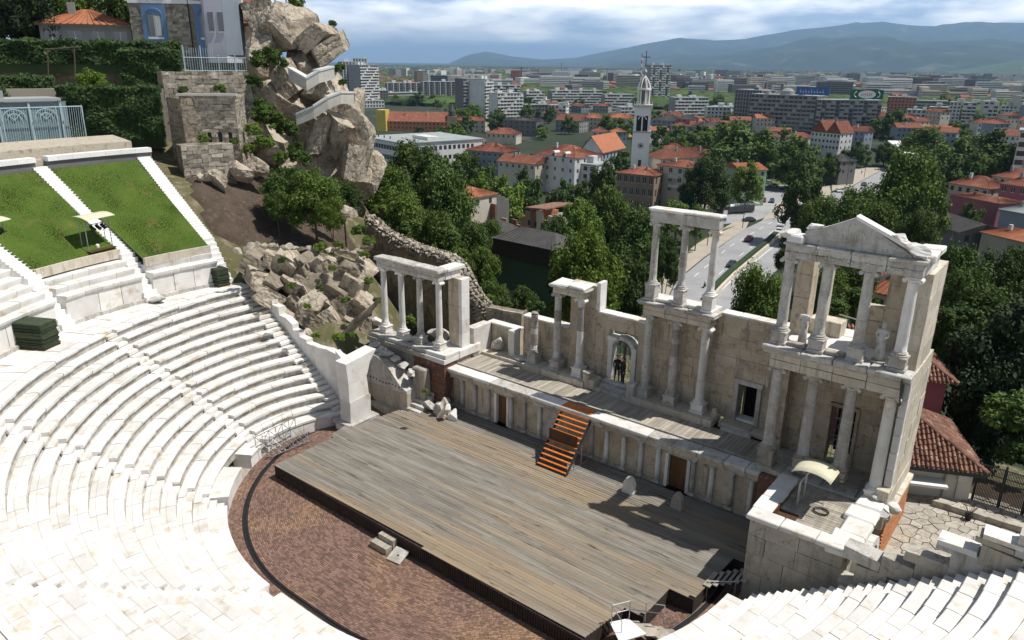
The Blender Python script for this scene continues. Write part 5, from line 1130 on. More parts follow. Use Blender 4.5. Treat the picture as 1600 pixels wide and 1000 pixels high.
for i, (u, v, w_, h_, d, l) in enumerate(((345, 285, 18, 14, 70, 'pale block of rock on the bare soil slope, nearest the stair'), (372, 268, 20, 18, 72, 'large pale tilted rock at the top of the bare soil slope'), (398, 262, 18, 16, 73, 'dark split rock right of the tilted one on the soil slope'), (312, 278, 8, 7, 70, 'small round white rock at the top left of the soil slope'), (325, 276, 7, 6, 70, 'small pale rock between larger ones on the soil slope'), (545, 330, 14, 10, 66, 'pale rock at the right foot of the soil slope'), (572, 385, 12, 16, 62, 'upright slab of rock with ivy above the left colonnade'), (425, 235, 14, 18, 76, 'striped rock ribs among bushes'))):
    s = d/FPX; rock('slope_rock', l, 'rock', ptD(u, v, d), (w_*s, w_*s*.8, h_*s), (0, .4, -AZ+random.uniform(-.4, .4)), 330+i, 'rock', 10, .05)
# concrete retaining ledges on the cliff
def ledge(label, pts, h, th=.7):
    T_ = thing('retaining_wall', label, 'retaining wall', tuple(ptD(*pts[0])))
    for (a, b) in zip(pts, pts[1:]):
        p, q = ptD(*a), ptD(*b); n = np.array([-(q-p)[1], (q-p)[0], 0]); n = n/np.linalg.norm(n)*th
        M().hexa([tuple(p-[0, 0, h]), tuple(q-[0, 0, h]), tuple(q+n-[0, 0, h]), tuple(p+n-[0, 0, h]), tuple(p), tuple(q), tuple(q+n), tuple(p+n)]).build('wall_segment', 'concrete', T_)
        M().hexa([tuple(p-n*.1+[0, 0, .01]), tuple(q-n*.1+[0, 0, .01]), tuple(q+n*1.1+[0, 0, .01]), tuple(p+n*1.1+[0, 0, .01]), tuple(p-n*.1+[0, 0, .2]), tuple(q-n*.1+[0, 0, .2]), tuple(q+n*1.1+[0, 0, .2]), tuple(p+n*1.1+[0, 0, .2])]).build('wall_cap', 'pl_white', T_)
ledge('curved white concrete ledge wall across the middle of the cliff', [(462, 180, 79.6), (490, 168, 79.4), (512, 154, 79.6), (532, 146, 80.2), (553, 146, 82.5)], 1.0)
ledge('short angled white concrete wall under the overhanging boulders', [(450, 108, 83), (478, 124, 81.6), (498, 112, 82), (522, 106, 84)], 1.1)
# ================================================================ LEFT HILL: walls, towers, hedges, houses
def frame(u0, u1, d0, d1=None, v=190):
    p, q = ptD(u0, v, d0)[:2], ptD(u1, v, d1 if d1 else d0)[:2]; e = q-p; W = float(np.linalg.norm(e)); e = e/W; n = np.array([-e[1], e[0]])
    def F(s, t, z): return (float(p[0]+e[0]*s+n[0]*t), float(p[1]+e[1]*s+n[1]*t), float(z))
    return F, W, p
def zpx(u, v, d): return float(ptD(u, v, d)[2])
def stonebox(label, name, u0, u1, d0, d1, vt, zb, depth, mt='rubble', bl=.9, ch=.42, slits=(), cap=None, cat='wall'):
    F, W, p = frame(u0, u1, d0, d1, vt+20); zt = zpx(u0, vt, d0); T_ = thing(name, label, cat, (float(p[0]), float(p[1]), zb))
    M().fr(F, .12, W-.12, .12, depth-.1, zb, zt-.05).build('wall_core', 'rock_dark', T_)
    wall(T_, lambda s, t, z: F(s, t, z), 0, W, zb, lambda s: zt, 0, .2, mt, ch, bl, slits, 'rough_stone', .035, .012)
    wall(T_, lambda s, t, z: F(W-t, s, z), .0, depth, zb, lambda s: zt, 0, .2, mt, ch, bl, (), 'rough_stone', .035, .012)
    if cap: M().fr(F, -.1, W+.1, -.1, depth, zt+.01, zt+.22).build('coping_slab', cap, T_)
    return F, W, zt, T_
F, W, zt, T_ = stonebox('square rubble stone tower with three slit windows above the soil slope', 'stone_tower', 281, 369, 75, 74, 150, 13.2, 4.5, slits=[(2.1, 2.4, 16.8, 17.7), (3.0, 3.3, 16.8, 17.7), (3.9, 4.2, 16.8, 17.7)], bl=.6, ch=.27, cat='tower')
M().fr(F, -.15, W+.15, -.2, .5, zt+.02, zt+.2).build('coping_slab', 'concrete', T_)
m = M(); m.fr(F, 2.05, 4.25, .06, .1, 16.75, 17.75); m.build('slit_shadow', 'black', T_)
stonebox('low rubble stone wall at the foot of the square stone tower', 'rubble_wall', 285, 366, 71.5, 72.5, 228, 11.8, 2.5, bl=.8, ch=.35)
stonebox('dark shaded stone wall left of the square stone tower', 'rubble_wall', 262, 284, 77, 74.2, 152, 14.5, 2, mt='rock_dark', bl=.8)  # shaded left side of the tower, its shade put into the darker rock colour
F, W, zt, T_ = stonebox('upper rubble stone wall under the blue railing', 'rubble_wall', 255, 393, 81, 83, 112, 16, 3, bl=.8, ch=.4)
# railing on it
fr_ = thing('blue_railing', 'pale blue metal railing on the upper stone wall below the house', 'railing', F(0, .5, zt))
for s in np.arange(2.2, W-.2, 1.6): M().tube(F(s, .4, zt), F(s, .4, zt+2.4 if s < W*.6 else zt+1.6), .05).build('rail_post', 'metal_blue', fr_)
m = M()
for s in np.arange(2.3, W-.2, .22): m.tube(F(s, .4, zt), F(s, .4, zt+2.2 if s < W*.6 else zt+1.4), .018, n=4)
m.build('bars', 'metal_blue', fr_, kind='stuff'); m = M()
for z in (.1, 1.3): m.tube(F(2.2, .4, zt+z), F(W-.2, .4, zt+z), .035)
m.build('rails', 'metal_blue', fr_)
# ivy hedge walls
def hedge(label, u0, u1, d0, d1, vt, vb, depth, n=9000, mt='leaf_ivy', core=True):
    F, W, p = frame(u0, u1, d0, d1, (vt+vb)/2); zt, zb = zpx(u0, vt, d0), zpx(u0, vb, d0); r = np.random.default_rng(int(u0+7*vt))
    T_ = thing('ivy_hedge', label, 'hedge', F(0, 0, zb)); o = np.array(F(0, 0, zb))
    s, z = r.uniform(-.1, W+.1, n), r.uniform(zb-.1, zt+.15, n); t = r.uniform(-.35, .1, n)+.28*np.sin(s*1.3+np.sin(z*1.1))*np.sin(z*1.7+s*.4)
    top = r.uniform(0, 1, n) < depth/(depth+zt-zb)*.8; t = np.where(top, r.uniform(-.3, depth, n), t); z = np.where(top, zt+r.uniform(-.25, .2, n)+.15*np.sin(s*2), z)
    P = np.array([F(a, b, c) for a, b, c in zip(s, t, z)])-o
    D = r.normal(size=(n, 3)); nn = np.array(F(0, -1, 0))-np.array(F(0, 0, 0)); D = D*.6+nn+np.array([0, 0, .6]); D /= np.linalg.norm(D, axis=1)[:, None]; tt = np.cross(D, r.normal(size=(n, 3))); tt /= np.linalg.norm(tt, axis=1)[:, None]; b = np.cross(D, tt); sz = r.uniform(.12, .24, (n, 1))
    V = np.stack([P-tt*sz, P-b*sz*.6, P+tt*sz, P+b*sz*.6], 1).reshape(-1, 3); me = bpy.data.meshes.new('leaves'); me.from_pydata(V.tolist(), [], np.arange(4*n).reshape(-1, 4).tolist()); me.materials.append(MT[mt])
    o2 = inst('leaves', me, T_); o2['kind'] = 'stuff'
    if core: M().fr(F, .1, W-.1, .15, depth, zb-1, zt-.1).build('hedge_core', 'leaf_con', T_)
    return F, W, zt, zb, T_
hedge('tall dark green ivy wall between the glass pavilion and the stone tower', 96, 252, 79.5, 78, 138, 216, 1.6, 13000)
hedge('dense upper hedge with flat trimmed top in front of the houses', -30, 280, 88, 86, 64, 96, 2.5, 12000)
hedge('shaded hanging hedge below the blue and white house', 190, 282, 85.5, 84.5, 80, 130, 2, 7000)
hedge('lower left hedge beside the glass pavilion roof', -40, 84, 83, 83, 122, 150, 2, 5000)
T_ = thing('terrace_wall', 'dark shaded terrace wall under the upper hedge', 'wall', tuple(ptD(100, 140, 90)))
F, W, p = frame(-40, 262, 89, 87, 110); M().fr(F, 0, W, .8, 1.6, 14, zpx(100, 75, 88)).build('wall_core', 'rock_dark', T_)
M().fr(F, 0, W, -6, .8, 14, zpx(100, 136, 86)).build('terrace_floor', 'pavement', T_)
tree('small_tree', 'small bright yellow green bush tree above the ivy wall', *ptD(148, 140, 82)[:2], zpx(148, 142, 82)-.5, zpx(148, 109, 82), 1.5, 'leaf_light', 'm', cat='small tree')
T_ = thing('pergola_frame', 'thin wooden pergola posts on the terrace above the ivy wall', 'pergola', tuple(ptD(118, 130, 83)))
for u in (76, 118): M().tube(ptD(u, 130, 83), ptD(u-2, 76, 83), .06).build('post', 'bark', T_)
M().tube(ptD(70, 77, 83), ptD(128, 73, 83), .05).build('beam', 'bark', T_)
# glass pavilion with blue frame
F, W, p = frame(-60, 131, 74.5, 76.5, 190); zb = zpx(60, 226, 75.5); zt = zpx(60, 156, 75.5); T_ = thing('glass_pavilion', 'pale blue framed glass pavilion with semicircular grilles on a white base at the left edge', 'pavilion', F(0, 0, zb))
M().fr(F, 0, W+.1, -.3, 4, zb-1.2, zb).build('base', 'marble_fresh', T_); M().fr(F, 0, W-1, .6, .64, zb, zt-.2).build('glass_wall', 'glass_pale', T_); M().fr(F, 0, W-1.4, .3, 4, zt-.12, zt+.1).build('roof', 'roof_flat', T_)
for i in range(6): s = W-1.5-i*2.35; M().fr(F, s-.08, s+.08, .4, .58, zb, zt-.13).build('frame_post', 'metal_blue', T_)
for i in range(5):
    s = W-1.5-i*2.35-1.17; m = M()
    for k in range(12):
        a, b = math.pi*k/12, math.pi*(k+1)/12
        for r in (.5, .85): m.tube(F(s+r*math.cos(a), .5, zt-1.6+r*math.sin(a)), F(s+r*math.cos(b), .5, zt-1.6+r*math.sin(b)), .04, n=5)
    for a in (.8, 1.57, 2.3): m.tube(F(s, .5, zt-1.6), F(s+.85*math.cos(a), .5, zt-1.6+.85*math.sin(a)), .03, n=4)
    m.build('semicircular_grille', 'metal_blue', T_)
r_ = thing('terrace_fence', 'pale blue slanting bar fence in front of the glass pavilion', 'fence', F(0, -.2, zb)); m = M()
for s in np.arange(.5, W, .17): m.tube(F(s, -.15, zb), F(s+.12, -.15, zb+3.0), .018, n=4)
m.build('bars', 'metal_blue', r_, kind='stuff')
M().tube(F(0, -.15, zb+3.0), F(W, -.15, zb+3.0), .05).build('top_rail', 'metal_blue', r_); M().tube(F(0, -.15, zb+.12), F(W, -.15, zb+.12), .04).build('bottom_rail', 'metal_blue', r_)
for i in range(8): s = W-.05-i*2.0; M().tube(F(s, -.15, zb-.1), F(s, -.15, zb+3.1), .05).build('post', 'metal_blue', r_)
tag(M().fr(F, W-6.5, W-5.4, .9, 1.5, zt+.1, zt+.75).build('roof_box', 'metal_grey'), 'small grey machine box on the glass pavilion roof', 'box')
# blue and white house
F, W, p = frame(207, 352, 96, 93, 50); zb = 19; z0 = zpx(280, 70, 94); zt = 36; T_ = thing('blue_white_house', 'stone and white plastered house with blue window bays and a lilac white oriel', 'house', F(0, 0, zb))
M().fr(F, 0, W, 0, 9, zb, z0+4.2).build('stone_wall', 'rubble', T_); 
wall(T_, F, .0, 1.3, zb+3, lambda s: z0+4.0, -.14, -.005, 'rubble', .3, .5, (), 'rough_stone', .02, .01); wall(T_, F, 3.6, 6.2, zb+3, lambda s: z0+4.0, -.14, -.005, 'rubble', .3, .5, (), 'rough_stone', .02, .01)
M().fr(F, 0, W, -.1, 9, z0+4.25, zt).build('plaster_wall', 'pl_white', T_); M().fr(F, -.05, W*.93, -.2, -.01, z0+4.15, z0+4.5).build('string_course', 'marble_fresh', T_)
for s in (1.25, 6.75):
    b = M().fr(F, s, s+2.5, -.2, 0, z0-1.2 if s > 3 else z0-.2, z0+4.1).build('blue_bay', 'pl_blue', T_); M().fr(F, s+.0, s+2.5, -.25, 0, z0+4.52, z0+7).build('blue_bay', 'pl_blue', T_)
    w_ = M().fr(F, s+.6, s+1.95, -.24, -.2, z0+.8, z0+3.0).build('window', 'glass', T_); f_ = M().fr(F, s+.45, s+2.1, -.32, -.22, z0+.55, z0+.78); f_.build('sill', 'marble_fresh', w_)
    M().fr(F, s+1.24, s+1.30, -.27, -.24, z0+.8, z0+3.0).build('mullion', 'pl_white', w_); M().fr(F, s+1.35, s+1.9, -.255, -.242, z0+.9, z0+2.9).build('curtain', 'pl_white', w_)
    m = M()
    for k in range(8): a, b2 = math.pi*k/8, math.pi*(k+1)/8; m.tube(F(s+1.25+.85*math.cos(a), -.26, z0+3.05+.6*math.sin(a)), F(s+1.25+.85*math.cos(b2), -.26, z0+3.05+.6*math.sin(b2)), .05, n=5)
    m.build('arch_trim', 'pl_blue', T_)
M().tube(F(6.2, -.15, zb+2), F(6.2, -.15, zt), .07).build('drainpipe', 'metal_dark', T_)
# oriel: angled bay at the right
m = M(); q = [F(W-2.3, 0, 0), F(W-1.6, -1.5, 0), F(W+.3, -1.5, 0), F(W+1.1, .2, 0), F(W+1.1, 4, 0), F(W-2.3, 4, 0)]; m.prism([(a, b) for a, b, c in q], z0-1.8, zt); m.build('oriel', 'pl_lilac', T_)
for s in (W-1.25, W-.25): w_ = M().fr(F, s, s+.55, -1.56, -1.5, z0+1.4, z0+3.3).build('window', 'glass', T_); M().fr(F, s-.08, s+.63, -1.6, -1.53, z0+1.22, z0+1.38).build('sill', 'pl_white', w_)
m = M(); m.prism([(a, b) for a, b, c in [F(W+.33, -1.5, 0), F(W+1.3, .2, 0), F(W+1.3, 3, 0), F(W+1.1, 3, 0)]], z0-1, zt); m.build('blue_side', 'pl_bluegrey', T_)
M().fr(F, W-2.0, W-1.7, .5, .8, zb, z0-1.8).build('support_post', 'pl_white', T_); M().fr(F, W-.2, W+.1, .5, .8, zb, z0-1.8).build('support_post', 'pl_white', T_)
# house right behind (brown roof) and red roof house left
def gable_house(label, u0, u1, d0, d1, vt, zb, depth, wallmt='pl_white', roofmt='roof_red', rh=2.2, name='house', hip=True, nw=0, win=(1.0, 1.3), floors=1, fh=3.0, eave=.4, stuffwin=False, chimney=1, ridge='s', tiles=0, attic=False):
    """eave height sighted at vt; F frame: s along front"""
    F, W, p = frame(u0, u1, d0, d1, vt+12); ze = zpx((u0+u1)/2, vt, (d0+(d1 or d0))/2); T_ = thing(name, label, 'house', F(0, 0, zb)); M().fr(F, 0, W, 0, depth, zb, ze).build('wall', wallmt, T_)
    e = eave; hh = depth/2
    A, B, C_, D_ = F(-e, -e, ze), F(W+e, -e, ze), F(W+e, depth+e, ze), F(-e, depth+e, ze)
    if ridge == 's':
        i = min(hh, W*.45) if hip else -0.0; R0, R1 = F(i if hip else -e, hh, ze+rh), F(W-i if hip else W+e, hh, ze+rh); fs = [(0, 1, 5, 4), (1, 2, 5), (2, 3, 4, 5), (3, 0, 4), (3, 2, 1, 0)]
    else:
        i = min(W/2, depth*.45) if hip else 0; R0, R1 = F(W/2, i if hip else -e, ze+rh), F(W/2, depth-i if hip else depth+e, ze+rh); fs = [(0, 1, 4), (1, 2, 5, 4), (2, 3, 5), (3, 0, 4, 5), (3, 2, 1, 0)]
    rf = M().add([A, B, C_, D_, R0, R1], fs).build('roof', roofmt, T_)
    m = M()      # rows of ridge tiles running down the front and right slopes
    def rib(P, Q, R_, S_, n):
        P, Q, R_, S_ = map(Vector, (P, Q, R_, S_))
        for k in range(n+1): t = k/n; m.tube(P.lerp(Q, t)+Vector((0, 0, .04)), R_.lerp(S_, t)+Vector((0, 0, .04)), .075, n=4)
    nrib = int(min(W/.55, 60))
    if ridge == 's': rib(A, B, R0, R1, nrib); rib(B, C_, R1, R1, int(min(depth/.55, 40)))
    else: rib(B, C_, R0, R1, int(min(depth/.55, 50))); rib(A, B, R0, R0, nrib)
    m.build('roof_tiles', roofmt, T_, kind='stuff')
    M().fr(F, -e*.9, W+e*.9, -e*.9, depth+e*.9, ze-.18, ze-.02).build('eave', 'pl_brown', T_)
    if chimney:
        for k in range(chimney):
            s = W*(.3+.35*k); c = M().fr(F, s, s+.7, hh*.6, hh*.6+.6, ze+.2, ze+rh+.7).build('chimney', random.choice(['brick', 'pl_white', 'pl_grey']), rf)
    if nw:
        sp = W/nw; ms = M()
        for f in range(floors):
            zz = ze-.7-win[1]-f*fh
            for k in range(nw):
                s = sp*(k+.5)-win[0]/2
                if stuffwin: ms.fr(F, s, s+win[0], -.04, .0, zz, zz+win[1])
                else:
                    w_ = M().fr(F, s, s+win[0], -.03, 0, zz, zz+win[1]).build('window', 'glass', T_); M().fr(F, s-.1, s+win[0]+.1, -.12, 0.0, zz-.14, zz-.01).build('sill', 'pl_white', w_)
                    M().fr(F, s+win[0]/2-.04, s+win[0]/2+.04, -.06, -.03, zz, zz+win[1]).build('mullion', 'pl_white', w_)
        nd = max(1, int(depth/3.2))
        for f in range(floors):
            zz = ze-.7-win[1]-f*fh
            for k in range(nd):
                t = depth/nd*(k+.5)-win[0]/2; 
                if stuffwin: ms.fr(F, W, W+.04, t, t+win[0], zz, zz+win[1])
                else: M().fr(F, W, W+.03, t, t+win[0], zz, zz+win[1]).build('window', 'glass', T_)
        if stuffwin: ms.build('windows', 'glass', T_, kind='stuff')
    return F, W, ze, T_
F, W, ze, T_ = gable_house('long low house with orange tiled roof behind the upper hedge at the left', 62, 205, 98, 97, 38, 18, 8, 'pl_grey', 'roof_orange', 1.6, hip=True, nw=4, win=(1.3, 1.4), chimney=1)
gable_house('small brown roofed house peeping out behind the tall dark boulder', 362, 420, 104, 104, 4, 20, 6, 'pl_brown', 'roof_red', 1.2, nw=1, chimney=0)
gable_house('low red tiled lean to beside the blue and white house', 364, 384, 99, 99, 36, 20, 4, 'pl_grey', 'roof_red', .7, chimney=0)
for i, (l, u, vt, d, r, mt, q) in enumerate((
    ('tall dark conifer like tree at the upper left corner', 18, -60, 100, 42, 'leaf_con', 'n'), ('dark tree behind the orange tiled house', 60, -30, 112, 40, 'leaf_dark', 'n'), ('green tree over the orange tiled roof', 125, -12, 110, 34, 'leaf_mid', 'n'), ('dark tree left of the blue and white house', 178, -18, 108, 26, 'leaf_dark', 'm'),
    ('small tree on top of the cliff behind the boulders', 462, -6, 96, 24, 'leaf_mid', 'm'), ('dark shrub tree between the top boulders', 430, 4, 97, 16, 'leaf_dark', 'm'))): treepx(l, u, vt, d, r, mt, q)
# vegetation on the slope
for i, (l, u, vt, d, r, mt) in enumerate((
    ('dense dark tree at the foot of the cliff, left of the bright one', 448, 262, 68, 34, 'leaf_dark'), ('bright green tree standing on the bare soil slope', 488, 268, 66, 40, 'leaf_mid'), ('dark green tree right of the bright one on the soil slope', 535, 282, 70, 26, 'leaf_dark'),
    ('yellow green low tree on the right of the soil slope', 515, 310, 62, 22, 'leaf_light'), ('dark low tree at the left foot of the cliff trees', 430, 298, 66, 20, 'leaf_dark'))): treepx(l, u, vt, d, r*1.12, mt, 'n', hpx=r*1.15)
bs = [(415, 95, 84, 24, 'leaf_dark'), (398, 130, 82, 16, 'leaf_dark'), (410, 165, 80, 14, 'leaf_dark'), (425, 190, 79, 22, 'leaf_mid'), (452, 205, 79, 20, 'leaf_dark'), (395, 205, 76, 14, 'leaf_light'), (388, 235, 74, 12, 'leaf_light'), (412, 225, 75, 16, 'leaf_mid'), (462, 235, 76, 16, 'leaf_dark'), (400, 262, 74, 10, 'leaf_mid'), (438, 248, 74, 14, 'leaf_mid'), (535, 130, 84, 8, 'leaf_dark'), (530, 108, 85, 10, 'leaf_mid'), (560, 362, 60, 14, 'leaf_mid'), (575, 378, 60, 12, 'leaf_light'), (570, 400, 59, 10, 'leaf_mid'),
      (500, 388, 57, 12, 'leaf_mid'), (530, 385, 58, 10, 'leaf_light'), (530, 528, 52, 12, 'leaf_light'), (548, 524, 52.5, 9, 'leaf_mid'), (495, 525, 52, 8, 'leaf_mid'), (455, 448, 53.5, 9, 'leaf_mid'), (500, 452, 53.5, 8, 'leaf_dark'), (540, 470, 53, 9, 'leaf_mid'), (480, 480, 52.5, 8, 'leaf_light'), (520, 420, 55, 8, 'leaf_mid'), (440, 408, 55.5, 8, 'leaf_dark'), (575, 440, 55, 9, 'leaf_mid'), (640, 500, 55, 10, 'leaf_light'), (650, 508, 55, 8, 'leaf_mid'), (590, 470, 56, 8, 'leaf_mid'), (520, 38, 88, 7, 'leaf_dark'), (318, 218, 73, 10, 'leaf_mid'), (345, 140, 79, 10, 'leaf_mid'), (285, 142, 79, 8, 'leaf_dark'), (366, 222, 74, 8, 'leaf_light'), (665, 612, 45, 7, 'leaf_light'), (440, 100, 85, 12, 'leaf_dark'), (410, 180, 79, 20, 'leaf_dark'), (470, 250, 75, 20, 'leaf_dark')]
wh = ['growing on the cliff face', 'clinging between boulders', 'beside the stone tower', 'on the rocky slope', 'low among the rocks']
for i, (u, v, d, r, mt) in enumerate(bs): bushpx({'leaf_dark': 'dark green bush growing among the rocks of the left hillside', 'leaf_mid': 'mid green bush growing among the rocks of the left hillside', 'leaf_light': 'bright yellow green bush growing among the rocks of the left hillside'}[mt], u, v, d, r, mt, group='bushes among the rocks of the left hillside, '+mt[5:]+' green')
# rubble wall curving behind the left colonnade
T_ = thing('curved_rubble_wall', 'long curving ruined wall of rough stones behind the left colonnade', 'ruined wall', tuple(ptD(680, 400, 66)))
path = [(575, 335, 73), (600, 356, 71), (630, 372, 70), (665, 386, 68), (700, 396, 66), (720, 412, 63), (730, 435, 61), (745, 458, 59.5), (765, 480, 58.5), (790, 492, 57.5), (812, 500, 56.5)]
Pp = [Vector(ptD(*q)) for q in path]
for i in range(len(Pp)-1):
    a, b = Pp[i], Pp[i+1]; L_ = (b-a).length; nst = max(2, int(L_/.34)); dirn = (b-a).normalized(); nn = Vector((-dirn.y, dirn.x, 0)).normalized()
    M().hexa([tuple(q) for q in (a-Vector((0, 0, 11))-nn*.3, b-Vector((0, 0, 11))-nn*.3, b-Vector((0, 0, 11))+nn*.8, a-Vector((0, 0, 11))+nn*.8, a-Vector((0, 0, .25))-nn*.3, b-Vector((0, 0, .25))-nn*.3, b-Vector((0, 0, .25))+nn*.8, a-Vector((0, 0, .25))+nn*.8)]).build('wall_core', 'rock_dark', T_)
    if i == 0: base_rm = [rockmesh('stone', 900+k, .26, .22, .17, 9, .05, 1) for k in range(5)]; [q.materials.append(MT['rubble']) for q in base_rm]
    for k in range(nst):
        for row in range(3 if i < 5 else 6):
            for tt in (-.25, .15, .55) if row == 0 else (-.4,):
                p = a.lerp(b, (k+.5)/nst)+nn*tt+Vector((0, 0, -.15-.32*row)); inst('rough_stone', random.choice(base_rm), T_, p-Vector(T_.location), (random.random(), random.random(), random.random()*6), random.uniform(.8, 1.35))
stonebox('low broken stone wall with flat top right of the curved rubble wall', 'ruined_wall', 760, 815, 55, 53.5, 480, -2, 1.0, bl=.9)
# ================================================================ RIGHT: paving, white service house, tiled roofs, fence
T_ = thing('stone_paving', 'irregular grey paving stones behind the right block wall', 'paving', (25, 11, .8)); random.seed(9)
pts = [(21.5+i*.66+random.uniform(-.14, .14)+(j % 2)*.33, 6.1+j*.6+random.uniform(-.1, .1)) for j in range(21) for i in range(18)][:298]
M().box(21, 34, 5.8, 19, -.5, .82).build('paving_bed', 'soil', T_)
pts = [(x+random.uniform(-.12, .12), y+random.uniform(-.12, .12)) for x, y in pts]
for i, (x, y) in enumerate(pts):
    poly = [(x-.6, y-.6), (x+.6, y-.6), (x+.6, y+.6), (x-.6, y+.6)]
    for j, (a_, b_) in enumerate(pts):
        if j == i or abs(a_-x) > 1.3 or abs(b_-y) > 1.3: continue
        nx_, ny_ = a_-x, b_-y; L_ = math.hypot(nx_, ny_); nx_, ny_ = nx_/L_, ny_/L_; lim = L_/2-.022; out = []
        for k in range(len(poly)):
            p_, q_ = poly[k], poly[(k+1) % len(poly)]; dp, dq = (p_[0]-x)*nx_+(p_[1]-y)*ny_-lim, (q_[0]-x)*nx_+(q_[1]-y)*ny_-lim
            if dp <= 0: out.append(p_)
            if dp*dq < 0: t_ = dp/(dp-dq); out.append((p_[0]+(q_[0]-p_[0])*t_, p_[1]+(q_[1]-p_[1])*t_))
        poly = out
        if len(poly) < 3: break
    if len(poly) >= 3: M().prism(poly, .8, .90+random.uniform(-.02, .02)).build('paving_stone', 'wing_stone', T_)
F, W, p = frame(1412, 1512, 49, 48.5); p3 = ptZ(1512, 782, .9); F, W, p = (lambda a, b: (lambda e: (lambda s, t, z: (a[0]+e[0]*s-e[1]*t, a[1]+e[1]*s+e[0]*t, z), float(np.linalg.norm(b-a)), a))((b-a)/np.linalg.norm(b-a)))(ptZ(1398, 768, .9)[:2], p3[:2])
zt = float(zpx(1520, 727, float(np.linalg.norm(ptZ(1512, 782, .9)[:2]-CAM[:2])))); T_ = thing('white_service_house', 'low white plastered house with old red tiled hip roof beside the pavilion', 'house', F(0, 0, .9))
M().fr(F, -1, W, 0, 6, .3, zt-.25).build('wall', 'pl_white', T_); M().fr(F, -.5, W*.62, -.9, -.02, zt-1.2, zt-1.05).build('awning', 'white', T_); M().fr(F, W*.62, W*.64, -.12, -.01, .9, zt-.3).build('corner_strip', 'pl_grey', T_)
ac = M().fr(F, W*.78, W*.9, -.35, -.02, 2.2, 2.6).build('meter_box', 'pl_white', T_); M().tube(F(W*.8, -.08, 1), F(W*.8, -.08, 2.2), .03).build('pipe', 'pl_grey', T_)
def tileroof(T_, F, s0, s1, t0, t1, zl, zh, inset, nm='roof'):
    """hip roof; ridge along s; builds barrel tiles on the front and right slopes"""
    A, B, C_, D_ = [Vector(F(*q, zl)) for q in ((s0, t0), (s1, t0), (s1, t1), (s0, t1))]; tm = (t0+t1)/2; R0, R1 = Vector(F(s0, tm, zh)), Vector(F(s1-inset, tm, zh))
    rf = M().add([tuple(q) for q in (A, B, C_, D_, R0, R1)], [(0, 1, 5, 4), (1, 2, 5), (2, 3, 4, 5), (3, 0, 4), (3, 2, 1, 0)]).build(nm, 'roof_old', T_)
    tb = M()
    def slope(P, Q, R_, S_, n, mrows):
        for k in range(n):
            t = (k+.5)/n; a, b = P.lerp(Q, t), R_.lerp(S_, t); L_ = (b-a).length
            if L_ < .2: continue
            rows = max(1, int(mrows*L_/max((R_-P).length, (S_-Q).length, 1e-6)))
            for r in range(rows):
                p, q = a.lerp(b, r/rows), a.lerp(b, (r+1.12)/rows); o = Vector((random.uniform(-.015, .015), random.uniform(-.015, .015), .045)); tb.tube(p+o+Vector((0, 0, .03)), q+o-Vector((0, 0, .01)), .088, .07, 6)
    hipf = inset/(s1-s0)
    nf = int((s1-s0)/.24)
    # front slope: columns up to ridge or hip line
    for k in range(nf):
        s = s0+(s1-s0)*(k+.5)/nf; a = Vector(F(s, t0, zl)); f = 1 if s < s1-inset else max(0, (s1-s)/inset)
        b = Vector(F(s, t0+(tm-t0)*f, zl+(zh-zl)*f)); rows = int(13*f)
        for r in range(rows): p, q = a.lerp(b, r/rows), a.lerp(b, min((r+1.12)/rows, 1.02)); o = Vector((random.uniform(-.02, .02), random.uniform(-.02, .02), .05)); tb.tube(p+o+Vector((0, 0, .035)), q+o-Vector((0, 0, .01)), .092, .072, 6)
    nr = int((t1-t0)/.24)
    for k in range(nr):
        t = t0+(t1-t0)*(k+.5)/nr; f = 1-abs(t-tm)/((t1-t0)/2); a = Vector(F(s1, t, zl)); b = Vector(F(s1-inset*f, t, zl+(zh-zl)*f)); rows = int(13*f)
        for r in range(rows): p, q = a.lerp(b, r/rows), a.lerp(b, (r+1.12)/rows); o = Vector((0, 0, .05)); tb.tube(p+o+Vector((0, 0, .035)), q+o-Vector((0, 0, .01)), .092, .072, 6)
    for r in range(14): p, q = B.lerp(R1, r/14), B.lerp(R1, (r+1.1)/14); tb.tube(p+Vector((0, 0, .1)), q+Vector((0, 0, .08)), .12, .1, 6)
    tb.build('barrel_tiles', 'roof_old', T_, kind='stuff'); return rf
tileroof(T_, F, -2.5, W+.5, -.5, 6.5, zt-.2, zt+2.2, 4.2)
M().fr(F, -2.5, W+.5, -.55, -.48, zt-.42, zt-.2).build('gutter', 'metal_dark', T_)
T2 = thing('old_tiled_house', 'older house with worn red tiled roofs behind the white service house', 'house', F(0, 7, .9))
M().fr(F, -3, W+.3, 7.5, 13, 0, zt+2.0).build('wall', 'pl_pink', T2); tileroof(T2, F, -3.5, W+.8, 7.0, 13.6, zt+2.0, zt+4.3, 4)
c = M().fr(F, .3, 1.1, 6.8, 7.5, zt+.5, zt+2.6).build('chimney', 'pl_white', T2)
m = M(); fx = thing('iron_fence', 'black iron bar fence with two gates at the right edge behind the paving', 'fence', tuple(ptZ(1530, 785, .9)))
a, b, h = Vector(ptZ(1518, 780, .9)), Vector(ptZ(1640, 818, .9)), 2.3
n = 52
for i in range(n+1): p = a.lerp(b, i/n); M().tube(p, p+Vector((0, 0, h)), .022, n=5).build('bar', 'metal_dark', fx)
for i in (0, 18, 34, 52): p = a.lerp(b, i/n); M().tube(p, p+Vector((0, 0, h+.25)), .06, n=6).build('post', 'metal_dark', fx)
for z in (.15, h-.5, h): M().tube(a+Vector((0, 0, z)), b+Vector((0, 0, z)), .03, n=5).build('rail', 'metal_dark', fx)
T_ = thing('stone_shelf', 'low stone shelf wall at the foot of the iron fence', 'wall', tuple(ptZ(1500, 795, .9))); p, q = ptZ(1455, 790, .9), ptZ(1600, 835, .9)
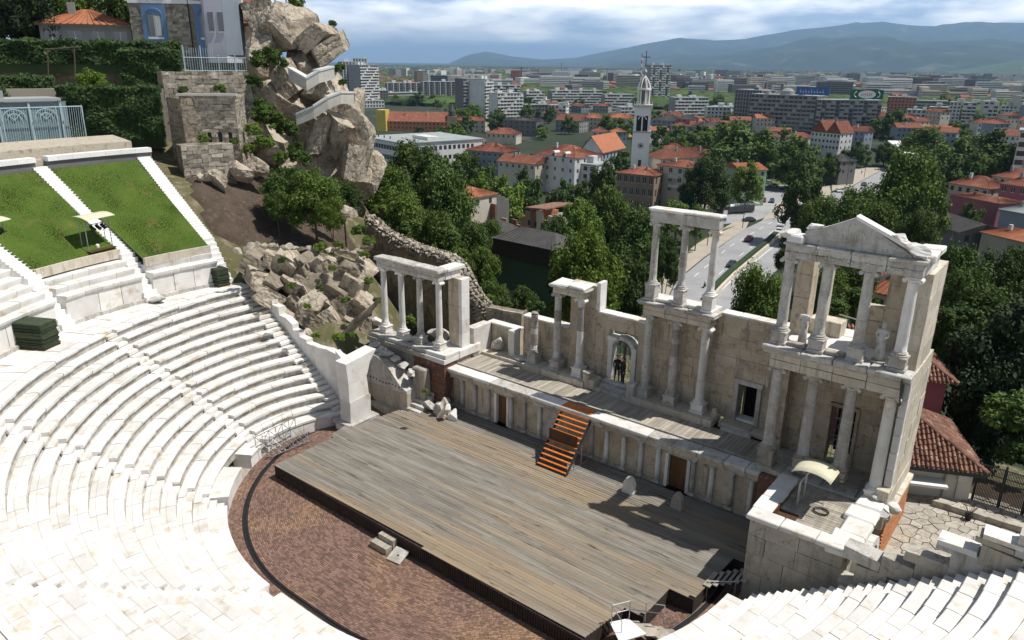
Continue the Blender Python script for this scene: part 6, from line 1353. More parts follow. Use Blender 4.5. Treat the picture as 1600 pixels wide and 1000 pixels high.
for i in range(5): aa, bb = Vector(p).lerp(Vector(q), i/5), Vector(p).lerp(Vector(q), (i+.97)/5); M().hexa([tuple(v_) for v_ in (aa, bb, bb+Vector((.3, .5, 0)), aa+Vector((.3, .5, 0)))]+[tuple(v_+Vector((0, 0, .35))) for v_ in (aa, bb, bb+Vector((.3, .5, 0)), aa+Vector((.3, .5, 0)))], .03).build('shelf_block', 'wing_stone', T_)
T_ = thing('potted_plant', 'dry plant in a black pot standing on the irregular paving', 'plant', tuple(ptZ(1512, 812, .9))); x, y, z = ptZ(1512, 812, .9); M().lathe(x, y, [(.14, z), (.2, z+.35)], 10).build('pot', 'black', T_); m = M()
for i in range(14): a = i*.45; m.tube((x, y, z+.3), (x+.35*math.cos(a), y+.35*math.sin(a), z+.7+.3*random.random()), .012, n=4)
m.build('twigs', 'bark', T_)
T_ = thing('dry_shrub', 'tangle of dry twigs beside the brick foundation of the pavilion', 'shrub', tuple(ptZ(1365, 810, 1))); x, y, z = ptZ(1365, 812, 1); m = M()
for i in range(50): a = random.random()*6.28; r = random.uniform(.2, .8); m.tube((x+random.uniform(-.4, .4), y+random.uniform(-.5, .5), z-.2), (x+r*math.cos(a), y+r*math.sin(a), z+random.uniform(.5, 1.6)), .015, n=4)
m.build('twigs', 'bark', T_)
# iron table/roof details on pavilion balcony: fragments and pipe rail at back
tag(M().tube((16.9, 9.8, 11.9), (18.3, 9.8, 11.75), .035).build('pipe_rail', 'metal_grey'), 'thin metal pipe rail behind the upper columns of the right pavilion', 'rail')
# ================================================================ ROAD
random.seed(31)
def gpoly(name, mt, px, z, kind='structure'):
    P = [ptZ(u, v, z) for u, v in px]; return M().add([tuple(p) for p in P], [tuple(range(len(P)))]).build(name, mt, kind=kind)
gpoly('road', 'asphalt', [(1030, 500), (1056, 440), (1100, 404), (1163, 358), (1222, 330), (1228, 322), (1268, 312), (1330, 292), (1385, 262), (1412, 240), (1440, 228), (1452, 230), (1436, 248), (1402, 285), (1330, 330), (1260, 380), (1205, 430), (1160, 500)], GZ+.02)
gpoly('pavement', 'pavement', [(1010, 492), (1040, 420), (1090, 380), (1150, 345), (1172, 342), (1166, 356), (1100, 402), (1055, 439), (1028, 500)], GZ+.12)
gpoly('parking_area', 'asphalt', [(1110, 352), (1128, 316), (1150, 300), (1190, 285), (1262, 292), (1250, 312), (1222, 330), (1180, 345)], GZ+.012)
gpoly('plaza', 'pavement', [(1190, 345), (1225, 336), (1232, 322), (1268, 313), (1300, 305), (1296, 290), (1260, 296), (1236, 300), (1215, 318)], GZ+.1)
gpoly('sandy_plaza', 'pavement', [(1300, 298), (1300, 275), (1330, 262), (1372, 262), (1384, 262), (1330, 291)], GZ+.1)
gpoly('grass_strip', 'grass', [(1090, 378), (1118, 362), (1150, 352), (1128, 362)], GZ+.15); gpoly('lawn_strip', 'grass', [(1190, 283), (1262, 281), (1262, 287), (1190, 289)], GZ+.11)
# far avenue beyond the bend
gpoly('avenue', 'asphalt', [(1385, 262), (1412, 240), (1425, 222), (1432, 222), (1428, 244), (1402, 276)], GZ+.03)
T_ = thing('median_barrier', 'dark hedge and low concrete wall dividing the two carriageways', 'barrier', tuple(ptZ(1150, 430, GZ)))
pth = [(1108, 470), (1126, 450), (1146, 430), (1172, 408), (1196, 388), (1215, 370)]
for a, b in zip(pth, pth[1:]):
    p, q = Vector(ptZ(*a, GZ)), Vector(ptZ(*b, GZ)); n = Vector((-(q-p).y, (q-p).x, 0)).normalized()
    M().hexa([tuple(v_) for v_ in (p, q, q-n*.6, p-n*.6)]+[tuple(v_+Vector((0, 0, .9))) for v_ in (p, q, q-n*.6, p-n*.6)]).build('wall_segment', 'pale_stone', T_)
    M().hexa([tuple(v_) for v_ in (p+n*1.3, q+n*1.3, q+n*.1, p+n*.1)]+[tuple(v_+Vector((0, 0, 1.5))) for v_ in (p+n*1.3, q+n*1.3, q+n*.1, p+n*.1)]).build('hedge_segment', 'leaf_con', T_)
def strip(px, w_, z, name='lane_line', dash=None):
    m = M(); P = [Vector(ptZ(u, v, z)) for u, v in px]
    for a, b in zip(P, P[1:]):
        L_ = (b-a).length; n = Vector((-(b-a).y, (b-a).x, 0)).normalized()*w_/2; k = int(L_/dash) if dash else 1
        for i in range(max(k, 1)): p, q = (a.lerp(b, i/k), a.lerp(b, (i+.45)/k)) if dash else (a, b); m.add([tuple(p-n), tuple(q-n), tuple(q+n), tuple(p+n)], [(0, 1, 2, 3)])
    return m.build(name, 'paint_line', kind='structure')
strip([(1085, 432), (1140, 385), (1200, 350), (1240, 330)], .2, GZ+.03, dash=9); strip([(1105, 445), (1155, 400), (1215, 356), (1260, 328)], .2, GZ+.03, dash=9); strip([(1125, 455), (1150, 432), (1200, 392), (1260, 350)], .25, GZ+.03)
# ================================================================ CARS
def carproto(mt):
    T_ = thing('car', 'x', 'car', (0, 0, 0)); L_, Wd = 4.3, 1.74
    pf = [(-2.15, .35), (-2.15, .78), (-2.0, .92), (-1.25, .98), (1.75, .98), (2.1, .85), (2.15, .4), (2.0, .25), (-2.0, .25)]; m = M().slabY(pf, -Wd/2, Wd/2); me = m.mesh('body'); me.materials.append(MT[mt]); inst('body', me, T_)
    cab = M().hexa([(-1.15, -.78, .97), (1.65, -.78, .97), (1.65, .78, .97), (-1.15, .78, .97), (-.55, -.64, 1.40), (1.1, -.64, 1.40), (1.1, .64, 1.40), (-.55, .64, 1.40)]); me = cab.mesh('windows'); me.materials.append(MT['glass']); inst('windows', me, T_)
    me = M().box(-.5, 1.05, -.63, .63, 1.401, 1.45).mesh('roof'); me.materials.append(MT[mt]); inst('roof', me, T_)
    wm = bpy.data.meshes.get('wheel_mesh')
    if not wm: wm = M().tube((0, -.1, 0), (0, .1, 0), .31, n=14).mesh('wheel_mesh'); wm.materials.append(MT['black'])
    for x in (-1.35, 1.35):
        for y in (-.8, .8): inst('wheel', wm, T_, (x, y, .31))
    lm = M().box(-2.17, -2.1, -.1, .1, -.07, .07).mesh('headlight'); lm.materials.append(MT['white'])
    for y in (-.6, .6): inst('headlight', lm, T_, (0, y, .68))
    return T_
protos = {}
def car(u, v, mt, ang, label, group='cars on the roads and parking areas'):
    if mt not in protos: o = protos[mt] = carproto(mt)
    else: o = copy_tree(protos[mt])
    o.location = tuple(ptZ(u, v, GZ+.03)); o.rotation_euler = (0, 0, ang); tag(o, label, 'car', group)
ra = math.atan2(*( (ptZ(1215, 355, GZ)-ptZ(1130, 420, GZ))[[1, 0]] ))
for u, v, mt, a, l in ((1143, 416, 'car_dark', ra, 'dark grey blue car driving on the near carriageway beside the median'), (1170, 376, 'car_red', ra, 'dark red car driving away on the near carriageway'), (1221, 353, 'car_white', ra, 'white car driving on the road, farther of the two white ones'), (1217, 364, 'car_white', ra, 'white car close behind another white car on the road'),
    (1241, 331, 'car_white', ra+.1, 'white car at the bend of the road under the dark tree'), (1170, 346, 'car_dark', ra-.7, 'long black car at the edge of the paved forecourt'), (1180, 312, 'car_white', 1.9, 'white car parked in the row by the building with green wall'), (1193, 315, 'car_red', 1.9, 'small red car parked beside the white one'), (1206, 316, 'car_blue', 1.9, 'dark blue car parked right of the red one'),
    (1200, 287, 'car_white', .5, 'white car parked by the grass strip, left one'), (1208, 292, 'car_silver', .5, 'silver car parked by the grass strip, second one'), (1226, 296, 'car_dark', .5, 'black car parked near the grass strip under the tree'), (977, 332, 'car_white', .4, 'white car parked between trees below the old brown building'), (988, 334, 'car_silver', .4, 'silver car parked between trees below the old brown building'),
    (1370, 293, 'car_silver', ra+.3, 'silver car far up the avenue'), (1350, 290, 'car_dark', ra+.3, 'dark car far up the avenue near the plaza'), (1262, 318, 'car_silver', ra, 'silver car half hidden by the tree at the bend'), (1310, 300, 'car_white', ra+.3, 'white car near the start of the sandy plaza'), (1172, 318, 'car_silver', 1.9, 'silver car at the left end of the parked row'), (1245, 300, 'car_blue', 1.2, 'blue car beside the plaza trees'), (1258, 305, 'car_white', 1.2, 'white van like car beside the plaza trees')): car(u, v, mt, a, l)
def lamp(u, v, h, label, side=1):
    p = ptZ(u, v, GZ); T_ = thing('street_lamp', label, 'street lamp', tuple(p), 'street lamps'); M().tube(p, p+np.array([0, 0, h]), .12, .07).build('pole', 'metal_dark', T_)
    e = np.array([AX[0]*0+math.cos(AZ*0+.66), -.55, 0]); q = p+np.array([0, 0, h]); r = q+np.array([.81*2*side, -.58*2*side*-1*0-.9*side, .15]); M().tube(q, r, .05).build('arm', 'metal_dark', T_); M().box(r[0]-.35, r[0]+.35, r[1]-.15, r[1]+.15, r[2]-.1, r[2]+.05).build('lamp_head', 'metal_grey', T_)
for u, v, h, l in ((1160, 357, 11.5, 'tall street lamp on the pavement beside the road'), (1222, 333, 11, 'street lamp at the corner of the plaza'), (1105, 384, 10, 'street lamp behind the right upper column of the central bay'), (1322, 290, 12, 'street lamp on the sandy plaza, left one'), (1350, 278, 12, 'street lamp on the sandy plaza, middle one'), (1372, 267, 12, 'street lamp on the sandy plaza, right one'), (1388, 258, 11, 'street lamp far up the avenue'), (1111, 372, 9, 'street lamp by the paved forecourt banner')): lamp(u, v, h, l)
p = ptZ(1101, 449, GZ); T_ = thing('motorcyclist', 'person in white shirt riding a dark motorcycle on the road', 'motorcycle', tuple(p), None, ra); 
def addl(nm, m, mt): me = m.mesh(nm); me.materials.append(MT[mt]); return inst(nm, me, T_)
addl('wheel', M().tube((-.7, -.06, .32), (-.7, .06, .32), .32, n=14), 'black'); addl('wheel', M().tube((.7, -.06, .32), (.7, .06, .32), .32, n=14), 'black'); addl('body', M().hexa([(-.6, -.15, .4), (.7, -.12, .4), (.7, .12, .4), (-.6, .15, .4), (-.5, -.15, .85), (.5, -.1, .95), (.5, .1, .95), (-.5, .15, .85)]), 'car_dark')
figure('rider', [(-.2, 0, .9), (-.15, 0, 1.2), (-.05, 0, 1.42), (0, 0, 1.55), (.02, 0, 1.68), (.1, .22, .85), (.1, .22, .4), (.1, -.22, .85), (.1, -.22, .4), (0, .22, 1.35), (.3, .28, 1.15), (0, -.22, 1.35), (.3, -.28, 1.15)], [(0, 1), (1, 2), (2, 3), (3, 4), (0, 5), (5, 6), (0, 7), (7, 8), (2, 9), (9, 10), (2, 11), (11, 12)], [.17, .17, .18, .07, .13, .09, .06, .09, .06, .06, .05, .06, .05], 'car_white', T_, sub=1)
for i, (u, v, l) in enumerate(((1308, 284, 'person walking on the sandy plaza, left one'), (1316, 283, 'person walking on the sandy plaza, right one'), (1346, 272, 'person standing far off on the sandy plaza'))):
    T_ = thing('person', l, 'person', tuple(ptZ(u, v, GZ+.1)), 'people on the sandy plaza'); human(T_, 'car_red' if i < 2 else 'cloth_dark')
# kiosk with banner, forecourt
F, W, p = frame(1130, 1178, 262, 272, 335); T_ = thing('market_kiosk', 'low dark shop with a white slanting canopy sign and green lettering by the parking area', 'shop', F(0, 0, GZ)); zk = GZ
M().fr(F, 0, W, 0, 5, zk, zk+2.8).build('wall', 'glass', T_); M().fr(F, -.5, W+.5, -1.5, 5.5, zk+2.85, zk+3.2).build('canopy_sheet', 'white', T_)
m = M()
for i in range(9): s = W*.25+i*.75; m.fr(F, s, s+.12, -1.56, -1.52, zk+2.9, zk+3.6); m.fr(F, s, s+.45, -1.56, -1.52, zk+3.45, zk+3.6); m.fr(F, s, s+.4, -1.56, -1.52, zk+2.9+.3*(i % 2), zk+3.03+.3*(i % 2))
M().fr(F, W*.2, W*.2+7.5, -1.5, -1.4, zk+2.86, zk+3.7).build('sign_board', 'white', T_); m.build('sign_letters', 'sign_green', T_)
for u, l in ((1106, 'white and blue advertising banner on the left by the shop'), (1129, 'tall narrow advertising banner by the shop')):
    F, W, p = frame(u, u+7, 245, 246, 340); T_ = thing('banner', l, 'banner', F(0, 0, GZ)); M().fr(F, 0, W, 0, .1, GZ+.5, GZ+4.4).build('panel', 'white', T_); M().fr(F, .2, W-.2, -.02, 0, GZ+1, GZ+2.6).build('print', 'tent_blue', T_); M().tube(F(0, .05, GZ), F(0, .05, GZ+4.6), .05).build('post', 'metal_grey', T_)
# ================================================================ CITY BUILDINGS
def flats(label, u0, u1, d0, d1, vt, depth=14, fh=2.9, mt='pl_white', style='balcony', side='pl_white', name='apartment_block', top=None, bay=3.3, roof='roof_flat', zb=None, cat='apartment block'):
    F, W, p = frame(u0, u1, d0, d1, vt+15); zt = zpx((u0+u1)/2, vt, (d0+(d1 or d0))/2); zb = GZ if zb is None else zb; T_ = thing(name, label, cat, F(0, 0, zb)); H = zt-zb; nf = max(1, int(round(H/fh))); fh = H/nf; nb = max(1, int(round(W/bay))); bw = W/nb
    M().fr(F, 0, W, 0, depth, zb, zt).build('walls', mt, T_); M().fr(F, -.3, W+.3, -.3, depth+.3, zt+.01, zt+.5).build('roof', roof, T_)
    win = M(); bal = M(); fin = M()
    for f in range(nf):
        z = zb+f*fh
        if style == 'strip': win.fr(F, .4, W-.4, -.06, -.0, z+1.0, z+fh-.5); fin.fr(F, 0, W, -.12, -.0, z+.0, z+.28)
        for k in range(nb):
            s = k*bw
            if style in ('balcony', 'mixed'):
                win.fr(F, s+bw*.15, s+bw*.85, -.05, 0, z+.3, z+fh-.45)
                if style == 'balcony' or (k % 3) != 1: bal.fr(F, s+.12, s+bw-.12, -1.25, -1.12, z-.1, z+.95); bal.fr(F, s+.05, s+bw-.05, -1.3, 0-.01, z-.28, z-.11); 
                if (f*7+k*3) % 5 == 0: bal.fr(F, s+.3, s+bw-.4, -1.05, -.06, z-.1, z+fh-.5)
            elif style == 'grid': win.fr(F, s+bw*.22, s+bw*.78, -.05, 0, z+.95, z+fh-.45)
            elif style == 'fins': win.fr(F, s+bw*.1, s+bw*.62, -.05, 0, z+.5, z+fh-.35)
        nd = max(1, int(depth/3.6))
        for k in range(nd): t = depth/nd*(k+.3); win.fr(F, W, W+.05, t, t+1.4, z+.95, z+fh-.5)
    if style == 'fins':
        for k in range(nb+1): fin.fr(F, k*bw-.35, k*bw+.35, -.7, -.01, zb, zt)
    if win.v: win.build('windows', 'glass', T_, kind='stuff')
    if bal.v: bal.build('balconies', side, T_, kind='stuff')
    if fin.v: fin.build('facade_fins', side, T_, kind='stuff')
    for k in range(top or random.randint(1, 3)): s = random.uniform(.1, .8)*W; M().fr(F, s, s+random.uniform(2, 5), depth*.3, depth*.3+3.5, zt+.51, zt+random.uniform(2, 3.4)).build('lift_house', side, T_)
    return F, W, zt, T_
random.seed(77)
flats('tall twin tower block, grey left slab, rising beside the cliff', 536, 560, 880, 885, 97, 18, mt='pl_grey', side='pl_white', style='fins'); flats('tall twin tower block, white right part with dark balconies', 562, 591, 870, 890, 102, 16, mt='pl_grey', side='pl_white', style='balcony'); flats('central higher stair core between the twin tower blocks', 552, 574, 884, 884, 92, 12, mt='pl_white', style='fins', top=1, cat='tower')
flats('brown and white tower block far behind the long slab', 652, 680, 1400, 1410, 111, 18, mt='pl_brown', style='grid'); flats('slim white tower far behind the slab blocks', 668, 682, 1380, 1390, 113, 14, mt='pl_white', style='balcony')
flats('long dark slab block with white vertical fins, left half', 606, 660, 1000, 1010, 130, 14, mt='pl_dark', style='fins', bay=7); flats('long dark slab block with white vertical fins, right half', 662, 722, 1005, 1020, 128, 14, mt='pl_dark', style='fins', bay=7)
flats('dark high balcony slab left of the white end tower', 723, 757, 705, 715, 123, 16, mt='pl_dark', side='pl_grey', style='balcony'); flats('white end tower of the dark balcony slab', 757, 770, 700, 715, 124, 16, mt='pl_white', side='pl_white', style='balcony')
flats('white block with long dark balconies right of the end tower', 777, 817, 680, 695, 146, 14, style='balcony'); flats('white and dark block behind the white balcony block', 772, 812, 900, 910, 134, 14, mt='pl_dark', side='pl_white', style='mixed')
flats('white block with rows of balconies, middle of the town', 822, 850, 880, 890, 143, 14, mt='pl_grey', style='balcony'); flats('long white balcony block, left part', 862, 900, 860, 870, 142, 14, mt='pl_grey', style='balcony'); flats('long white balcony block, right part', 900, 940, 870, 880, 142, 14, mt='pl_grey', style='balcony')
flats('white flats left of the church bell tower', 944, 990, 830, 840, 148, 13, mt='pl_grey', style='balcony'); flats('lower white flats beside the bell tower', 970, 992, 700, 705, 168, 12, style='balcony')
flats('grey flat roofed office with white band, left', 552, 602, 940, 950, 145, 16, mt='pl_dark', style='strip', cat='office block'); flats('grey flat roofed office with white band, right', 606, 661, 960, 990, 145, 16, mt='pl_grey', style='strip', cat='office block')
flats('dark grey box building between the two offices', 586, 607, 930, 935, 142, 12, mt='pl_dark', style='grid', cat='office block'); flats('white low pavilion building in front of the offices', 560, 601, 860, 865, 158, 12, style='grid', cat='office block')
flats('dark old block below the long white balcony block', 820, 856, 700, 706, 164, 12, mt='pl_dark', style='grid'); flats('white narrow block right of the dark old block', 856, 884, 704, 700, 165, 12, style='balcony')
F, W, zt, T_ = flats('very tall white and grey tower block behind the bell tower', 1016, 1048, 1050, 1060, 102, 22, mt='pl_grey', side='pl_white', style='mixed', top=3)
flats('white flats right of the bell tower', 1054, 1106, 720, 735, 153, 13, mt='pl_grey', style='balcony'); flats('small grey flats below the white ones right of the bell tower', 1104, 1140, 665, 668, 168, 12, style='grid')
flats('tall grey end block at the left of the long brown slab', 1149, 1190, 660, 640, 141, 14, mt='pl_grey', side='pl_grey', style='fins'); F1, W1, zt1, T1 = flats('very long grey brown balcony slab carrying two billboards, left half', 1172, 1275, 625, 605, 149, 14, mt='pl_dark', side='pl_grey', style='balcony')
F2, W2, zt2, T2 = flats('very long grey brown balcony slab carrying two billboards, right half', 1275, 1377, 605, 620, 157, 14, mt='pl_dark', side='pl_grey', style='mixed')
def billboard(label, F, s0, s1, zb, h, mt, oval):
    T_ = thing('billboard', label, 'billboard', F(s0, 1, zb)); M().fr(F, s0, s1, .6, 1, zb+.6, zb+h).build('panel', mt, T_)
    for s in np.linspace(s0+.5, s1-.7, 5): M().fr(F, s, s+.2, 1.0, 1.3, zb, zb+h).build('support', 'metal_dark', T_)
    m = M(); cx, cz, hw_, hh_ = (s0+s1)/2, zb+.6+(h-.6)/2, (s1-s0)*(.27 if oval else .4), (h-.6)*.42
    if oval:
        P = [(cx+hw_*math.cos(i*.2618), cz+hh_*math.sin(i*.2618)) for i in range(24)]; m.add([F(s, .55, z) for s, z in P], [tuple(range(24))]); m.build('white_oval', 'white', T_); m = M()
        for i in range(6): s = cx-hw_*.62+i*hw_*.22; m.fr(F, s, s+hw_*.05, .48, .53, cz-hh_*.35, cz+hh_*.35); m.fr(F, s, s+hw_*.15, .48, .53, cz+hh_*.2*(i % 3-1)-.12, cz+hh_*.2*(i % 3-1)+.12)
        m.build('letter_strokes', 'sign_red', T_); m = M()
        for sg in (-1, 1):
            for k in range(6): a0, a1 = -.6+k*.2, -.4+k*.2; m.tube(F(cx+sg*hw_*1.45*math.cos(a0), .5, cz+hh_*1.25*math.sin(a0)), F(cx+sg*hw_*1.45*math.cos(a1), .5, cz+hh_*1.25*math.sin(a1)), .3, n=5)
        m.build('curved_marks', 'white', T_, kind='stuff')
    else:
        for i in range(9): s = s0+(s1-s0)*(.12+.085*i); m.fr(F, s, s+(s1-s0)*.012, .5, .55, cz-hh_*.5, cz+hh_*(.1 if i % 2 else .45)); m.fr(F, s, s+(s1-s0)*.05, .5, .55, cz-hh_*.5, cz-hh_*.3)
        m.build('letter_strokes', 'white', T_)
billboard('long blue billboard with white lettering on the roof of the brown slab', F1, W1*.68, W1*1.16, zt1+.4, 6.2, 'sign_blue', False); billboard('green billboard with a white oval on the roof of the brown slab', F2, W2*.5, W2*1.0, zt2+.4, 7.2, 'sign_green', True)
tag(M().lathe(*F1(W1*.5, 7, 0)[:2], [(5, zt1+.5), (4.8, zt1+3), (3, zt1+4.6), (.5, zt1+5.2)], 14).build('roof_dome', 'pl_grey'), 'grey rounded roof structure left of the blue billboard', 'roof structure')
gable_house('long brick and orange building with red mansard roof and roof windows', 602, 700, 570, 560, 190, GZ, 14, 'pl_orange', 'roof_red', 6.5, hip=False, nw=16, floors=2, stuffwin=True, name='mansard_building', chimney=3)
tag(M().fr(frame(588, 602, 568, 566)[0], 0, 7, 0, 10, GZ, zpx(595, 172, 567)).build('yellow_wall', 'pl_yellow'), 'bright yellow house wall left of the red mansard building', 'house wall')
T_ = thing('brick_turret', 'brown brick building end with a small pointed turret right of the mansard building', 'tower', tuple(ptD(706, 205, 470))); F, W, p = frame(699, 714, 560, 560); M().fr(F, 0, W, 0, 8, GZ, zpx(706, 182, 560)).build('walls', 'pl_brown', T_); c = F(W/2, 3, 0); z = zpx(706, 182, 560); M().lathe(c[0], c[1], [(2.6, z), (2.6, z+3.5), (1.6, z+5.5), (.2, z+9)], 8).build('turret_roof', 'roof_dark', T_)
# school
F, W, p = frame(568, 630, 350, 318, 235); zt = zpx(630, 225, 318); T_ = thing('flat_roofed_school', 'long pale school building with flat green grey roof and rows of windows', 'school', F(0, 0, GZ)); dp = 40
M().fr(F, 0, W, 0, dp, GZ, zt).build('walls', 'pl_white', T_); M().fr(F, -.5, W+.5, -.6, dp+.5, zt+.01, zt+.4).build('roof', 'roof_flat', T_); M().fr(F, W*.55, W*.9, 14, 20, zt+.41, zt+1.8).build('roof_hut', 'pl_white', T_); m = M()
for f in range(4):
    z = zt-3.4-4.1*f; nb = int(W/2.4); M().fr(F, .2, W-.2, -.02, -.0, z+.0, z+1.9).build('window_band', 'pl_grey', T_)
    for k in range(nb): wd = M().fr(F, W*(k+.22)/nb, W*(k+.78)/nb, -.08, -.03, z+.1, z+1.8).build('window', 'glass', T_)
    for k in range(int(dp/2.6)): M().fr(F, W, W+.05, 1+k*2.35, 2.4+k*2.35, z+.1, z+1.8).build('window', 'glass', T_)
for s in (.2, .35, .5): M().tube(F(W*s, 4, zt+.4), F(W*s, 4, zt+1.5), .25).build('roof_vent', 'metal_dark', T_)
# middle houses
gable_house('house with teal glass attic front and red roof beside the school', 728, 786, 332, 322, 236, GZ, 15, 'pl_bluegrey', 'roof_red', 2.8, nw=7, floors=2, chimney=2)
gable_house('red roofed low house above the green trees, middle of the old town', 760, 806, 480, 474, 209, GZ, 12, 'pl_cream', 'roof_red', 3.2, nw=6, stuffwin=True); gable_house('long low red tiled house right of the teal house', 778, 836, 300, 290, 254, GZ, 11, 'pl_cream', 'roof_red', 2.6, nw=6, floors=1, hip=False)
F, W, ze, T_ = gable_house('white house with two round arched dormers and dark red roof', 838, 898, 300, 286, 243, GZ, 15, 'pl_white', 'roof_red', 3.6, nw=5, floors=3, fh=3.6)
for s in (W*.42, W*.70):
    d_ = M().fr(F, s, s+1.7, -.25, 2.5, ze-.6, ze+1.1).build('dormer', 'pl_white', T_); x_ = [F(s+.85+1.05*math.cos(a), tt, ze+1.05+.8*math.sin(a)) for tt in (-.35, 2.6) for a in np.linspace(0, math.pi, 9)]
    M().add(x_, [tuple(range(9)), tuple(range(17, 8, -1))]+[(i, i+9, i+10, i+1) for i in range(8)]+[(0, 8, 17, 9)]).build('arched_roof', 'pl_white', d_); M().fr(F, s+.35, s+1.35, -.3, -.26, ze-.3, ze+.9).build('window', 'glass', d_)
flats('white modern house with flat roofs right of the dormer house', 899, 930, 290, 286, 258, 11, fh=3, style='grid', top=1, name='modern_house', cat='house')
# basilica
F, W, p = frame(900, 962, 352, 344, 240); T_ = thing('church_nave', 'pale blue grey church with orange tiled gable roof and white apse roofs', 'church', F(0, 0, GZ)); ze = zpx(930, 238, 348); zr = zpx(930, 214, 348)
s0, s1 = W*.1, W*.66; M().fr(F, s0, s1, 0, 26, GZ, ze).build('walls', 'pl_bluegrey', T_); M().add([F(s0, 0, ze), F(s1, 0, ze), F((s0+s1)/2, 0, zr-.2), F(s0, 26, ze), F(s1, 26, ze), F((s0+s1)/2, 26, zr-.2)], [(0, 1, 2), (3, 5, 4), (0, 2, 5, 3), (1, 4, 5, 2)]).build('gable', 'pl_white', T_)
for (a, b) in ((s0-.6, (s0+s1)/2), ((s0+s1)/2, s1+.6)): za, zb_ = (ze-.3, zr) if a < s0 else (zr, ze-.3); M().hexa([F(a, -.5, za), F(b, -.5, zb_), F(b, 27, zb_), F(a, 27, za), F(a, -.5, za+.35), F(b, -.5, zb_+.35), F(b, 27, zb_+.35), F(a, 27, za+.35)]).build('roof', 'roof_orange', T_)
for k in range(6): M().fr(F, s1, s1+.06, 2+k*4, 3.4+k*4, ze-3, ze-.9).build('window', 'glass', T_)
M().hexa([F(s1, .5, ze-6), F(s1+7, .5, ze-8.2), F(s1+7, 24, ze-8.2), F(s1, 24, ze-6), F(s1, .5, ze-5.6), F(s1+7, .5, ze-7.8), F(s1+7, 24, ze-7.8), F(s1, 24, ze-5.6)]).build('aisle_roof', 'pl_white', T_); M().fr(F, s1, s1+6.6, .8, 23, GZ, ze-7.3).build('aisle_walls', 'pl_bluegrey', T_)
c = F((s0+s1)/2, -.2, 0); M().lathe(c[0], c[1], [(5.5, GZ), (5.5, ze-5.5), (5.9, ze-5.4), (4, ze-4), (.4, ze-3.0)], 18).build('apse', 'white', T_); c = F(s0-3.5, 1, 0); M().lathe(c[0], c[1], [(3.6, GZ), (3.6, ze-7), (3.9, ze-6.9), (.3, ze-5)], 12).build('side_apse', 'white', T_)
# bell tower
d = 302; F, W, p = frame(988.5, 1017, d, d, 200); zt_ = lambda v: zpx(1003, v, d); T_ = thing('bell_tower', 'tall white church bell tower with open belfry, domed lantern and a cross', 'bell tower', F(0, 0, GZ)); Wd = W*.86
def tw(s0, s1, z0, z1, nm, mt='white', q=0): return M().fr(F, s0, s1, s0-0, s1-0, z0, z1).build(nm, mt, T_)
tw(.0, W, GZ, zt_(262), 'base_stage'); tw(.15, W-.15, zt_(262), zt_(208), 'shaft_stage'); tw(.0, W, zt_(208), zt_(205), 'cornice', 'marble_grey')
for s in (.15, W-.75): M().fr(F, s, s+.6, s if s < 1 else .0, .62, zt_(260), zt_(209)).build('corner_pilaster', 'white', T_) if False else M().fr(F, s, s+.6, .02, .14, zt_(260), zt_(209)).build('corner_pilaster', 'marble_fresh', T_)
ro = M(); cx_, cz_ = W/2, zt_(228)
for k in range(16): a, b = k*.3927, (k+1)*.3927; ro.tube(F(cx_+.95*math.cos(a), .1, cz_+.95*math.sin(a)), F(cx_+.95*math.cos(b), .1, cz_+.95*math.sin(b)), .16, n=5)
ro.build('rosette', 'pl_grey', T_); M().fr(F, cx_-.5, cx_+.5, .08, .14, cz_-.5, cz_+.5).build('rosette_centre', 'glass', T_)
for z0, z1, nm in ((zt_(262), zt_(250), 'lower_window'),): M().fr(F, cx_-.6, cx_+.6, .08, .14, z0, z1).build(nm, 'glass', T_); M().lathe(0, 0, [(0.01, 0), (0.01, .01)], 3)
for s in (.3, W-1.3):
    for t in (.3, W-1.3): M().fr(F, s, s+1.0, t, t+1.0, zt_(205), zt_(180)).build('belfry_pier', 'white', T_)
for s in (W/2-.25,): M().fr(F, s, s+.5, .4, .9, zt_(205), zt_(182)).build('belfry_mullion', 'white', T_)
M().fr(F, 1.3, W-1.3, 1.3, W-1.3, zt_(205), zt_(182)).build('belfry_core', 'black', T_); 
M().fr(F, .3, W-.3, .3, W-.3, zt_(181), zt_(168)).build('belfry_head', 'white', T_)
am = M()
for k in range(10): a, b = math.pi*k/10, math.pi*(k+1)/10; am.tube(F(cx_+1.5*math.cos(a), .32, zt_(187)+1.4*math.sin(a)), F(cx_+1.5*math.cos(b), .32, zt_(187)+1.4*math.sin(b)), .2, n=5)
am.build('belfry_arch', 'marble_fresh', T_); M().fr(F, -.2, W+.2, -.2, W+.2, zt_(168), zt_(164)).build('cornice', 'marble_grey', T_)
m = M()
for k in range(9): 
    for t in (0, W-.2): m.fr(F, W*k/8-.1, W*k/8+.1, t, t+.2, zt_(164), zt_(160))
m.build('balustrade', 'white', T_, kind='stuff'); c = F(W/2, W/2, 0)
for k in range(8):
    a = k*.785; r = 2.3; x, y = c[0]+r*math.cos(a), c[1]+r*math.sin(a); M().tube((x, y, zt_(164)), (x, y, zt_(140)), .22, n=8).build('lantern_column', 'white', T_)
m = M().lathe(c[0], c[1], [(2.7, zt_(141)), (2.7, zt_(138))], 16); m.build('lantern_ring', 'white', T_)
for k in range(8):
    a = k*.785; m = M(); pr = [(2.5, 138), (2.2, 132), (1.5, 126), (.6, 121), (.15, 118)]
    m.path([(c[0]+r*math.cos(a), c[1]+r*math.sin(a), zt_(v)) for r, v in pr], .18, 6); m.build('dome_rib', 'white', T_)
M().lathe(c[0], c[1], [(.9, zt_(164)), (.9, zt_(128)), (.2, zt_(122))], 10).build('lantern_core', 'pl_dark', T_)
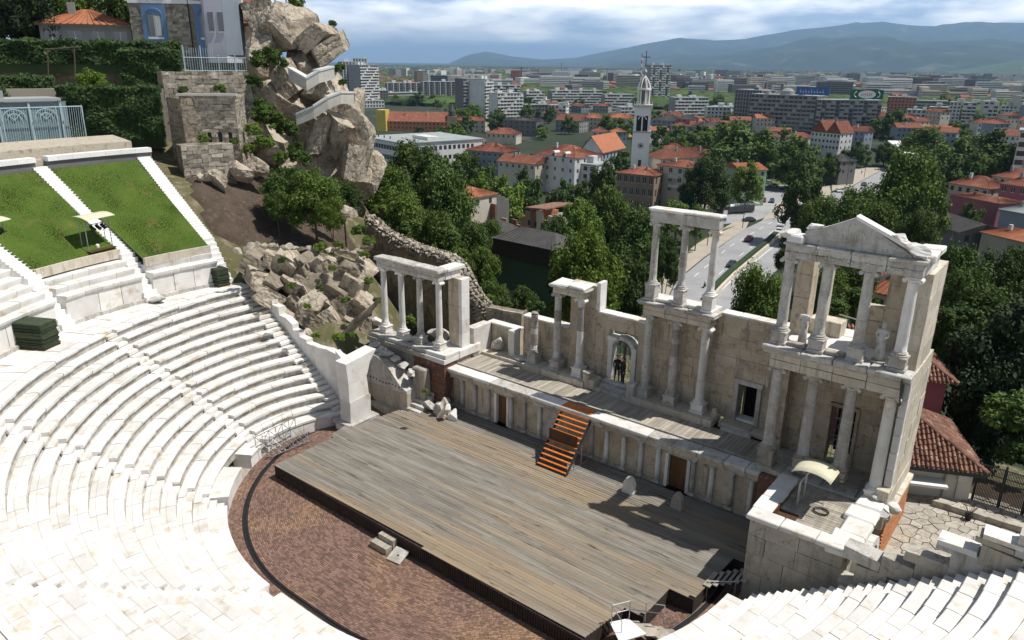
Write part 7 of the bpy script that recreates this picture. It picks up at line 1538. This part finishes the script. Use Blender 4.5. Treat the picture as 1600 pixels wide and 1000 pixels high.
M().lathe(c[0], c[1], [(.15, zt_(118)), (.7, zt_(115)), (.8, zt_(112)), (.3, zt_(108)), (.12, zt_(104))], 12).build('finial_ball', 'metal_grey', T_)
cr_ = M().tube((c[0], c[1], zt_(106)), (c[0], c[1], zt_(79)), .16); e_ = np.array(F(1, 0, 0))-np.array(F(0, 0, 0)); q = np.array([c[0], c[1], zt_(89)]); cr_.tube(q-e_*1.6, q+e_*1.6, .16); cr_.build('cross', 'metal_dark', T_)
def mast(u, v0, v1, d, label, r=.7): p, q = ptD(u, v0, d), ptD(u, v1, d); T_ = thing('striped_chimney', label, 'chimney', (p[0], p[1], GZ)); [M().tube((p[0], p[1], p[2]+(q[2]-p[2])*k/8), (p[0], p[1], p[2]+(q[2]-p[2])*(k+1)/8), r, r*.95, 8).build('ring', 'sign_red' if k % 2 else 'white', T_) for k in range(8)]
mast(1001, 125, 84, 1300, 'slim red and white striped mast just left of the bell tower cross', .9); mast(1122, 136, 113, 1700, 'red and white striped chimney on the plain right of the tall tower', 1.6)
tag(M().tube(ptD(878, 112, 2600), ptD(878, 98, 2600), 2.2, 1.5, 8).build('distant_mast', 'pl_grey'), 'thin grey mast far out on the plain below the mountain', 'mast')
F, W, zt, T_ = flats('red brick high rise under construction far left of the bell tower', 798, 814, 1700, 1700, 110, 20, mt='pl_orange', style='grid', name='high_rise', top=1); T_ = thing('tower_crane', 'yellow tower crane over the red brick high rise', 'crane', tuple(ptD(815, 130, 1690))); M().tube(ptD(815, 132, 1690), ptD(815, 105, 1690), .8).build('mast', 'metal_dark', T_); M().tube(ptD(800, 107, 1690), ptD(819, 106, 1690), .6).build('jib', 'metal_dark', T_)
# houses in front of bell tower
F, W, ze, T_ = gable_house('old brown stone house with red roof at the foot of the bell tower', 963, 1022, 268, 262, 272, GZ, 12, 'pl_brown', 'roof_red', 1.9, nw=6, floors=3, fh=4.2, win=(1.2, 2.2), chimney=2)
F, W, ze, T_ = gable_house('cream house with dark red roof, balconies and blue framed windows', 1026, 1085, 270, 262, 260, GZ, 12, 'pl_cream', 'roof_red', 1.6, nw=4, floors=3, fh=3.1, win=(1.3, 1.5), chimney=1)
for z in (1, 2): M().fr(F, W*.38, W*.62, -1.3, -.04, ze-.9-3.1*z, ze+.1-3.1*z).build('balcony', 'pl_white', T_)
F, W, ze, T_ = gable_house('long building with broad red tiled hip roof behind the cream house', 1032, 1136, 305, 325, 246, GZ, 13, 'pl_cream', 'roof_red', 3.4, nw=10, floors=3, chimney=2)
gable_house('mint green walled house end with red roof by the parking area', 1128, 1158, 292, 280, 262, GZ, 10, 'pl_mint', 'roof_orange', 1.8, nw=2, floors=3, hip=False, ridge='t')
for (l, u0, u1, d0, d1, vt, dep, wm, rm, rh, nw, fl) in (
 ('grey gabled house with pale end wall, left of the cream flats', 868, 905, 575, 565, 188, 14, 'pl_grey', 'roof_red', 4, 6, 3), ('cream four storey flats with orange roof, left of pair', 905, 938, 590, 582, 184, 14, 'pl_cream', 'roof_orange', 2.6, 6, 4), ('cream four storey flats with orange roof and wooden loggias', 938, 984, 590, 580, 184, 14, 'pl_cream', 'roof_orange', 2.8, 8, 4),
 ('small ochre house between trees left of the bell tower', 950, 982, 545, 540, 206, 10, 'pl_yellow', 'roof_red', 2, 4, 2), ('cream old house with red roof left of the dark glass building', 706, 758, 570, 562, 188, 12, 'pl_cream', 'roof_red', 2.4, 6, 3), ('dark glazed building with white roof edge in the old town', 786, 838, 540, 530, 188, 13, 'pl_dark', 'roof_dark', 1.2, 6, 3),
 ('grey roofed villa right of the bell tower', 1018, 1056, 570, 560, 188, 12, 'pl_bluegrey', 'roof_dark', 4, 5, 3), ('villa with dark mansard roof and white dormers', 1075, 1135, 490, 480, 200, 14, 'pl_bluegrey', 'roof_dark', 3.4, 8, 3), ('pink walled house behind the dark mansard villa', 1056, 1082, 560, 555, 186, 10, 'pl_pink', 'roof_dark', 3, 3, 3),
 ('white villa with two steep white gables and red roof', 1266, 1290, 445, 440, 206, 12, 'pl_white', 'roof_red', 6, 4, 3), ('white villa with steep gable, right one of the twin', 1290, 1312, 440, 436, 208, 12, 'pl_white', 'roof_red', 6, 4, 3),
 ('low red roofed houses row before the long brown slab', 1226, 1262, 480, 476, 214, 10, 'pl_cream', 'roof_red', 2.4, 5, 1), ('brown wooden house by the sandy plaza', 1288, 1312, 356, 350, 250, 9, 'pl_dark', 'roof_dark', 2.4, 4, 2), ('low red roofs behind the long brown slab, right', 1380, 1425, 640, 636, 184, 14, 'pl_orange', 'roof_orange', 3, 6, 2),
 ('pink house with broad red tiled roof at the right, left of the pink villa', 1480, 1545, 262, 255, 290, 10, 'pl_cream', 'roof_red', 2.6, 5, 1), ('dusky pink long wall building under the red tiled roof', 1482, 1560, 235, 225, 310, 9, 'pl_pink', 'roof_red', .6, 0, 1), ('pink villa with oval windows at the right edge', 1560, 1620, 250, 245, 290, 10, 'pl_pink', 'roof_red', 2.6, 4, 2),
 ('red tiled roof house behind the pink villa', 1548, 1605, 285, 280, 278, 10, 'pl_cream', 'roof_red', 2.6, 5, 1), ('orange tiled low roofs at the right edge above the dark trees', 1530, 1620, 190, 182, 372, 8, 'pl_cream', 'roof_orange', 1.6, 0, 1), ('grey metal roofed shed in front of the pink building', 1560, 1625, 215, 210, 332, 8, 'pl_bluegrey', 'roof_flat', 1.6, 0, 1),
 ('dark grey metal roofed hall behind the gable of the pavilion', 1425, 1500, 205, 190, 350, 11, 'pl_dark', 'roof_dark', 1.8, 4, 1), ('orange tiled roof seen between the upper columns of the pavilion', 1362, 1430, 84, 82, 462, 7, 'pl_white', 'roof_orange', 3.2, 3, 1), ('small red roofed house behind the left upper columns of the pavilion', 1300, 1352, 98, 96, 428, 7, 'pl_grey', 'roof_red', 2, 3, 2),
 ('broken dark red roofed house left of the bell tower trees', 1030, 1062, 400, 396, 232, 9, 'pl_dark', 'roof_red', 2.4, 3, 1), ('red tiled roof just above the big trees left of the ruin', 694, 736, 178, 172, 306, 9, 'pl_cream', 'roof_orange', 1.6, 3, 1)):
    gable_house(l, u0, u1, d0, d1, vt, GZ if d0 > 100 else max(GZ, tz(*ptD((u0+u1)/2, vt, d0)[:2])-3), dep, wm, rm, rh, nw=nw, floors=fl, stuffwin=d0 > 250, hip='gable' not in l, ridge='t' if 'steep' in l else 's')
# dark green house and ruin
F, W, p = frame(776, 868, 92, 86, 400); ze = zpx(800, 374, 91); T_ = thing('dark_green_house', 'dark green rendered house in shade with a grey roof behind the stage wall', 'house', F(0, 0, -20)); M().fr(F, 0, W, 0, 5, -22, ze).build('wall', 'pl_green', T_)
M().add([F(-.5, -.5, ze), F(W+.5, -.5, ze), F(W+.5, 5.5, ze), F(-.5, 5.5, ze), F(2, 2.5, ze+1.3), F(W-2, 2.5, ze+1.3)], [(0, 1, 5, 4), (1, 2, 5), (2, 3, 4, 5), (3, 0, 4), (3, 2, 1, 0)]).build('roof', 'roof_dark', T_)
M().fr(F, -.3, W+.3, -.35, -.02, ze-2.2, ze-.05).build('fascia', 'black', T_)
for k in range(14): M().tube(F(.3+k*W/14, -.4, ze+.05), F(2+k*(W-4)/14, 2.5, ze+1.33), .05, n=4).build('roof_seam', 'roof_dark', T_)
for s in (W*.22, ): w_ = M().fr(F, s, s+.9, -.08, 0, ze-8.0, ze-6.4).build('window', 'glass', T_); M().fr(F, s-.12, s+1.02, -.14, -.09, ze-8.2, ze-8.02).build('sill', 'pl_white', w_); M().fr(F, s-.12, s-.01, -.12, 0, ze-8.0, ze-6.3).build('window_frame', 'pl_white', w_)
M().fr(F, W*.3, W*.6, -2.5, -.02, ze-9.2, ze-8.9).build('balcony_slab', 'pl_grey', T_)
M().fr(F, W*.28, W*.38, -2.4, -1.5, ze-8.8, ze-7.8).build('air_unit', 'pl_white', T_)
F, W, p = frame(742, 866, 182, 160, 330); ze = zpx(790, 322, 172); T_ = thing('roofless_ruin', 'roofless ruined house with broken brick and plaster walls among the trees', 'ruin', F(0, 0, GZ)); random.seed(3)
for (a, b, t0, t1) in ((0, W*.28, 0, .5), (W*.36, W*.62, 0, .5), (W*.66, W, 0, .5)):
    n = int((b-a)/1.8)
    for k in range(n): s = a+(b-a)*k/n; e = a+(b-a)*(k+1)/n; h = random.uniform(-1.6, .5) if k % 2 else random.uniform(-.4, .8); M().fr(F, s, e-.02, t0, t1, GZ, ze+h-(3 if a > W*.3 and a < W*.6 else 0)).build('broken_wall', random.choice(['pl_cream', 'pl_brown', 'pl_cream', 'brick']), T_)
for k in range(8): t = k*1.3; M().fr(F, W-.5, W, t, t+1.28, GZ, ze+random.uniform(-1.5, .8)).build('broken_wall', 'pl_cream', T_); M().fr(F, W*.62, W*.66, t, t+1.28, GZ, ze+random.uniform(-2.5, 1)).build('broken_wall', 'pl_orange', T_); M().fr(F, 0, .5, t, t+1.28, GZ, ze+random.uniform(-1.5, .4)).build('broken_wall', 'pl_dark', T_)
for k in range(6): s = W*.7+k*1.1; M().fr(F, s, s+.7, -.04, 0, ze-3.2-2.8*(k % 2), ze-2-2.8*(k % 2)).build('window_hole', 'black', T_)
M().hexa([F(W*.66, 0, ze+.4), F(W*.9, 0, ze+1), F(W*.9, 9, ze+1.4), F(W*.66, 9, ze+.6), F(W*.66, 0, ze+.7), F(W*.9, 0, ze+1.3), F(W*.9, 9, ze+1.7), F(W*.66, 9, ze+.9)]).build('roof_remnant', 'roof_old', T_)
M().add([F(W*.3, -8, ze-4.5), F(W*.95, -9, ze-6), F(W*.95, -2, ze-4), F(W*.35, -1, ze-3.2), F(W*.3, -8, ze-4.9), F(W*.95, -9, ze-6.4), F(W*.95, -2, ze-4.4), F(W*.35, -1, ze-3.6)], [(0, 1, 2, 3), (7, 6, 5, 4), (0, 4, 5, 1), (1, 5, 6, 2), (2, 6, 7, 3), (3, 7, 4, 0)]).build('lower_roof', 'roof_dark', T_)
# pedestrian overpass, market tents, far right blocks
F, W, p = frame(1392, 1428, 440, 400); T_ = thing('road_canopy', 'white slanting canopy structure over the avenue among trees', 'canopy', F(0, 0, GZ)); M().hexa([F(0, 0, -12.5), F(W, 0, -15.5), F(W, 6, -15.5), F(0, 6, -12.5), F(0, 0, -11.8), F(W, 0, -14.8), F(W, 6, -14.8), F(0, 6, -11.8)]).build('roof', 'white', T_)
for s in (1, W-1): M().fr(F, s, s+.8, 2, 3, GZ, -13.5-(2 if s > 2 else 0)).build('support', 'pl_grey', T_)
for (l, u0, u1, d, vt, mt, st) in (('white and blue block at the far right, first', 1482, 1500, 760, 160, 'pl_white', 'grid'), ('white and blue block at the far right, second', 1503, 1524, 770, 161, 'pl_bluegrey', 'balcony'), ('white and blue block at the far right, third', 1530, 1558, 780, 162, 'pl_bluegrey', 'grid'), ('pale block at the right edge of the town', 1590, 1625, 300, 206, 'pl_cream', 'balcony'), ('long low orange grey block right of the green billboard', 1385, 1430, 900, 152, 'pl_orange', 'grid'),
   ('grey long low block beyond the avenue trees', 1430, 1478, 900, 158, 'pl_grey', 'strip'), ('low white block beyond the roofs', 1415, 1445, 760, 172, 'pl_white', 'grid'), ('grey block behind the white villas', 1320, 1352, 620, 178, 'pl_grey', 'grid'), ('white low block at the far right', 1562, 1600, 860, 166, 'pl_white', 'balcony'), ('dark block left of the far right blocks', 1450, 1478, 700, 168, 'pl_dark', 'grid')): flats(l, u0, u1, d, d, vt, 12, mt=mt, style=st)
for i, (u, v, mt, l) in enumerate(((1556, 258, 'tent_blue', 'blue market tent among the trees at the right'), (1580, 262, 'white', 'white market tent beside the blue one at the right'), (1424, 250, 'white', 'small white tent by the avenue'))):
    p = ptD(u, v, 330); m = M().prism([(p[0]-4, p[1]-3), (p[0]+4, p[1]-3), (p[0]+4, p[1]+3), (p[0]-4, p[1]+3)], GZ+2.4, GZ+2.6).add([(p[0]-4, p[1]-3, GZ+2.6), (p[0]+4, p[1]-3, GZ+2.6), (p[0]+4, p[1]+3, GZ+2.6), (p[0]-4, p[1]+3, GZ+2.6), (p[0], p[1], GZ+4.4)], [(0, 1, 4), (1, 2, 4), (2, 3, 4), (3, 0, 4)]); tag(m.build('market_tent', mt), l, 'tent')
# ================================================================ TREES
random.seed(12)
G = [('round green tree below the red tiled roof left of the ruin', 716, 326, 110, 26, 'leaf_mid', 'n'), ('dark round tree in front of the roofless ruin', 765, 344, 112, 24, 'leaf_dark', 'n'),  # label,u,vt,d,rpx,mt,q
('big dark tree filling the slope right of the cliff', 640, 228, 100, 62, 'leaf_dark', 'n'), ('broad dark tree left of the red tiled roof', 690, 262, 96, 50, 'leaf_dark', 'n'), ('dark tree at the foot of the cliff edge', 605, 262, 92, 40, 'leaf_mid', 'n'), ('tree above the curved rubble wall', 625, 300, 84, 42, 'leaf_mid', 'n'), ('mid green tree over the curved rubble wall', 680, 330, 80, 40, 'leaf_mid', 'n'), ('dark tree behind the left colonnade', 735, 350, 82, 36, 'leaf_dark', 'n'),
('green tree between the colonnade pier and the dark green house', 752, 390, 70, 30, 'leaf_mid', 'n'), ('low green tree above the low ruin wall', 770, 440, 64, 26, 'leaf_dark', 'n'), ('leafy tree under the dark green house balcony', 815, 450, 66, 26, 'leaf_dark', 'n'), ('bright green round tree behind the two column portico', 918, 366, 72, 58, 'leaf_light', 'n'), ('dark tree behind the arched doorway wall', 985, 400, 84, 44, 'leaf_dark', 'n'),
('dark tree seen through the left upper columns of the central bay', 1042, 372, 105, 26, 'leaf_dark', 'n'), ('large dark tree left of the road', 1000, 330, 130, 50, 'leaf_dark', 'n'), ('large mid green tree above the two column portico', 905, 318, 120, 48, 'leaf_mid', 'n'), ('dark tree between the ruin and the bright tree', 870, 340, 105, 30, 'leaf_dark', 'n'), ('broad tree right of the roofless ruin', 948, 296, 150, 46, 'leaf_mid', 'n'),
('yellow green tree above the roofless ruin', 790, 276, 205, 30, 'leaf_light', 'm'), ('green tree left above the roofless ruin', 752, 272, 205, 26, 'leaf_mid', 'm'), ('mid green tree below the teal house', 745, 246, 225, 30, 'leaf_mid', 'm'), ('dark tree in front of the school corner', 672, 232, 178, 32, 'leaf_dark', 'm'), ('dark tree in front of the school front', 640, 246, 150, 34, 'leaf_dark', 'm'), ('green tree before the school windows', 600, 262, 120, 26, 'leaf_mid', 'n'),
('dark tree below the long red tiled house', 822, 266, 230, 28, 'leaf_dark', 'm'), ('dark tree below the white dormer house', 880, 284, 225, 28, 'leaf_dark', 'm'), ('dark tree beside the white modern house', 915, 284, 215, 26, 'leaf_mid', 'm'), ('tree in front of the church roof', 945, 254, 190, 24, 'leaf_dark', 'm'), ('dark round tree right of the cream house', 1108, 246, 245, 40, 'leaf_dark', 'n'), ('bright tree right of the mint green house', 1172, 254, 270, 26, 'leaf_light', 'm'),
('low light green trees below the cream house', 1060, 316, 215, 30, 'leaf_mid', 'm'), ('low trees by the shop forecourt', 1092, 322, 205, 18, 'leaf_mid', 'm'), ('big dark green tree mass right of the bell tower', 1148, 192, 330, 58, 'leaf_dark', 'm'), ('dark tree right of the big tree mass', 1200, 206, 330, 42, 'leaf_dark', 'm'), ('dark tree before the white villas', 1255, 222, 330, 36, 'leaf_dark', 'm'), ('brown green tree at the parking area', 1258, 262, 225, 34, 'leaf_dark', 'm'), ('dark tree at the sandy plaza', 1296, 240, 350, 20, 'leaf_dark', 'm'),
('tree over the bend of the road', 1290, 308, 165, 34, 'leaf_mid', 'n'), ('tree at the right of the road, dark', 1345, 296, 150, 42, 'leaf_dark', 'n'), ('very big tree right of the road', 1425, 242, 175, 58, 'leaf_mid', 'n'), ('mid green tree behind the gable of the pavilion', 1370, 318, 120, 46, 'leaf_mid', 'n'), ('dark tree left of the gable of the pavilion', 1236, 362, 100, 22, 'leaf_dark', 'n'), ('tree above the right end of the gable', 1440, 330, 110, 34, 'leaf_dark', 'n'),
('bright green round tree behind the wall left of the pavilion', 1188, 418, 68, 48, 'leaf_mid', 'n'), ('green tree seen between the upper columns of the pavilion', 1300, 420, 66, 34, 'leaf_mid', 'n'), ('dark tree seen through the middle of the pavilion', 1338, 400, 78, 40, 'leaf_dark', 'n'), ('dark tree right of the pavilion, upper one', 1495, 385, 76, 46, 'leaf_dark', 'n'), ('dark tree right of the pavilion, middle one', 1530, 425, 66, 56, 'leaf_dark', 'n'), ('dark tree at the right edge, upper one', 1582, 392, 80, 46, 'leaf_dark', 'n'),
('very dark tree at the right edge over the iron fence', 1600, 480, 56, 70, 'leaf_con', 'n'), ('very dark tree behind the old tiled house', 1575, 560, 54, 56, 'leaf_con', 'n'), ('dark tree between pavilion and tiled roofs', 1478, 450, 68, 34, 'leaf_dark', 'n'), ('green tree beside the pink building', 1520, 318, 222, 17, 'leaf_mid', 'm'), ('tree behind the pink villa at the right', 1540, 244, 310, 26, 'leaf_mid', 'm'), ('dark tree by the market tents', 1450, 240, 265, 26, 'leaf_dark', 'm'), ('dark tree at the far side of the tents', 1600, 230, 310, 28, 'leaf_dark', 'm'),
('tall dark tree behind the roofs at the right', 1500, 222, 300, 40, 'leaf_dark', 'm'), ('tall dark tree at the right edge of the town', 1565, 206, 330, 44, 'leaf_dark', 'm'), ('mid green tree above the avenue', 1450, 200, 420, 36, 'leaf_mid', 'm'), ('dark tree before the green billboard slab', 1400, 172, 520, 22, 'leaf_dark', 'm'), ('dark tree left of the avenue', 1342, 222, 420, 20, 'leaf_dark', 'm'), ('dark tree beside the road canopy', 1386, 224, 430, 16, 'leaf_dark', 'm')]
for l, u, vt, d, r, mt, q in G: treepx(l, u, vt, d, r, mt, q, zmin=(GZ if d > 150 else None))
for (u, v, d, r, mt) in ((760, 470, 62, 14, 'leaf_mid'), (790, 478, 61, 14, 'leaf_dark'), (840, 480, 66, 16, 'leaf_dark'), (868, 450, 72, 18, 'leaf_dark'), (1010, 480, 70, 14, 'leaf_dark'), (700, 372, 72, 22, 'leaf_dark'), (640, 360, 78, 22, 'leaf_dark'), (720, 400, 70, 18, 'leaf_mid'), (595, 330, 82, 14, 'leaf_mid'), (1250, 500, 52, 12, 'leaf_mid'), (1470, 500, 58, 24, 'leaf_dark'), (1510, 500, 60, 26, 'leaf_dark'), (1545, 520, 58, 24, 'leaf_dark'), (1580, 650, 50, 44, 'leaf_dark'), (1600, 720, 49, 34, 'leaf_dark'), (1490, 540, 60, 20, 'leaf_dark'), (1335, 470, 62, 28, 'leaf_dark'), (1300, 480, 60, 24, 'leaf_dark')):
    bushpx('leafy understorey bush on the slope behind the stage wall, '+('dark' if mt == 'leaf_dark' else 'lighter')+' green', u, v, d, r, mt, group='understorey bushes behind the stage wall, '+mt[5:]+' green')
# scattered town trees and small far houses
def blocked(u, v):
    R_ = [(1040, 330, 1240, 470), (1128, 278, 1270, 350), (1280, 250, 1425, 335), (590, 165, 705, 206), (568, 203, 650, 236), (835, 215, 1030, 265), (1226, 190, 1316, 232), (728, 205, 842, 262), (1172, 150, 1378, 176), (865, 170, 990, 204), (1480, 262, 1600, 330)]
    return any(a < u < c and b < v < d_ for a, b, c, d_ in R_)
cnt = 0
while cnt < 225:
    u = random.uniform(560, 1620); v = random.choice([random.uniform(140, 168), random.uniform(150, 190), random.uniform(165, 240), random.uniform(185, 285)]); 
    if blocked(u, v+6) or (u < 600 and v < 200): continue
    p = ptZ(u, v+12, GZ); d = float(np.linalg.norm(p[:2]-CAM[:2])); h = random.uniform(8, 15); mt = random.choice(['leaf_dark', 'leaf_dark', 'leaf_mid', 'leaf_mid', 'leaf_light'])
    tree('leafy_tree', {'leaf_dark': 'dark green town tree among the houses of the plain', 'leaf_mid': 'mid green town tree among the houses of the plain', 'leaf_light': 'light green town tree among the houses of the plain'}[mt], p[0], p[1], GZ, GZ+h, h*random.uniform(.42, .62), mt, 'f', 'town trees among the houses, '+mt[5:]+' green', squash=h*.48); cnt += 1
taken = [(568, 735), (836, 1036)]
random.seed(61); cnt = 0
while cnt < 60:
    u = random.uniform(600, 1620); vb = random.uniform(168, 236); 
    if blocked(u, vb-8) or blocked(u+18, vb-8) or (640 < u < 730 and vb > 200): continue
    d = 48/math.tan(PIT-math.atan((500-vb)/FPX)); s = FPX/d; w_ = random.uniform(9, 18)*s; hh = random.uniform(5, 9) if vb > 195 or random.random() < .5 else random.uniform(9, 16)
    wm = random.choice(['pl_white', 'pl_cream', 'pl_white', 'pl_grey', 'pl_cream', 'pl_bluegrey']); cnt += 1
    if hh < 9: gable_house({'roof_red': 'small old town house with dark red tiled roof among the trees of the plain', 'roof_orange': 'small old town house with orange tiled roof among the trees of the plain'}[(rm := random.choice(['roof_red', 'roof_red', 'roof_orange']))], u, u+w_, d, d*random.uniform(.98, 1.02), vb-hh*s, GZ, random.uniform(8, 12), wm, rm, random.uniform(1.8, 3), nw=int(w_/s/3), floors=2, stuffwin=True, hip=random.random() < .5)
    else: flats('small '+{'pl_white': 'white', 'pl_cream': 'cream', 'pl_grey': 'grey', 'pl_bluegrey': 'blue grey'}[wm]+' block of flats among the trees of the plain', u, u+w_, d, d*random.uniform(.98, 1.02), vb-hh*s, 12, mt=wm, style=random.choice(['grid', 'balcony', 'mixed']), top=1)
for o in list(COL.objects):
    lb = o.get('label') or ''
    if lb.endswith('among the trees of the plain'): o['group'] = lb.replace('small', 'all the small')
hm_ = {}
def farbox(F, W, D_, h, mt): hm_.setdefault(mt, M()).fr(F, 0, W, 0, D_, GZ, GZ+h)
random.seed(44); wn = M(); rf_ = M()
for i in range(1500):
    u = random.uniform(590, 1640); d = math.exp(random.uniform(math.log(1250), math.log(6500))); 
    if 700 < u < 990 and d < 1100: continue
    p = ptD(u, 120, d)[:2]; a = random.choice([0, .2, -.2, 1.2])-AZ; e = np.array([math.cos(a), math.sin(a)]); n = np.array([-e[1], e[0]]); big = random.random() < .28; W = random.uniform(25, 60) if big else random.uniform(10, 20); D_ = random.uniform(10, 14); h = random.uniform(14, 30) if big and d < 4000 else random.uniform(5, 10)
    F = (lambda p, e, n: lambda s, t, z: (p[0]+e[0]*s+n[0]*t, p[1]+e[1]*s+n[1]*t, z))(p, e, n); farbox(F, W, D_, h, random.choice(['pl_white', 'pl_white', 'pl_grey', 'pl_cream', 'pl_dark']))
    if not big: rf_.add([F(-.5, -.5, GZ+h), F(W+.5, -.5, GZ+h), F(W+.5, D_+.5, GZ+h), F(-.5, D_+.5, GZ+h), F(2, D_/2, GZ+h+3), F(W-2, D_/2, GZ+h+3)], [(0, 1, 5, 4), (1, 2, 5), (2, 3, 4, 5), (3, 0, 4)])
    elif d < 2500:
        for f in range(int(h/3)): wn.fr(F, .5, W-.5, -.05, 0, GZ+f*3+1, GZ+f*3+2.2)
for k, m in hm_.items(): tag(m.build('distant_town', k, kind='stuff'), 'far '+k[3:]+' coloured buildings of the town spread over the plain', 'town')
tag(rf_.build('distant_roofs', 'roof_red', kind='stuff'), 'far red roofs of the town spread over the plain', 'roofs'); tag(wn.build('distant_windows', 'glass', kind='stuff'), 'rows of dark windows on the far buildings', 'windows')
# far tree belts as one mass
def belt(n, d0, d1, seed, size, mt, u0=560, u1=1660):
    r = np.random.default_rng(seed); V = []; 
    d = np.exp(r.uniform(math.log(d0), math.log(d1), n)); u = r.uniform(u0, u1, n); base = np.array([ptD(a, 120, 1.0)[:2]-CAM[:2] for a in u])*d[:, None]+CAM[:2]
    vs = []; fs = []
    for i in range(n):
        x, y = base[i]; s = size*r.uniform(.6, 1.4); h = min(s*.9, 9)
        k = 7; o = len(vs); ang = r.uniform(0, 6.28)
        for rr, zz in ((.8, 0), (1.05, .4), (.75, .8)):
            for j in range(k): a = ang+j*6.283/k; q = r.uniform(.75, 1.15); vs.append((x+s*rr*q*math.cos(a), y+s*rr*q*math.sin(a), GZ+h*zz*r.uniform(.85, 1.1)))
        vs.append((x, y, GZ+h))
        for b in (0, k): fs += [(o+b+j, o+b+(j+1) % k, o+b+k+(j+1) % k, o+b+k+j) for j in range(k)]
        fs += [(o+2*k+j, o+2*k+(j+1) % k, o+3*k) for j in range(k)]
    m = M(); m.v, m.f = vs, fs; return m
tag(belt(9000, 900, 11000, 3, 14, 'x').build('distant_trees', 'leaf_dark', kind='stuff'), 'far dark tree belts between the houses of the plain', 'woodland'); tag(belt(2600, 1000, 9000, 4, 10, 'x').build('distant_trees', 'leaf_con', kind='stuff'), 'far blackish green tree belts between the houses of the plain', 'woodland')
# ================================================================ MOUNTAINS
def ridge(name, mt, prof, D, front, back, seed, rough):
    us = np.linspace(prof[0][0], prof[-1][0], 150); vv = np.interp(us, [p[0] for p in prof], [p[1] for p in prof]); nd = 46; V = []
    for j in range(nd):
        t = j/(nd-1)*2 if True else 0
        for i, (u, v) in enumerate(zip(us, vv)):
            p = ptD(u, v, D); H = p[2]-GZ; dist = D-front*(1-t) if t <= 1 else D+back*(t-1); q = ptD(u, v, dist); k = t if t <= 1 else 2-t; s = k*k*(3-2*k) if t > 1 else k**1.25
            n = float(vnoise(q[0], q[1], 1500, seed))*.5+float(vnoise(q[0], q[1], 620, seed+1))*.35+float(vnoise(q[0], q[1], 260, seed+2))*.2+float(vnoise(q[0], q[1], 110, seed+3))*.1
            rg_ = 1-abs(float(vnoise(q[0], q[1], 900, seed+5)))*2; z = GZ-30+(H+30)*s+(n*rough+(rg_-.6)*rough*.5)*H*(k*(1-k)*2.6+.05); V.append((q[0], q[1], max(z, GZ-35)))
    nx = len(us); m = M(); m.v = V; m.f = [(j*nx+i, j*nx+i+1, (j+1)*nx+i+1, (j+1)*nx+i) for j in range(nd-1) for i in range(nx-1)]; return m.build(name, mt, kind='structure', smooth=True)
ridge('mountains', 'mountain', [(380, 106), (560, 108), (640, 108), (690, 104), (730, 86), (760, 80), (800, 88), (850, 93), (900, 90), (950, 80), (1010, 68), (1060, 58), (1110, 64), (1170, 62), (1240, 48), (1300, 40), (1380, 34), (1460, 42), (1530, 34), (1650, 36), (1900, 40)], 21500, 8000, 2500, 5, .8)
ridge('mountain_ridge', 'mountain', [(860, 112), (900, 108), (950, 99), (1010, 92), (1060, 84), (1110, 86), (1160, 80), (1220, 72), (1270, 60), (1330, 58), (1385, 56), (1440, 64), (1500, 62), (1550, 58), (1620, 66), (1700, 60), (1900, 70)], 13500, 5200, 2000, 15, .9)
ridge('foothills', 'foothill', [(1250, 128), (1330, 126), (1400, 122), (1470, 113), (1540, 103), (1600, 92), (1680, 84), (1900, 80)], 9000, 3200, 2500, 25, .7)
# ================================================================ HAZE
m = bpy.data.materials.new('haze'); m.use_nodes = True; m.node_tree.nodes.clear(); o = m.node_tree.nodes.new('ShaderNodeOutputMaterial'); v = m.node_tree.nodes.new('ShaderNodeVolumePrincipled'); m.node_tree.links.new(v.outputs[0], o.inputs['Volume'])
v.inputs['Color'].default_value = (.42, .67, 1, 1); v.inputs['Density'].default_value = 5.6e-5; v.inputs['Anisotropy'].default_value = .1; MT['haze'] = m
M().box(-26000, 26000, -2500, 25500, GZ-40, 1420).build('haze', 'haze', kind='stuff')
